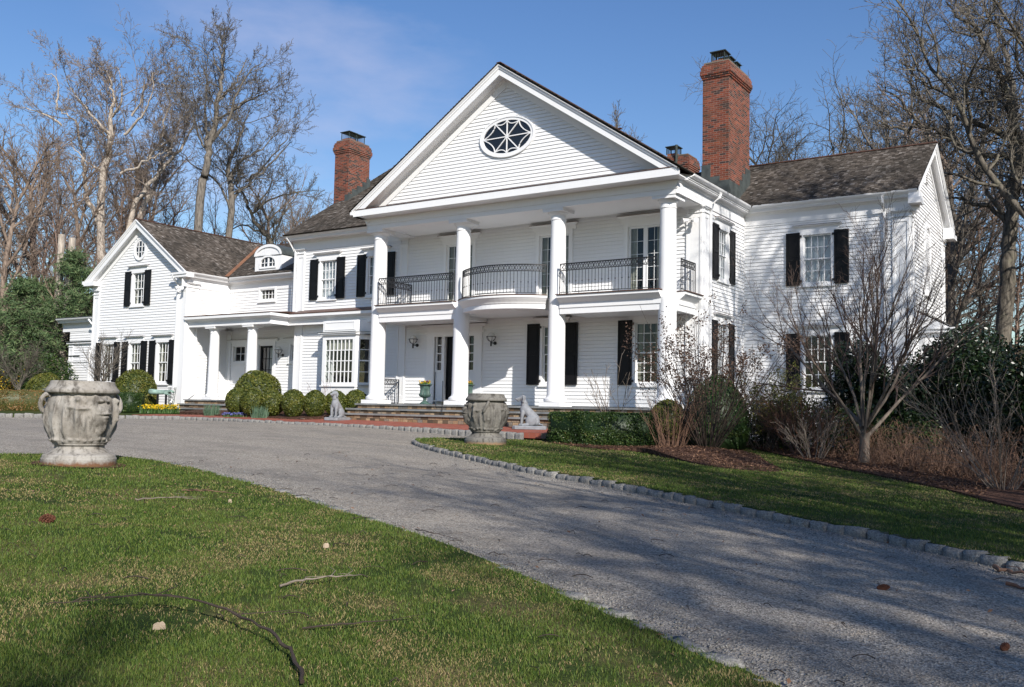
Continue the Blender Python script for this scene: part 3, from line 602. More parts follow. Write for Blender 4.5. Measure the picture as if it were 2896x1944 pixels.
# --- columns
def column(x, y, z0, z1, rb, rt, plin, parent=house):
    h = z1 - z0; pr = [(rb * 1.04, .30 * rb * 3.6 * .4), ]
    k = rb / 0.275; zb = z0 + 0.28 * k
    prof = [(rb * 1.08, 0), (rb * 1.03, .03 * k), (rb, .08 * k)]
    H = (z1 - 0.35 * k) - zb
    for t in (0.33, 0.5, 0.65, 0.8, 0.9): prof.append((rb + (rt - rb) * (t ** 1.7), H * t))
    prof += [(rt, H), (rt * 1.09, H + .005), (rt * 1.09, H + .03 * k), (rt, H + .035 * k), (rt, H + .14 * k), (rt * 1.06, H + .15 * k), (rt * 1.3, H + .20 * k), (rt * 1.36, H + .235 * k), (rt * 1.3, H + .24 * k)]
    o = MB().lathe(prof, (x, y, zb), 40).build('column', 'white', parent, True)
    b = MB(); b.lathe([(rb * 1.2, 0), (rb * 1.33, .02 * k), (rb * 1.36, .06 * k), (rb * 1.33, .11 * k), (rb * 1.18, .13 * k), (rb * 1.1, .15 * k)], (x, y, z0 + 0.13 * k), 40); b.build('column_base', 'white', o, True)
    q = MB(); q.box(x - plin / 2, x + plin / 2, y - plin / 2, y + plin / 2, z0, z0 + 0.13 * k); q.build('plinth', 'white', o)
    c = MB(); e = rt * 1.55; c.box(x - e, x + e, y - e, y + e, z1 - 0.11 * k, z1 - 0.02 * k); c.box(x - e - .02, x + e + .02, y - e - .02, y + e + .02, z1 - 0.02 * k, z1 - 0.001); c.build('capital', 'white', o)
    c = MB(); c.box(x - e - .022, x + e + .022, y - e - .022, y + e + .022, z1 - 0.001, z1 + 0.004)
for x in (-22.72, -18.98, -15.21, -11.42): column(x, 25.37, 0.17, 6.45, 0.282, 0.238, 0.76)
pilaster(TM, -23.18, -22.78, 0.2, 6.45); pilaster(TM, -11.52, -11.0, 0.2, 6.45); pilaster(TS, 27.0, 27.4, 0.2, 6.46); pilaster(TM, -28.71, -28.28, 0.2, 6.47)
pilaster(TW, -6.2, -5.7, -1.0, 6.5); pilaster(TE, 30.69, 31.1, -1.0, 6.5); pilaster(TE, 36.4, 36.8, -1.0, 6.5)

# --- balcony slab (straight bays, bow in the middle, right-hand return) and iron railing
SLAB = [(0, 3.07), (.10, 3.07), (.10, 3.24), (.13, 3.26), (.13, 3.40), (.16, 3.43), (.25, 3.50), (.31, 3.56), (.33, 3.56), (.33, 3.64), (0, 3.64)]
mb = MB(FR(25.25)); mb.prof(SLAB, -22.50, -19.05); mb.prof(SLAB, -14.98, -11.5); mb.T = SD(-11.30); mb.prof(SLAB, 25.68, 26.95)
# bow
CX, HW, SG = -17.03, 1.63, 0.69; RB = (HW * HW + SG * SG) / (2 * SG); CY = 24.98 - SG + RB; A0 = math.asin(HW / RB)
def bow(w, k, n=20): a = -A0 + 2 * A0 * k / n; return (CX + (RB + w) * math.sin(a), CY - (RB + w) * math.cos(a))
BP = [(-.5, 3.24), (-.02, 3.24), (-.02, 3.38), (.01, 3.40), (.03, 3.44), (.10, 3.52), (.14, 3.57), (.15, 3.57), (.15, 3.64), (-.5, 3.64)]
mb.T = ID
rows = [[mb.p(*bow(w, k), z) for w, z in BP] for k in range(21)]
for A, B in zip(rows, rows[1:]):
    for i in range(len(BP)): mb.face((A[i], A[(i + 1) % len(BP)], B[(i + 1) % len(BP)], B[i]))
mb.face(rows[0]); mb.face(rows[-1][::-1])
lo = [mb.p(*bow(-.4, k), 3.245) for k in range(21)] + [mb.p(-15.4, 25.76, 3.245), mb.p(-18.66, 25.76, 3.245)]; mb.face(lo)
up = [mb.p(*bow(-.4, k), 3.635) for k in range(21)] + [mb.p(-15.4, 25.76, 3.635), mb.p(-18.66, 25.76, 3.635)]; mb.face(up)
for (x0, x1) in ((-22.50, -19.05), (-14.98, -11.5)): mb.box(x0, x1, 25.25, 26.97, 3.12, 3.63)
mb.box(-19.05, -15.04, 25.75, 26.97, 3.25, 3.632); mb.box(-23.0, -22.55, 25.75, 26.97, 3.12, 3.63); mb.box(-11.5, -11.3, 25.7, 26.97, 3.12, 3.63)
mb.build('balcony', 'white', house)
mb = MB(); mb.box(-22.52, -19.03, 24.88, 25.4, 3.645, 3.67); mb.box(-15.0, -11.47, 24.88, 25.4, 3.645, 3.67); mb.box(-11.35, -10.93, 25.66, 26.97, 3.645, 3.67)
rows = [[mb.p(*bow(w, k), z) for w, z in ((-.4, 3.645), (.17, 3.645), (.17, 3.67), (-.4, 3.67))] for k in range(21)]
for A, B in zip(rows, rows[1:]):
    for i in range(4): mb.face((A[i], A[(i + 1) % 4], B[(i + 1) % 4], B[i]))
mb.build('balcony_flashing', 'copper_brown', house)

def railing(path, z0, z1, band, parent=house, name='iron_railing', sp=0.115, scroll=False):
    P = [Vector((x, y, 0)) for x, y in path]; seg = [(b - a).length for a, b in zip(P, P[1:])]; tot = sum(seg)
    def at(s):
        for k, g in enumerate(seg):
            if s <= g or k == len(seg) - 1: return P[k] + (P[k + 1] - P[k]) * (s / g)
            s -= g
    def pt(s, z): q = at(max(0, min(tot, s))); return (q.x, q.y, z)
    mb = MB(); m = max(2, int(tot / 0.2))
    for z, r in ((z1, 0.024), (z1 - band, 0.013), (z0 + 0.06, 0.013)): mb.tube([pt(tot * i / m, z) for i in range(m + 1)] if len(P) > 2 else [pt(0, z), pt(tot, z)], r, 4)
    o = mb.build(name, 'iron', parent)
    b = MB(); n = max(2, round(tot / sp))
    for i in range(n + 1):
        s = tot * i / n; r = 0.016 if i in (0, n) else 0.0085
        b.tube([pt(s, z0 - (0.06 if i % 6 == 0 else -0.06)), pt(s, z1 - band if 0 < i < n else z1)], r, 4)
        if i % 2 and 0 < i < n:
            zz = z0 + (z1 - z0) * 0.42; q = pt(s, zz); b.tube([(q[0], q[1], zz - .03), (q[0], q[1], zz), (q[0], q[1], zz + .03)], [0.006, 0.024, 0.006], 6)
    b.build('baluster', 'iron', o)
    c = MB(); rad = band / 2 - 0.012; k = max(1, round(tot / (2 * rad))); zc = z1 - band / 2
    for i in range(2 * k - 1):
        sc = tot * (i + 1) / (2 * k); c.tube([pt(sc + rad * math.cos(t * math.pi / 6), zc + rad * math.sin(t * math.pi / 6)) for t in range(13)], 0.008, 4)
    for i in range(k):
        sc = tot * (2 * i + 1) / (2 * k)
        c.tube([pt(sc - rad * .7, zc - rad * .7), pt(sc + rad * .7, zc + rad * .7)], 0.007, 4); c.tube([pt(sc - rad * .7, zc + rad * .7), pt(sc + rad * .7, zc - rad * .7)], 0.007, 4); q = pt(sc, zc); c.ball(q, 0.022, 6, 4)
    c.build('ring_band', 'iron', o)
    return o
railing([(-22.46, 25.03), (-19.12, 25.03)], 3.67, 4.63, 0.21)
railing([bow(.02, k) for k in range(21)], 3.67, 4.63, 0.21)
railing([(-14.92, 25.03), (-11.62, 25.03)], 3.67, 4.63, 0.21)
railing([(-11.15, 25.72), (-11.15, 26.8)], 3.67, 4.63, 0.21); railing([(-22.5, 25.3), (-22.5, 26.9)], 3.67, 4.63, 0.21)
railing([(-22.98, 25.8), (-22.98, 26.9)], 0.17, 1.08, 0.20); railing([(-11.0, 25.8), (-11.0, 26.9)], 0.17, 1.08, 0.20)

# --- front door with sidelights
mb = MB(TM)
mb.box(-21.72, -21.38, 0, 0.07, 0.17, 2.78); mb.box(-19.58, -19.23, 0, 0.07, 0.17, 2.78); mb.box(-21.38, -19.58, 0, 0.065, 2.66, 2.78)
mb.box(-21.80, -19.15, 0, 0.09, 2.78, 2.84); mb.box(-21.72, -19.23, 0, 0.06, 2.84, 2.98)
for a in (-20.98, -19.98): mb.box(a - 0.05, a + 0.05, -0.1, 0.02, 0.36, 2.66)
for a, b in ((-21.38, -21.03), (-19.93, -19.58)):
    mb.box(a, b, -0.1, -0.06, 0.17, 1.44); mb.box(a + .06, b - .06, -0.06, -0.045, 0.55, 1.2); mb.box(a, b, -0.1, -0.02, 1.38, 1.44); mb.box(a, a + .07, -0.1, -0.03, 1.44, 2.66); mb.box(b - .07, b, -0.1, -0.03, 1.44, 2.66)
    for k in range(1, 4): z = 1.44 + 1.22 * k / 4; mb.box(a + .07, b - .07, -0.095, -0.035, z - .018, z + .018)
mb.box(-21.38, -19.58, -0.3, -0.1, 0.17, 0.36); mb.box(-21.3, -19.66, -0.10, 0.25, 0.30, 0.335)
fd = mb.build('front_doorway', 'white', house)
hood(TM, -20.48, 2.98, 1.43, fd, 0.11)
g = MB(TM); g.quad((-21.38, -0.09, 1.44), (-21.03, -0.09, 1.44), (-21.03, -0.09, 2.66), (-21.38, -0.09, 2.66)); g.quad((-19.93, -0.09, 1.44), (-19.58, -0.09, 1.44), (-19.58, -0.09, 2.66), (-19.93, -0.09, 2.66)); g.build('pane', 'glass_dark', fd)
d = MB(TM); d.box(-20.93, -20.03, -0.2, -0.15, 0.36, 2.66)
for a, b in ((-20.83, -20.53), (-20.43, -20.13)):
    for z0, z1 in ((0.5, 1.2), (1.35, 2.0), (2.1, 2.5)): d.box(a, b, -0.15, -0.13, z0, z1)
do = d.build('front_door', 'black_paint', house); MB(TM).ball((-20.12, -0.1, 1.35), 0.035).build('door_knob', 'plaque_bronze', do)

# --- bay window on the left of the front
TB = FR(26.3); mb = MB(TB); x0, x1 = -26.42, -24.66
mb.box(x0, x1, -.68, -0.05, 0.1, 0.80); mb.box(x0, x1, -.05, 0, 0.1, 0.80); mb.box(x0 - .05, x1 + .04, -.05, .06, 0.80, 0.85)
mb.box(x0, x0 + .17, -.05, 0, .85, 2.78); mb.box(x1 - .17, x1, -.05, 0, .85, 2.78); mb.box(x0 + .17, x1 - .17, -.05, 0, .85, .97); mb.box(x0 + .17, x1 - .17, -.05, 0, 2.62, 2.78)
mb.box(x0, x1, -.05, 0, 2.78, 2.80); mb.box(x0 - .08, x1 + .06, -.05, .09, 2.80, 2.86); mb.box(x0 - .14, x1 + .10, -.05, .14, 2.86, 2.90); mb.box(x0, x1, -.05, 0.0, 2.92, 3.36)
for a, b, z0, z1 in ((x0 + .1, x1 - .08, 2.99, 3.02), (x0 + .1, x1 - .08, 3.28, 3.31)): mb.box(a, b, 0, 0.018, z0, z1)
mb.box(x0 + .1, x0 + .13, 0, .018, 3.02, 3.28); mb.box(x1 - .11, x1 - .08, 0, .018, 3.02, 3.28)
mb.box(x0, x0 + .04, -.7, -.05, .8, 3.36)
C45 = (Vector((x1, 26.3, 0)), Vector((.7071, .7071, 0)), Vector((.7071, -.7071, 0))); mb.T = C45
mb.box(0, .99, -.05, 0, .1, .80); mb.box(0, .99, -.05, .05, .80, .85); mb.box(0, .16, -.05, 0, .85, 2.80); mb.box(.86, .99, -.05, 0, .85, 2.80); mb.box(.16, .86, -.05, 0, .85, .97); mb.box(.16, .86, -.05, 0, 2.62, 2.80)
mb.box(-.03, .99, -.05, .09, 2.80, 2.86); mb.box(-.05, .99, -.05, .13, 2.86, 2.90); mb.box(0, .99, -.05, 0, 2.92, 3.36)
by = mb.build('bay_window', 'white', house)
mb = MB(TB); mb.box(x0 - .16, x1 + .11, -.05, .16, 2.90, 2.915); mb.T = C45; mb.box(-.06, .99, -.05, .15, 2.90, 2.916); mb.build('bay_flashing', 'lead', by)
s = MB(TB); panes(s, x0 + .17, x1 - .17, .97, 2.62, 7, 4, -.045, .017, .03); s.T = C45; s.box(.16, .86, -.045, -.005, 1.78, 1.83); panes(s, .16, .86, .97, 1.78, 2, 2, -.04); panes(s, .16, .86, 1.83, 2.62, 2, 2, -.04); s.build('sash', 'white', by)
g = MB(TB); g.quad((x0 + .17, -.035, .97), (x1 - .17, -.035, .97), (x1 - .17, -.035, 2.62), (x0 + .17, -.035, 2.62)); g.build('pane', 'glass', by); g = MB(C45); g.quad((.16, -.035, .97), (.86, -.035, .97), (.86, -.035, 2.62), (.16, -.035, 2.62)); g.build('pane', 'glass', by)
r = MB(TB); r.quad((x0 + .05, -.62, .8), (x1 + .5, -.62, .8), (x1 + .5, -.62, 2.9), (x0 + .05, -.62, 2.9)); r.quad((x0 + .05, -.06, .86), (x1 + .6, -.06, .86), (x1 + .6, -.62, .86), (x0 + .05, -.62, .86)); r.quad((x0 + .05, -.06, 2.8), (x1 + .6, -.06, 2.8), (x1 + .6, -.62, 2.8), (x0 + .05, -.62, 2.8)); r.build('room', 'room_dark', by)
c = MB(TB); c.quad((x0 + .18, -.12, 2.22), (x1 - .18, -.12, 2.22), (x1 - .18, -.12, 2.62), (x0 + .18, -.12, 2.62)); c.build('blind', 'curtain', by)

# --- left wing with gable, link, porch
TG = FR(25.5); TGS = SD(-33.78); TLK = FR(27.75)
og = [window(TG, -37.25, 4.44, 5.86, 0.41, 3, 2, shut=0.44, look='curtain')]
for x in (-39.27, -37.26, -35.27): og.append(window(TG, x, 0.94, 2.68, 0.38, 3, 2, shut=0.43, look='curtain'))
og.append((-37.5, -36.9, 6.6, 7.25))
def gl_(z):
    if z < 5.5: return (-40.6, -33.78)
    k = (8.12 - z) / .70; return (-37.2 - k, -37.2 + k)
clap(TG, -0.4, 8.0, gl_, og)
oval(TG, -37.2, 6.93, 0.44, 0.49, False)
clap(TGS, -0.4, 5.3, lambda z: (25.5, 27.75), [])
ol = [window(TLK, -31.3, 4.62, 5.08, 0.46, 4, 2, mid=False, shut=0, hd=0, look='curtain', cas=0.09)]
ol.append(window(TLK, -32.95, 1.93, 2.62, 0.38, 2, 2, mid=False, shut=0, hd=0.15)); ol.append(window(TLK, -29.35, 1.93, 2.62, 0.38, 2, 2, mid=False, shut=0, hd=0.15))
ol.append((-31.72, -30.78, 0.25, 2.66))
clap(TLK, 0.2, 5.15, lambda z: (-33.78, -28.71), ol)
mb = MB(TLK); mb.box(-31.85, -31.70, 0, .05, .22, 2.77); mb.box(-30.80, -30.65, 0, .05, .22, 2.77); mb.box(-31.70, -30.80, 0, .05, 2.66, 2.77)
for a in (-31.72, -30.82): mb.box(a, a + .04, -.15, 0, .22, 2.66)
pd = mb.build('porch_doorway', 'white', house); hood(TLK, -31.25, 2.77, 0.80, pd, 0.12)
d = MB(TLK)
for a, b, z0, z1 in ((-31.68, -31.57, .24, 2.66), (-30.93, -30.82, .24, 2.66), (-31.57, -30.93, 2.52, 2.66), (-31.57, -30.93, .24, .6)): d.box(a, b, -.12, -.07, z0, z1)
panes(d, -31.57, -30.93, .6, 2.52, 3, 4, -.11, .014, .03); do = d.build('porch_door', 'black_paint', house)
g = MB(TLK); g.quad((-31.57, -.1, .6), (-30.93, -.1, .6), (-30.93, -.1, 2.52), (-31.57, -.1, 2.52)); g.build('pane', 'glass', do)
g = MB(TLK); g.quad((-31.9, -.5, .2), (-30.6, -.5, .2), (-30.6, -.5, 2.9), (-31.9, -.5, 2.9)); g.quad((-31.45, -.3, .6), (-31.15, -.3, .6), (-31.15, -.3, 2.5), (-31.45, -.3, 2.5)); g.build('room', 'blind', do)
pilaster(TG, -34.41, -33.78, -0.3, 5.22); pilaster(TG, -40.6, -40.15, -0.3, 5.22); pilaster(TGS, 25.5, 26.05, -0.3, 5.22)
# roofs
s7 = math.hypot(1, .70)
shingles('gable_roof', (-33.44, 25.17, 5.62), (0, 1, 0), (-1, 0, .70), 11.0, 3.76 * s7); shingles('gable_roof', (-40.96, 25.17, 5.62), (0, 1, 0), (1, 0, .70), 11.0, 3.76 * s7)
shingles('link_roof', (-37.5, 27.28, 5.66), (1, 0, 0), (0, 1, .50), 9.0, 4.75 * math.hypot(1, .5)); shingles('link_roof', (-37.5, 36.8, 5.66), (1, 0, 0), (0, -1, .50), 9.0, 4.75 * math.hypot(1, .5))
mb = MB(); mb.box(-37.28, -37.12, 25.15, 36.2, 8.25, 8.285); mb.box(-37.0, -28.7, 31.95, 32.1, 8.03, 8.06); mb.build('ridge_cap', 'copper_brown', house)
# copper valley
va = Vector((-33.46, 27.28, 5.68)); vb = Vector((-36.8, 31.95, 8.02)); dv = (vb - va).normalized(); sd = Vector((.70, .72, 0)) * 0.09; up = Vector((0, 0, .035))
mb = MB(); q = [va - sd + up, vb - sd + up, vb + up * 0.6, va + up * 0.6, va + sd + up, vb + sd + up]; i = [mb.p(*x) for x in q]; mb.face((i[0], i[1], i[2], i[3])); mb.face((i[3], i[2], i[5], i[4])); mb.build('copper_valley', 'copper', house)
cornice(TGS, 5.64, 25.18, 27.75, 0, -1, 0.36); cornice(TLK, 5.64, -33.78, -28.71, 1, 0, 0.47)
rake((-37.2, 25.2, 8.24), (-33.45, 25.2, 5.62), (0, -1, 0), 0.3, 0.22); rake((-37.2, 25.2, 8.24), (-40.95, 25.2, 5.62), (0, -1, 0), 0.3, 0.22)
mb = MB(); mb.box(-40.95, -40.15, 25.12, 25.52, 5.42, 5.60); mb.box(-41.05, -40.95, 25.1, 25.5, 5.5, 5.64); mb.box(-40.6, -40.2, 25.4, 25.52, 5.2, 5.42); mb.build('eave_return', 'white', house); mb = MB(); mb.box(-34.25, -33.42, 25.12, 25.52, 5.42, 5.60); mb.box(-34.5, -33.4, 25.08, 25.18, 5.54, 5.63); mb.box(-34.3, -33.7, 25.4, 25.5, 5.2, 5.42); mb.build('eave_return', 'white', house)
mb = MB(); mb.box(-40.58, -40.5, 25.55, 36, -.5, 5.5); mb.box(-40.6, -28.7, 35.9, 36, -.5, 5.6); mb.poly([(-40.5, 5.4), (-33.9, 5.4), (-37.2, 7.9)], 35.8, 35.9); mb.box(-43.0, -40.6, 28.9, 29.0, -.5, 3.9); mb.box(-43.1, -43.0, 25.95, 29.0, -.5, 3.9); mb.build('rear_wall', 'white', house)
# side wing
TSW = FR(25.9)
os_ = [window(TSW, -41.05, 2.95, 3.62, .22, 3, 2, mid=False, shut=0, hd=0, cas=.07), window(TSW, -41.15, .9, 2.55, .22, 2, 2, shut=0, hd=0, cas=.07)]
clap(TSW, -.4, 3.75, lambda z: (-43.1, -40.6), os_); pilaster(TSW, -43.1, -42.75, -.4, 2.85, .04)
mb = MB(TSW); mb.box(-43.2, -40.6, 0, .12, 2.80, 2.86); mb.box(-43.15, -41.5, 0, .05, 1.9, 2.0); mb.build('band_course', 'white', house)
mb = MB(TSW); mb.box(-43.2, -40.62, 0, .14, 2.86, 2.92); mb.box(-43.12, -42.2, 0.001, .045, 2.18, 2.24); mb.build('band_flashing', 'lead', house)
cornice(TSW, 4.0, -43.7, -40.7, 0, 0, .45); mb = MB(); mb.box(-43.7, -40.65, 25.45, 29.1, 4.0, 4.05); mb.build('flat_roof', 'lead', house)
# dormer
TD = FR(27.73); mb = MB(TD); xa, xb = -32.17, -30.49; xc = (xa + xb) / 2; zc = 6.55; ra = (xb - xa) / 2; rz = .46
arch = [(xc + ra * math.cos(math.pi * k / 16), zc + rz * math.sin(math.pi * k / 16)) for k in range(17)]
wa = [(xc + .46 * math.cos(math.pi * k / 16), 6.20 + .28 * math.sin(math.pi * k / 16)) for k in range(17)]
inner = [(xc + .46, 6.03)] + wa + [(xc - .46, 6.03)]; outer = [(xb, 5.84)] + arch + [(xa, 5.84)]
mb.ring(outer, inner, -.05, 0.0)
cas_i = [(xc + .52, 5.98)] + [(xc + .54 * math.cos(math.pi * k / 16), 6.22 + .34 * math.sin(math.pi * k / 16)) for k in range(17)] + [(xc - .52, 5.98)]
mb.ring(cas_i, inner, 0, .04)
mb.ring([(xc + (ra + .03) * math.cos(math.pi * k / 16), zc + (rz + .03) * math.sin(math.pi * k / 16)) for k in range(17)], [(xc + (ra - .09) * math.cos(math.pi * k / 16), zc + (rz - .09) * math.sin(math.pi * k / 16)) for k in range(17)], 0, .05)
i0 = [mb.p(u, -.05, z) for u, z in outer]; i1 = [mb.p(u, -3.2, z) for u, z in outer]
for k in (0, len(outer) - 2): mb.face((i0[k], i0[k + 1], i1[k + 1], i1[k]))
dm = mb.build('dormer', 'white', house)
mb = MB(TD); oa = [(xc + (ra + .05) * math.cos(math.pi * k / 16), zc + (rz + .05) * math.sin(math.pi * k / 16)) for k in range(17)]; A = [mb.p(u, .05, z) for u, z in oa]; B = [mb.p(u, -4.2, z) for u, z in oa]
for k in range(16): mb.face((A[k], A[k + 1], B[k + 1], B[k]))
mb.build('dormer_roof', 'lead', dm, True)
s = MB(TD); s.box(xc - .04, xc + .04, -.04, 0, 6.03, 6.47); s.box(xc - .46, xc + .46, -.04, -.005, 6.22, 6.245); s.box(xc - .46, xc + .46, -.04, -.002, 6.03, 6.07)
for u in (-.25, .25): s.box(xc + u - .012, xc + u + .012, -.04, -.008, 6.03, 6.44)
s.build('sash', 'white', dm); g = MB(TD); g.face([g.p(u, -.03, z) for u, z in inner]); g.build('pane', 'glass_dark', dm)
# porch: roof, fascia, frieze, columns, pent along the main front
PF = [(0, 3.29), (.05, 3.29), (.05, 3.46), (.08, 3.48), (.08, 3.51), (.20, 3.56), (.26, 3.60), (.28, 3.60), (.28, 3.71), (0, 3.71)]
mb = MB(FR(25.64)); mb.prof(PF, -33.75, -28.69, 0, 1); mb.T = SD(-28.69); mb.prof(PF, 25.64, 26.62, -1, -1); mb.T = FR(26.62); mb.prof(PF, -28.69, -22.9, 1, 0)
mb.T = ID; mb.box(-33.75, -28.69, 25.64, 25.95, 3.295, 3.6); mb.box(-33.75, -28.7, 25.95, 27.7, 3.42, 3.45); mb.box(-28.69, -23.1, 26.62, 26.98, 3.38, 3.41); mb.build('porch_entablature', 'white', house)
mb = MB()
for (x0_, x1_, ya, yb) in ((-33.76, -28.42, 25.34, 27.74), (-28.42, -23.05, 26.32, 26.99)):
    i = [mb.p(*q) for q in ((x0_, ya, 3.715), (x1_, ya, 3.715), (x1_, yb, 3.90), (x0_, yb, 3.90), (x0_, ya, 3.745), (x1_, ya, 3.745), (x1_, yb, 3.93), (x0_, yb, 3.93))]
    for q in ((0, 1, 2, 3), (4, 5, 6, 7), (0, 1, 5, 4), (1, 2, 6, 5), (3, 0, 4, 7), (2, 3, 7, 6)): mb.face([i[k] for k in q])
mb.build('porch_roof', 'copper_brown', house)
for x in (-32.32, -29.98): column(x, 25.86, .22, 3.29, .225, .19, .62)
pilaster(TLK, -33.78, -33.5, .22, 3.3)
mb = MB(); mb.box(-33.75, -28.75, 25.5, 27.75, .16, .22); mb.box(-33.6, -28.9, 25.1, 25.5, -.02, .04); mb.box(-33.6, -28.9, 24.7, 25.1, -.20, -.14); mb.build('porch_tread', 'bluestone', house)
mb = MB(); mb.box(-33.7, -28.8, 25.56, 27.7, -.6, .16); mb.box(-33.55, -28.95, 25.16, 25.56, -.6, -.02); mb.box(-33.55, -28.95, 24.76, 25.16, -.6, -.20); mb.build('porch_base', 'fieldstone', house)

# --- terrace and front steps
mb = MB(); mb.box(-23.3, -10.7, 24.88, 27.0, .11, .17); mb.box(-23.4, -11.2, 24.52, 24.90, -.065, -.005); mb.box(-23.75, -11.2, 24.16, 24.54, -.24, -.18); mb.build('bluestone_tread', 'bluestone', house)
mb = MB(); mb.box(-23.25, -10.75, 24.94, 27.0, -1.2, .11); mb.box(-23.35, -11.25, 24.58, 24.94, -1.2, -.065); mb.box(-23.7, -11.25, 24.22, 24.58, -1.2, -.24); mb.build('fieldstone_riser', 'fieldstone', house)
MB().tube([(-19.0, 24.45, -.2), (-19.0, 24.45, .95)], .013, 6).build('handrail_post', 'iron', house)

# --- wing details: arched blind window, vent, bay
mb = MB(TE); ao = [(33.5 + .50 * math.cos(math.pi * k / 16), 6.05 + .50 * math.sin(math.pi * k / 16)) for k in range(17)]; ai = [(33.5 + .38 * math.cos(math.pi * k / 16), 6.05 + .38 * math.sin(math.pi * k / 16)) for k in range(17)]
mb.ring([(34.0, 4.2)] + ao + [(33.0, 4.2)], [(33.88, 4.25)] + ai + [(33.12, 4.25)], 0, .07); mb.box(32.95, 34.05, 0, .1, 4.08, 4.2)
for k in range(22): z = 4.28 + k * .085; mb.box(33.12, 33.88, 0.022, .045, z, z + .06)
mb.build('arched_louvre', 'white', house)
mb = MB(TE); mb.box(33.2, 33.6, 0, .05, 7.9, 8.5)
for k in range(7): mb.box(33.25, 33.55, .05, .08, 7.94 + k * .08, 7.98 + k * .08)
mb.build('gable_vent', 'white', house); MB(TE).box(33.24, 33.56, .051, .055, 7.93, 8.47).build('vent_slot', 'room_dark', house)
bx = SD(-4.75); mb = MB(bx); mb.box(31.9, 34.9, -.95, 0, -1.5, .9); mb.box(31.9, 34.9, -.95, 0, 2.35, 2.75)
for a, b in ((31.9, 32.15), (33.3, 33.5), (34.65, 34.9)): mb.box(a, b, -.95, 0, .9, 2.35)
mb.box(31.75, 35.05, -.95, .15, 2.75, 2.85); bw = mb.build('side_bay', 'white', house)
g = MB(bx); g.quad((32.15, -.05, .9), (33.3, -.05, .9), (33.3, -.05, 2.35), (32.15, -.05, 2.35)); g.quad((33.5, -.05, .9), (34.65, -.05, .9), (34.65, -.05, 2.35), (33.5, -.05, 2.35)); g.T = FR(31.95); g.quad((-5.55, .06, .9), (-4.95, .06, .9), (-4.95, .06, 2.35), (-5.55, .06, 2.35)); g.build('pane', 'glass_dark', bw)
s = MB(bx); panes(s, 32.15, 33.3, .9, 2.35, 3, 4, -.045); panes(s, 33.5, 34.65, .9, 2.35, 3, 4, -.045); s.T = FR(31.95); panes(s, -5.55, -4.95, .9, 2.35, 2, 4, .062); s.build('sash', 'white', bw)
shingles('bay_roof', (-4.58, 31.72, 2.86), (0, 1, 0), (-1, 0, .55), 3.36, 1.12 * math.hypot(1, .55)); MB().poly([(-5.7, 2.86), (-4.58, 2.86), (-5.7, 3.48)], 31.72, 31.74).build('bay_gable', 'white', house); MB(SD(-5.0)).box(31.7, 31.76, -.7, .4, 2.85, 2.9).build('bay_verge', 'white', house)

# --- chimneys
def flue_cap(mb_f, mb_c, x, y, z, w, d, h=.30):
    mb_f.box(x - w / 2, x + w / 2, y - d / 2, y + d / 2, z - .05, z + .12)
    for a in (-1, 1):
        for b in (-1, 1): mb_c.box(x + a * (w / 2 + .02) - .015, x + a * (w / 2 + .02) + .015, y + b * (d / 2 + .02) - .015, y + b * (d / 2 + .02) + .015, z + .08, z + .12 + h)
    k = int(w / .06)
    for i in range(k + 1):
        for b in (-1, 1): xx = x - w / 2 + w * i / k; mb_c.box(xx - .005, xx + .005, y + b * (d / 2 + .02) - .005, y + b * (d / 2 + .02) + .005, z + .1, z + .12 + h)
    k = int(d / .06)
    for i in range(k + 1):
        for a in (-1, 1): yy = y - d / 2 + d * i / k; mb_c.box(x + a * (w / 2 + .02) - .005, x + a * (w / 2 + .02) + .005, yy - .005, yy + .005, z + .1, z + .12 + h)
    t = z + .12 + h; e = .075; q = [(x - w / 2 - e, y - d / 2 - e), (x + w / 2 + e, y - d / 2 - e), (x + w / 2 + e, y + d / 2 + e), (x - w / 2 - e, y + d / 2 + e)]
    lo = [mb_c.p(a, b, t) for a, b in q]; lu = [mb_c.p(a, b, t - .03) for a, b in q]; ap = mb_c.p(x, y, t + .09)
    for i in range(4): mb_c.face((lo[i], lo[(i + 1) % 4], ap)); mb_c.face((lo[i], lo[(i + 1) % 4], lu[(i + 1) % 4], lu[i]))
    mb_c.face(lu)
def chimney(x0, x1, y0, y1, zb, zs, caps, flash, name='chimney'):
    mb = MB(); mb.box(x0, x1, y0, y1, zb, zs)
    for k, (e, a, b) in enumerate(((.03, 0, .07), (.055, .07, .14), (.08, .14, .29), (.055, .29, .43), (.03, .43, .50), (-.02, .50, .57))): mb.box(x0 - e, x1 + e, y0 - e, y1 + e, zs + a, zs + b)
    o = mb.build(name, 'brick', house)
    wsh = MB(); wsh.box(x0 + .03, x1 - .03, y0 + .03, y1 - .03, zs + .57, zs + .61); wsh.build('mortar_wash', 'plaque_bronze', o)
    f = MB(); c = MB()
    for (x, y, w, d) in caps: flue_cap(f, c, x, y, zs + .60, w, d)
    f.build('flue_tile', 'flue', o); c.build('flue_cap', 'mesh_cap', o)
    if flash:
        m = MB()
        for (a0, a1, b0, b1, za, zt) in flash: m.box(a0, a1, b0, b1, za, zt)
        m.build('flashing', 'lead', o)
    return o
fl = [(-11.62, -11.27, 29.965, 30.02, 7.2, 7.98), (-11.95, -11.62, 29.968, 30.02, 7.2, 8.15), (-12.27, -11.95, 29.965, 30.02, 7.2, 8.58), (-11.32, -11.265, 30.02, 31.05, 7.2, 7.98), (-11.32, -11.268, 31.05, 31.3, 7.2, 8.2), (-11.32, -11.265, 31.3, 31.6, 7.3, 8.5), (-11.32, -11.268, 31.6, 32.06, 7.3, 8.75)]
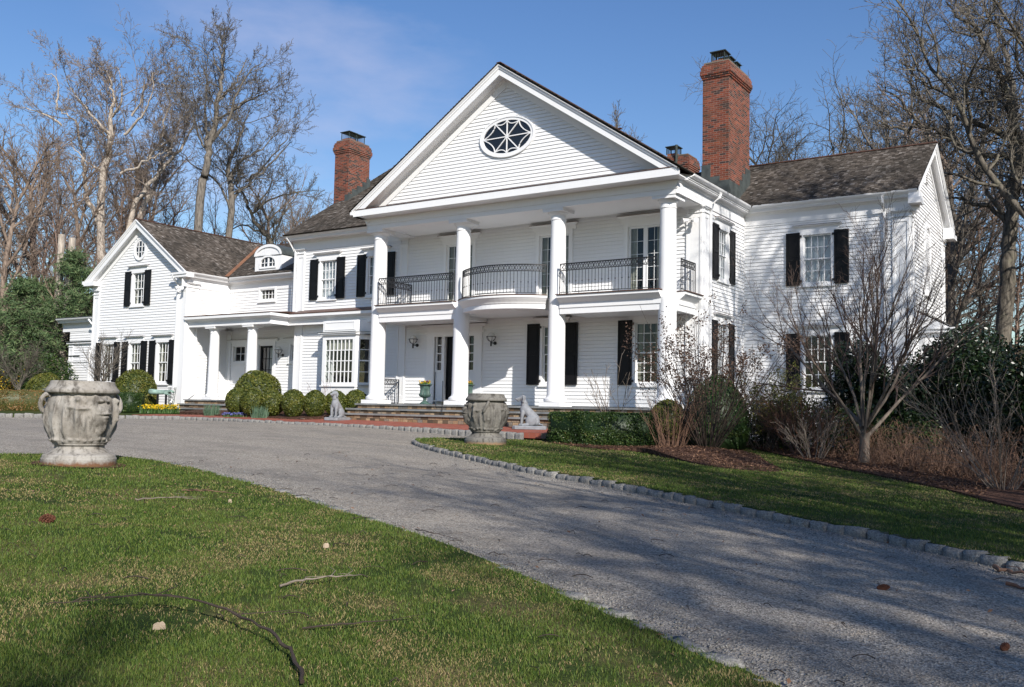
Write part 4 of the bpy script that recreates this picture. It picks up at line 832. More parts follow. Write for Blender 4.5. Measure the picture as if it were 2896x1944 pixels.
chimney(-12.25, -11.3, 30.0, 32.05, 6.0, 11.60, [(-11.78, 30.42, .42, .40), (-11.78, 31.06, .34, .32), (-11.78, 31.66, .34, .32)], fl)
fl = [(-28.45, -28.27, 29.325, 29.38, 8.6, 9.25), (-28.33, -28.265, 29.36, 29.6, 8.6, 9.3), (-28.33, -28.268, 29.6, 29.9, 8.8, 9.55), (-28.33, -28.265, 29.9, 30.25, 9.0, 9.75), (-28.33, -28.268, 30.25, 30.5, 9.2, 10.0), (-28.33, -28.265, 30.5, 30.72, 9.4, 10.2), (-28.75, -28.45, 29.328, 29.38, 8.6, 9.0)]
chimney(-29.13, -28.3, 29.35, 30.68, -.6, 11.12, [(-28.72, 29.75, .4, .4), (-28.72, 30.3, .36, .4)], fl)
ch = chimney(-16.05, -14.85, 34.9, 35.9, 8.5, 9.98, [(-15.62, 35.2, .4, .4)], None)
MB().tube([(-15.35, 34.84, 9.6), (-15.35, 34.84, 10.98)], .06, 8).build('vent_pipe', 'mesh_cap', ch)

# --- gutters' downspouts
def spout(pts, r=.045): return MB().tube(pts, r, 4).build('downspout', 'white', house)
spout([(-10.62, 27.55, 6.95), (-10.66, 27.52, 6.78), (-10.92, 27.48, 6.58), (-10.92, 27.48, -.7)]); spout([(-6.42, 30.3, 6.95), (-6.42, 30.34, 6.75), (-6.42, 30.61, 6.5), (-6.42, 30.61, -1.1)])
spout([(-28.85, 26.45, 6.9), (-28.83, 26.6, 6.75), (-28.78, 26.92, 6.35), (-28.78, 26.92, 3.9)], .05); spout([(-34.35, 25.1, 5.58), (-34.3, 25.16, 5.4), (-34.34, 25.42, 5.15), (-34.34, 25.42, .25), (-34.3, 25.3, .05)], .05)
spout([(-33.69, 25.98, 3.3), (-33.69, 25.98, .45), (-33.69, 25.45, .12), (-33.69, 25.42, -.3)], .04); spout([(-40.85, 25.4, 3.9), (-40.75, 25.5, 3.7), (-40.72, 25.82, 3.45), (-40.72, 25.82, -.3)], .045)
# ------------------------------------------------------------------ ground
def gd(x, y):
    x = np.asarray(x, float); y = np.asarray(y, float); t = (x + 20.5) / 1.5
    sp = 1.5 * np.logaddexp(0, np.clip(t, -40, 40)); sp = np.where(sp > 32, 32 + (sp - 32) * 0.2, sp)
    z = -0.56 - 0.042 * sp + 0.003 * np.clip(y - 22, -60, 40)
    d = np.maximum(0, -(x + 44) * 0.75 + (y - 31) * 0.62); hill = 15 * (1 - np.exp(-(d / 42) ** 1.6)); return z + hill
def bedz(x, y): return gd(x, y) + 0.13
def walkz(x, y):
    x = np.asarray(x, float); y = np.asarray(y, float); return -0.40 + 0.035 * np.clip(y - 24, -3, 3) - 0.010 * np.maximum(x + 25, -9)
def smooth_line(P, n=8, closed=False):
    """Catmull-Rom through P"""
    P = [np.array(p, float) for p in P]; out = []; k = len(P)
    for i in range(k if closed else k - 1):
        if closed: a, b, c, d = P[i - 1], P[i], P[(i + 1) % k], P[(i + 2) % k]
        else: a, b, c, d = P[max(i - 1, 0)], P[i], P[i + 1], P[min(i + 2, k - 1)]
        for t in np.arange(n) / n: out.append(0.5 * (2 * b + (c - a) * t + (2 * a - 5 * b + 4 * c - d) * t * t + (3 * b - a - 3 * c + d) * t ** 3))
    if not closed: out.append(P[-1])
    return out
def inside(poly, x, y):
    px = np.array([p[0] for p in poly]); py = np.array([p[1] for p in poly]); r = np.zeros(np.shape(x), bool); j = len(px) - 1
    for i in range(len(px)):
        c = ((py[i] > y) != (py[j] > y)) & (x < (px[j] - px[i]) * (y - py[i]) / (py[j] - py[i] + 1e-12) + px[i]); r ^= c; j = i
    return r
def sheet(name, poly, zf, mat, sp=0.6, skirt=0.0, kind='structure', label=None):
    pts = [tuple(p[:2]) for p in poly]; n = len(pts); x0, x1 = min(p[0] for p in pts), max(p[0] for p in pts); y0, y1 = min(p[1] for p in pts), max(p[1] for p in pts)
    gx, gy = np.meshgrid(np.arange(x0, x1, sp), np.arange(y0, y1, sp)); gx = gx.ravel() + 0.013; gy = gy.ravel() + 0.017; ok = inside(pts, gx, gy)
    allp = [Vector(p) for p in pts] + [Vector((a, b)) for a, b in zip(gx[ok], gy[ok])]
    v, e, f = delaunay_2d_cdt(allp, [(i, (i + 1) % n) for i in range(n)], [], 1, 1e-5)[:3]
    V = np.array([(p.x, p.y) for p in v]); z = zf(V[:, 0], V[:, 1]); V = np.column_stack([V, z]); F = [tuple(q) for q in f]
    me = bpy.data.meshes.new(name); VV = V.tolist()
    if skirt:
        b = len(VV)
        for p in pts: zz = float(zf(p[0], p[1])); VV.append((p[0], p[1], zz - 0.002)); VV.append((p[0], p[1], zz - skirt))
        for i in range(n): j = (i + 1) % n; F.append((b + 2 * i, b + 2 * j, b + 2 * j + 1, b + 2 * i + 1))
    me.from_pydata(VV, [], F); me.materials.append(M[mat]); o = bpy.data.objects.new(name, me); COL.objects.link(o)
    bm_norm(me); return tag(o, label, kind=kind)
def bm_norm(me):
    for p in me.polygons: pass
    import bmesh
    bm = bmesh.new(); bm.from_mesh(me)
    for f in bm.faces:
        f.normal_update()
        if f.normal.z < -0.01: f.normal_flip()
    bm.to_mesh(me); bm.free()

# terrain out to the horizon
def axis(lo, hi, core0, core1, st):
    a = list(np.arange(core0, core1, st)); s = st; x = core0
    while x > lo: s *= 1.35; x -= s; a.insert(0, x)
    s = st; x = a[-1]
    while x < hi: s *= 1.35; x += s; a.append(x)
    return np.array(a)
ax, ay = axis(-900, 900, -60, 16, 1.0), axis(-900, 900, -14, 60, 1.0)
X, Y = np.meshgrid(ax, ay); rg = np.random.RandomState(1)
far = np.clip((np.hypot(X + 15, Y - 15) - 45) / 60, 0, 1)
Z = gd(X, Y) - 0.07 + far * rg.uniform(-.3, .3, X.shape)
nx_, ny_ = len(ax), len(ay); idx = np.arange(nx_ * ny_).reshape(ny_, nx_)
F = np.stack([idx[:-1, :-1], idx[:-1, 1:], idx[1:, 1:], idx[1:, :-1]], -1).reshape(-1, 4)
tag(np_mesh('ground', np.column_stack([X.ravel(), Y.ravel(), Z.ravel()]), F, 'litter', smooth=True), kind='structure')

left_edge = [(-17.2, 4.2), (-16.0, 6.6), (-14.76, 7.82), (-14.49, 8.6), (-13.87, 9.2), (-12.32, 9.22), (-10.03, 8.63), (-8.29, 8.08), (-6.54, 7.38), (-5.34, 6.87), (-3.95, 6.2), (-2.94, 5.7), (-2.13, 5.24), (-1.59, 4.92), (0.2, 3.7), (2.6, 1.6)]
curb_line = [(-14.75, 18.9), (-14.75, 18.1), (-14.25, 17.35), (-12.9, 16.25), (-11.2, 15.2), (-8.9, 13.95), (-6.8, 13.15), (-5.0, 12.3), (-3.55, 11.6), (-2.4, 11.05), (-1.45, 10.5), (-0.6, 9.95), (1.5, 8.6), (5.0, 6.2), (9, 3.2)]
walk_front = [(-14.2, 21.75), (-17, 21.85), (-20, 21.85), (-24, 21.8), (-27.5, 21.85), (-29.3, 21.5), (-30.9, 20.3), (-31.75, 18.5), (-32.3, 16.9), (-33.0, 13.5), (-33.6, 9)]
LE = smooth_line(left_edge); CL = smooth_line(curb_line); WF = smooth_line(walk_front)
drive = [(-33.6, 9), (-33.2, -9), (4, -12), (14, -4), (9, 3.6)] + [tuple(p) for p in CL[::-1]] + [(-14.3, 20.9), (-14.0, 21.9)] + [tuple(p) for p in WF]
sheet('driveway', drive, lambda x, y: gd(x, y), 'gravel', 0.8)
lawn_l = [tuple(p) for p in LE] + [(2.4, -6), (-17, -7)]
def llz(x, y):
    return gd(x, y) + 0.022 + 0.02 * np.sin(np.asarray(x) * .9) * np.sin(np.asarray(y) * .7) ** 2
sheet('lawn', lawn_l, llz, 'turf', 0.5, 0.08)
lawn_r = [tuple(p) for p in CL] + [(14, 6), (14, 22), (0, 29), (-10.8, 27.2), (-10.9, 22), (-13.2, 21.6), (-14.1, 20.6)]
def lrz(x, y): return gd(x, y) + 0.10
sheet('lawn', lawn_r, lrz, 'turf', 0.7, 0.12)
bedA = smooth_line([(-13.1, 21.35), (-12.2, 20.55), (-11.0, 20.1), (-9.9, 20.3), (-8.6, 19.2), (-7.3, 18.2), (-6.3, 18.0), (-5.9, 18.7), (-6.9, 20.6), (-8.0, 22.8), (-8.9, 24.6), (-10.0, 24.8), (-11.2, 24.0), (-12.8, 22.6)], 6, True)
bc = np.array(bedA).mean(0)
def bedAz(x, y): return gd(x, y) + 0.115 + 0.20 * np.exp(-(((np.asarray(x) + 8.6) / 1.6) ** 2 + ((np.asarray(y) - 20.9) / 1.6) ** 2))
sheet('mulch_bed', bedA, bedAz, 'mulch', 0.3, 0.1)
bedB = smooth_line([(-10.95, 26.9), (-9.6, 26.7), (-8.6, 25.4), (-7.4, 23.7), (-5.6, 21.2), (-4.2, 19.6), (-2.7, 17.7), (-1.4, 15.5), (1.5, 12.2), (6, 9.5)], 6) + [(15, 10), (14, 40), (-5.5, 40), (-5.6, 30.8), (-10.95, 30.8)]
def bedBz(x, y): return gd(x, y) + 0.14
sheet('mulch_bed', bedB, bedBz, 'mulch', 0.6, 0.12)
# brick walk and the beds and grass strip in front of the left half of the house
WI = [np.array(p) + np.array((0, 0.16)) for p in WF[:45]]
walk = [tuple(p) for p in WI] + [(-31.3, 21.4), (-31.0, 22.4), (-29.0, 23.3), (-28.3, 22.95), (-23.9, 23.1), (-23.9, 24.3), (-12.6, 24.3), (-13.4, 21.95)]
sheet('brick_walk', walk, walkz, 'paver', 0.6, 0.15)
bedC = [(-31.4, 23.6), (-29.2, 23.2), (-28.3, 22.9), (-23.95, 23.0), (-23.75, 24.2), (-23.3, 27.0), (-28.7, 27.0), (-28.9, 24.8), (-31.5, 24.7)]
sheet('mulch_bed', bedC, lambda x, y: walkz(x, y) + 0.04 + 0.05 * np.clip(np.asarray(y) - 23, 0, 2), 'mulch', 0.4, 0.2)
strip = [tuple(p) for p in WF[44:]] + [(-40, 9), (-48, 12), (-52, 20), (-48, 25.4), (-33.8, 25.4), (-33.4, 24.4), (-31.6, 24.4), (-31.2, 22.4), (-31.45, 21.4)]
sheet('lawn', strip, lambda x, y: walkz(x, y) - 0.01 + 0.0 * np.asarray(x), 'turf', 0.8, 0.2)

# ------------------------------------------------------------------ kerbs of granite setts
def sett_mesh(seed, L=0.275, Wd=0.13, H=0.24):
    import bmesh
    rr = random.Random(seed); bm = bmesh.new(); bmesh.ops.create_cube(bm, size=1)
    bmesh.ops.scale(bm, vec=(L, Wd, H), verts=bm.verts); bmesh.ops.bevel(bm, geom=bm.edges[:], offset=0.013, segments=2, affect='EDGES'); bmesh.ops.subdivide_edges(bm, edges=[e for e in bm.edges if e.calc_length() > 0.05], cuts=3, use_grid_fill=True)
    for v in bm.verts: v.co += Vector((rr.uniform(-1, 1), rr.uniform(-1, 1), rr.uniform(-1, 1))) * 0.006 + Vector((0, math.sin(v.co.x * 14 + seed) * .006, math.sin(v.co.x * 11 + seed * 2) * .006))
    me = bpy.data.meshes.new('granite_sett'); bm.to_mesh(me); bm.free(); me.materials.append(M['granite'])
    me.polygons.foreach_set('use_smooth', [True] * len(me.polygons)); return me
SETT = [sett_mesh(s) for s in range(7)]
def kerb(name, label, line, zf, top, pitch=0.281, off=0.0, limit=100, start=0.0):
    loc = (float(line[0][0]), float(line[0][1]), 0); root = thing(name, label, 'kerb', loc)
    rr = random.Random(len(name)); P = [np.array(p) for p in line]; s = start; acc = 0; n = 0
    for a, b in zip(P, P[1:]):
        L_ = np.linalg.norm(b - a); d = (b - a) / (L_ + 1e-9)
        while s <= acc + L_ and n < limit:
            q = a + d * (s - acc) + np.array((-d[1], d[0])) * off
            o = bpy.data.objects.new('granite_sett', rr.choice(SETT)); COL.objects.link(o); o.parent = root
            o.location = (q[0] - loc[0], q[1] - loc[1], float(zf(q[0], q[1])) + top - 0.12 + rr.uniform(-.012, .012)); o.rotation_euler = (rr.uniform(-.05, .05), rr.uniform(-.03, .03), math.atan2(d[1], d[0]) + rr.uniform(-.04, .04) + rr.choice((0, math.pi)))
            o.scale = (rr.uniform(.78, 1.12), rr.uniform(.9, 1.1), 1); n += 1; s += pitch * o.scale[0]
        acc += L_
    return root
kerb('granite_kerb', 'raised kerb of rough granite setts along the right-hand lawn and its tip', CL, gd, 0.095, start=0.1)
kerb('granite_kerb', 'straight kerb of pale setts between the gravel drive and the brick walk', WF, lambda x, y: walkz(x, y), 0.0, off=-0.02)
kerb('granite_edging', 'flush granite edging between the left lawn and the gravel drive', LE[40:], gd, 0.022, start=0.0)

# ------------------------------------------------------------------ grass blades
def vnoise(x, y, s, seed):
    r = np.random.RandomState(seed).rand(64, 64); u = x * s + 500; v = y * s + 500; i = np.floor(u).astype(int); j = np.floor(v).astype(int); fu = u - i; fv = v - j; fu = fu * fu * (3 - 2 * fu); fv = fv * fv * (3 - 2 * fv)
    g = lambda a, b: r[a % 64, b % 64]; return (g(i, j) * (1 - fu) + g(i + 1, j) * fu) * (1 - fv) + (g(i, j + 1) * (1 - fu) + g(i + 1, j + 1) * fu) * fv
def grass(name, poly, zf, bands, seed, hmul=1.0, label=None):
    r = np.random.RandomState(seed); PX = []; SC_ = []
    x0, x1 = min(p[0] for p in poly), max(p[0] for p in poly); y0, y1 = min(p[1] for p in poly), max(p[1] for p in poly)
    for d0, d1, dens, wd in bands:
        bx0, bx1, by0, by1 = max(x0, -d1), min(x1, d1), max(y0, -d1), min(y1, d1); n = int((bx1 - bx0) * (by1 - by0) * dens); x = r.uniform(bx0, bx1, n); y = r.uniform(by0, by1, n); d = np.hypot(x, y)
        ang = np.arctan2(x * .8322 + y * .5544, -x * .5544 + y * .8322); ok = (d >= d0) & (d < d1) & (np.abs(ang) < 0.62) & inside(poly, x, y); PX.append(np.column_stack([x[ok], y[ok]])); SC_.append(np.full(ok.sum(), wd))
    P = np.concatenate(PX); wd = np.concatenate(SC_); n = len(P); x, y = P[:, 0], P[:, 1]; z = zf(x, y)
    patch = 0.34 * vnoise(x, y, 0.7, seed) + 0.36 * vnoise(x, y, 1.9, seed + 1) + 0.30 * vnoise(x, y, 5.5, seed + 2)
    bare = vnoise(x, y, 1.7, seed + 5) * .6 + vnoise(x, y, 5, seed + 6) * .4
    keep = (bare < 0.70) | (r.rand(n) < 0.35); P, wd, x, y, z, patch = P[keep], wd[keep], x[keep], y[keep], z[keep], patch[keep]; n = len(x)
    h = hmul * r.uniform(.010, .030, n) * (0.65 + 0.7 * (1 - patch)) * (1 + 20 * (wd - .004)); th = r.uniform(0, 6.283, n); ln = r.uniform(.2, 1.1, n) * h; la = r.uniform(0, 6.283, n)
    cx, cy = np.cos(th) * wd / 2, np.sin(th) * wd / 2; lx, ly = np.cos(la) * ln, np.sin(la) * ln
    straw = r.rand(n) < np.clip((patch - 0.41) * 2.8, 0.03, 0.72); rn = np.where(straw, r.uniform(.68, .95, n), r.uniform(0, .6, n)); h = np.where(straw, h * .7, h)
    V = np.empty((n, 5, 3)); V[:, 0] = np.column_stack([x - cx, y - cy, z - .004]); V[:, 1] = np.column_stack([x + cx, y + cy, z - .004]); V[:, 2] = np.column_stack([x + cx * .7 + lx * .35, y + cy * .7 + ly * .35, z + h * .6]); V[:, 3] = np.column_stack([x - cx * .7 + lx * .35, y - cy * .7 + ly * .35, z + h * .6]); V[:, 4] = np.column_stack([x + lx, y + ly, z + h])
    b = np.arange(n)[:, None] * 5; F3 = np.concatenate([b + [0, 1, 2], b + [0, 2, 3], b + [3, 2, 4]], 0); o = np_mesh(name, V.reshape(-1, 3), F3, 'blade', np.tile(rn, 3)); return tag(o, label, kind='stuff')
tag(grass('grass', lawn_l, llz, [(3.0, 5.5, 9500, .0034), (5.5, 8, 5600, .0042), (8, 11, 3400, .0055), (11, 20, 1700, .008)], 11), 'patchy green and straw coloured lawn grass in the foreground', 'grass')
tag(grass('grass', lawn_r, lrz, [(8, 13, 2200, .007), (13, 19, 1200, .010), (19, 30, 500, .014)], 21), 'shaded lawn grass behind the granite kerb', 'grass')
# ------------------------------------------------------------------ lamps, statues, urns, garden pieces
def wall_lamp(x, y, z, label):
    t = thing('wall_lamp', label, 'lamp', (x, y, z), 'globe wall lamps in iron cages')
    T = FR(y); mb = MB(T); c = 0.26
    mb.tube([(x, 0.0, z - .13), (x, .035, z - .13)], .06, 12); mb.tube([(x, .03, z - .13), (x, c, z - .13)], .02, 6); mb.tube([(x, c, z - .25), (x, c, z - .08)], .03, 8)
    mb.build('bracket', 'iron', t)
    k = MB(); rr_ = 0.165; yy = y - c
    k.tube([(x + rr_ * math.cos(a * math.pi / 12), yy + rr_ * math.sin(a * math.pi / 12), z + .08) for a in range(25)], .012, 5)
    for q in range(6):
        a = q * math.pi / 3 + .3; k.tube([(x + rr_ * math.cos(a) * math.cos(s), yy + rr_ * math.sin(a) * math.cos(s), z + .08 - .17 * math.sin(s)) for s in np.linspace(0, 1.45, 7)], .009, 4)
    k.build('cage', 'iron', t)
    MB().ball((x, yy, z + .08), (.135, .135, .15), 20, 14).build('globe', 'globe', t, True)
wall_lamp(-22.2, 26.98, 2.50, 'caged globe wall lamp left of the front door'); wall_lamp(-18.68, 26.98, 2.50, 'caged globe wall lamp right of the front door, above the dog statue'); wall_lamp(-30.18, 27.73, 2.30, 'smaller caged globe wall lamp beside the side porch door')

def floodlight(x, y, z, dirs, label):
    t = thing('floodlight', label, 'floodlight', (x, y, z), 'twin floodlights under the eaves')
    m = MB(); m.tube([(x, y + .09, z), (x, y + .05, z)], .06, 10); m.tube([(x - .12, y, z), (x + .12, y, z)], .018, 6); m.tube([(x, y + .05, z), (x, y, z)], .02, 6); m.build('mount', 'white', t)
    for s, d in zip((-.12, .12), dirs):
        d = Vector(d).normalized(); p = Vector((x + s, y, z)); h = MB(); h.tube([p - d * .02, p + d * .05, p + d * .12, p + d * .18], [.035, .05, .06, .085], 14); o = h.build('lamp_head', 'white', t, True)
floodlight(-11.28, 26.80, 6.02, ((-.7, -.7, -.2), (.5, -.8, -.3)), 'white twin floodlight on the pilaster at the right end of the portico')
floodlight(-33.9, 25.25, 5.0, ((-.3, -.9, -.3), (.6, -.7, -.3)), 'white twin floodlight at the corner of the left gable')
t = tag(MB(FR(27.75)).box(-32.06, -31.9, .02, .045, 1.62, 1.92).build('wall_plaque', 'plaque_bronze', loc=(-31.98, 27.73, 1.77)), 'small bronze plaque on the porch wall left of the side door', 'plaque')

# big carved stone urns
URN_P = [(.50, 0), (.503, .09), (.506, .105), (.492, .115), (.487, .145), (.474, .163), (.43, .175), (.40, .19), (.36, .225), (.332, .255), (.332, .275), (.33, .29), (.375, .305), (.392, .325), (.415, .38), (.44, .45), (.457, .53), (.470, .61), (.478, .70), (.482, .78), (.482, .86), (.470, .94), (.448, 1.0), (.438, 1.03), (.492, 1.038), (.50, 1.06), (.497, 1.085), (.48, 1.105), (.455, 1.135), (.437, 1.17), (.43, 1.205), (.41, 1.212), (.385, 1.21), (.37, 1.15), (.36, 1.0), (.02, .98)]
def urn_mesh():
    r = np.random.RandomState(8); P = np.array(URN_P); s = np.concatenate([[0], np.cumsum(np.hypot(*np.diff(P, axis=0).T))]); t = np.linspace(0, s[-1], 150); rr_ = np.interp(t, s, P[:, 0]); zz = np.interp(t, s, P[:, 1]); n = 200; th = np.arange(n) * 2 * np.pi / n
    TH, ZZ = np.meshgrid(th, zz); RR = np.repeat(rr_[:, None], n, 1); D = np.zeros_like(RR)
    def g(t0, z0, st, sz, amp):
        d = (TH - t0 + np.pi) % (2 * np.pi) - np.pi; return amp * np.exp(-(d / st) ** 2 - ((ZZ - z0) / sz) ** 2)
    for f0 in (0.0, np.pi):
        D += g(f0, .80, .22, .13, .04); D += g(f0, .64, .17, .13, .045); D += g(f0, .52, .08, .07, .03); D += g(f0, .86, .035, .07, .03)
        for sg in (-1, 1):
            D += g(f0 + sg * .10, .93, .08, .018, .03) + g(f0 + sg * .10, .885, .05, .022, -.03) + g(f0 + sg * .13, .80, .06, .04, .02) + g(f0 + sg * .10, .745, .09, .015, .022) + g(f0 + sg * .26, .90, .07, .10, .022) + g(f0 + sg * .30, .72, .05, .09, .018)
        D += g(f0, .725, .08, .012, -.03) + g(f0, .70, .05, .016, .018)
        for q in range(9): D += g(f0 + (q - 4) * .06, .97 + .02 * math.cos(q), .03, .03, .02)
    for f0 in (0.0, np.pi):
        for q, (a, z0, sa, sz, am) in enumerate(((-.75, .72, .07, .20, .035), (-.75, .95, .06, .035, .035), (-.60, .82, .18, .025, .025), (-.92, .84, .10, .03, .022), (-.55, .60, .06, .12, .028), (-1.1, .62, .07, .20, .03), (.62, .74, .08, .18, .035), (.62, .94, .055, .035, .03), (.80, .80, .14, .03, .025), (1.2, .66, .08, .20, .03), (-1.45, .58, .06, .24, .03), (.95, .55, .05, .12, .022))): D += g(f0 + a, z0, sa, sz, am)
    for q in range(90): D += g(r.uniform(0, 6.28), r.uniform(.34, .98), r.uniform(.02, .07), r.uniform(.015, .05), r.uniform(-.012, .014))
    for q in range(26): D += g(q * 6.283 / 26 + r.uniform(-.05, .05), .36 + r.uniform(-.02, .03), .07, .02, .016)
    msk = ((ZZ > .30) & (ZZ < 1.03) & (RR > .37)).astype(float); RR = RR + (D * 2.1 - .024) * msk; ST = np.zeros_like(RR)
    for f0 in (0.0, np.pi):
        for (a_, z_, sa_, sz_, am_) in ((0, .60, .20, .10, 1.0), (.05, .80, .24, .12, .8), (.32, .86, .12, .12, .9), (-.2, .95, .3, .05, .5), (-.9, .6, .12, .16, .5), (-1.3, .75, .15, .1, .45), (.9, .6, .2, .12, .6)):
            d = (TH - f0 - a_ + np.pi) % (2 * np.pi) - np.pi; ST += am_ * np.exp(-(d / sa_) ** 2 - ((ZZ - z_) / sz_) ** 2)
    V = np.stack([RR * np.cos(TH), RR * np.sin(TH), ZZ], -1).reshape(-1, 3); ids = np.arange(150 * n).reshape(150, n); nx = np.roll(ids, -1, 1); F = np.stack([ids[:-1], nx[:-1], nx[1:], ids[1:]], -1).reshape(-1, 4); me = np_mesh('bowl', V, F, 'urn_stone', smooth=True, link=False); at = me.attributes.new('stain', 'FLOAT', 'POINT'); at.data.foreach_set('value', np.clip(ST, 0, 1).ravel().astype(np.float32)); return me
UM = urn_mesh()
def handle_mesh(a0):
    m = MB(); P = []
    for q in range(15):
        t = q / 14; ang = -1.9 + 3.9 * t; rad = .465 + .082 * math.cos(ang); z = .89 + .13 * math.sin(ang); P.append((rad * math.cos(a0 + .12 * math.sin(ang)), rad * math.sin(a0 + .12 * math.sin(ang)), z))
    P = [(0.44 * math.cos(a0 - .1), 0.44 * math.sin(a0 - .1), .60)] + P + [(0.44 * math.cos(a0 + .2), .44 * math.sin(a0 + .2), .98)]
    m.tube(P, [.02] + [.033] * 15 + [.025], 8); return m
def big_urn(x, y, z, rot, mat, label):
    t = thing('stone_urn', label, 'urn', (x, y, z), 'carved stone urns by the drive', R(rot))
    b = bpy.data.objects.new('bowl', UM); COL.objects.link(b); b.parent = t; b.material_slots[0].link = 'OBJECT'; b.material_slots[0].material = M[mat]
    for a in (-114, 72): handle_mesh(R(a)).build('handle', mat, t, True, loc=(0, 0, 0)).location = (0, 0, 0)
big_urn(-12.72, 7.88, float(llz(-12.72, 7.88)) - .01, 4, 'urn_stone', 'pale carved stone urn with looped handles on the left lawn'); big_urn(-13.0, 18.45, float(lrz(-13.0, 18.45)) - .02, -127, 'urn_stone_shaded', 'weathered carved stone urn with tree shade in its colour at the tip of the right lawn')
sheet('bare_soil', [(-12.72 + .68 * math.cos(a * .314), 7.88 + .62 * math.sin(a * .314)) for a in range(20)], lambda x, y: llz(x, y) + .012, 'mulch', .3)

def capsule(mb, p0, p1, r0, r1, n=12):
    p0, p1 = Vector(p0), Vector(p1); d = (p1 - p0); L_ = d.length; d = d / L_ if L_ > 1e-6 else Vector((0, 0, 1)); P = []; Rd = []
    for a in (80, 55, 30): P.append(p0 - d * r0 * math.sin(R(a))); Rd.append(r0 * math.cos(R(a)))
    for k in range(4): t = k / 3; P.append(p0 + (p1 - p0) * t); Rd.append(r0 + (r1 - r0) * t)
    for a in (30, 55, 80): P.append(p1 + d * r1 * math.sin(R(a))); Rd.append(r1 * math.cos(R(a)))
    mb.tube(P, Rd, n)
def organic(mb, name, mat, parent, voxel, smooth=4):
    o = mb.build(name, mat, parent, True, loc=(0, 0, 0)); o.location = (0, 0, 0)
    m = o.modifiers.new('remesh', 'REMESH'); m.mode = 'VOXEL'; m.voxel_size = voxel; m.use_smooth_shade = True
    s = o.modifiers.new('smooth', 'SMOOTH'); s.iterations = smooth; s.factor = 0.5; return o
def dog(x, y, z, rot, hx, label):
    """sitting hound, +x forward"""
    t = thing('dog_statue', label, 'statue', (x, y, z), 'sitting dog statues by the steps', R(rot)); m = MB()
    capsule(m, (-.23, 0, .30), (.06, 0, .60), .155, .135); m.ball((.09, 0, .56), (.125, .125, .17), 14, 10); capsule(m, (.06, 0, .66), (.12, 0, .86), .115, .078)
    hd = Vector((.13, 0, .92)); ca, sa = math.cos(hx), math.sin(hx)
    def hp(a, b, c): return (hd.x + a * ca - b * sa, hd.y + a * sa + b * ca, hd.z + c)
    m.ball(hd, (.095, .092, .09), 14, 10); capsule(m, hp(.06, 0, -.005), hp(.18, 0, -.045), .058, .040); capsule(m, hp(.08, 0, -.05), hp(.14, 0, -.085), .03, .025); m.ball(hp(.215, 0, -.03), .026, 8, 6)
    for s in (-1, 1):
        capsule(m, hp(-.01, s * .08, .045), hp(-.02, s * .12, -.03), .036, .034); capsule(m, hp(-.02, s * .12, -.03), hp(0, s * .118, -.12), .036, .026)
        capsule(m, (.12, s * .085, .50), (.15, s * .085, .28), .066, .045); capsule(m, (.15, s * .085, .28), (.155, s * .085, .13), .04, .036); m.ball((.185, s * .085, .125), (.065, .042, .034), 10, 8)
        m.ball((-.13, s * .135, .25), (.17, .085, .16), 14, 10); capsule(m, (-.04, s * .16, .14), (.09, s * .165, .125), .048, .04); m.ball((.11, s * .165, .12), (.055, .042, .032), 10, 8)
    capsule(m, (-.34, 0, .16), (-.48, .10, .125), .035, .022); m.ball((-.24, 0, .22), (.15, .15, .13), 14, 10)
    organic(m, 'hound', 'statue_grey', t, .0125, 3)
    c = MB(); c.tube([(.085 + .098 * math.cos(a * .5236), .092 * math.sin(a * .5236), .755 - .04 * math.cos(a * .5236)) for a in range(13)], .011, 5); c.build('collar', 'statue_grey', t, loc=(0, 0, 0)).location = (0, 0, 0)
    p = MB(); p.poly([(-.58, -.20), (-.5, -.27), (.34, -.27), (.42, -.18), (.42, .18), (.34, .27), (-.5, .27), (-.58, .2)], 0, 1) if False else None
    pts = [(-.58, -.2), (-.5, -.27), (.33, -.27), (.42, -.19), (.42, .19), (.33, .27), (-.5, .27), (-.58, .2)]; lo = [p.p(a, b, 0) for a, b in pts]; md = [p.p(a, b, .075) for a, b in pts]; up = [p.p(a * .94 - .005, b * .92, .10) for a, b in pts]
    for A, B in ((lo, md), (md, up)):
        for i in range(8): p.face((A[i], A[(i + 1) % 8], B[(i + 1) % 8], B[i]))
    p.face(lo[::-1]); p.face(up); p.build('plinth', 'statue_grey', t, loc=(0, 0, 0)).location = (0, 0, 0)
dog(-22.9, 23.55, float(walkz(-22.9, 23.5)), -78, -.15, 'grey sitting dog statue facing the drive at the left end of the front steps')
dog(-15.0, 23.4, float(walkz(-15.0, 23.4)), 208, .1, 'grey sitting dog statue in profile facing left at the right of the front steps')

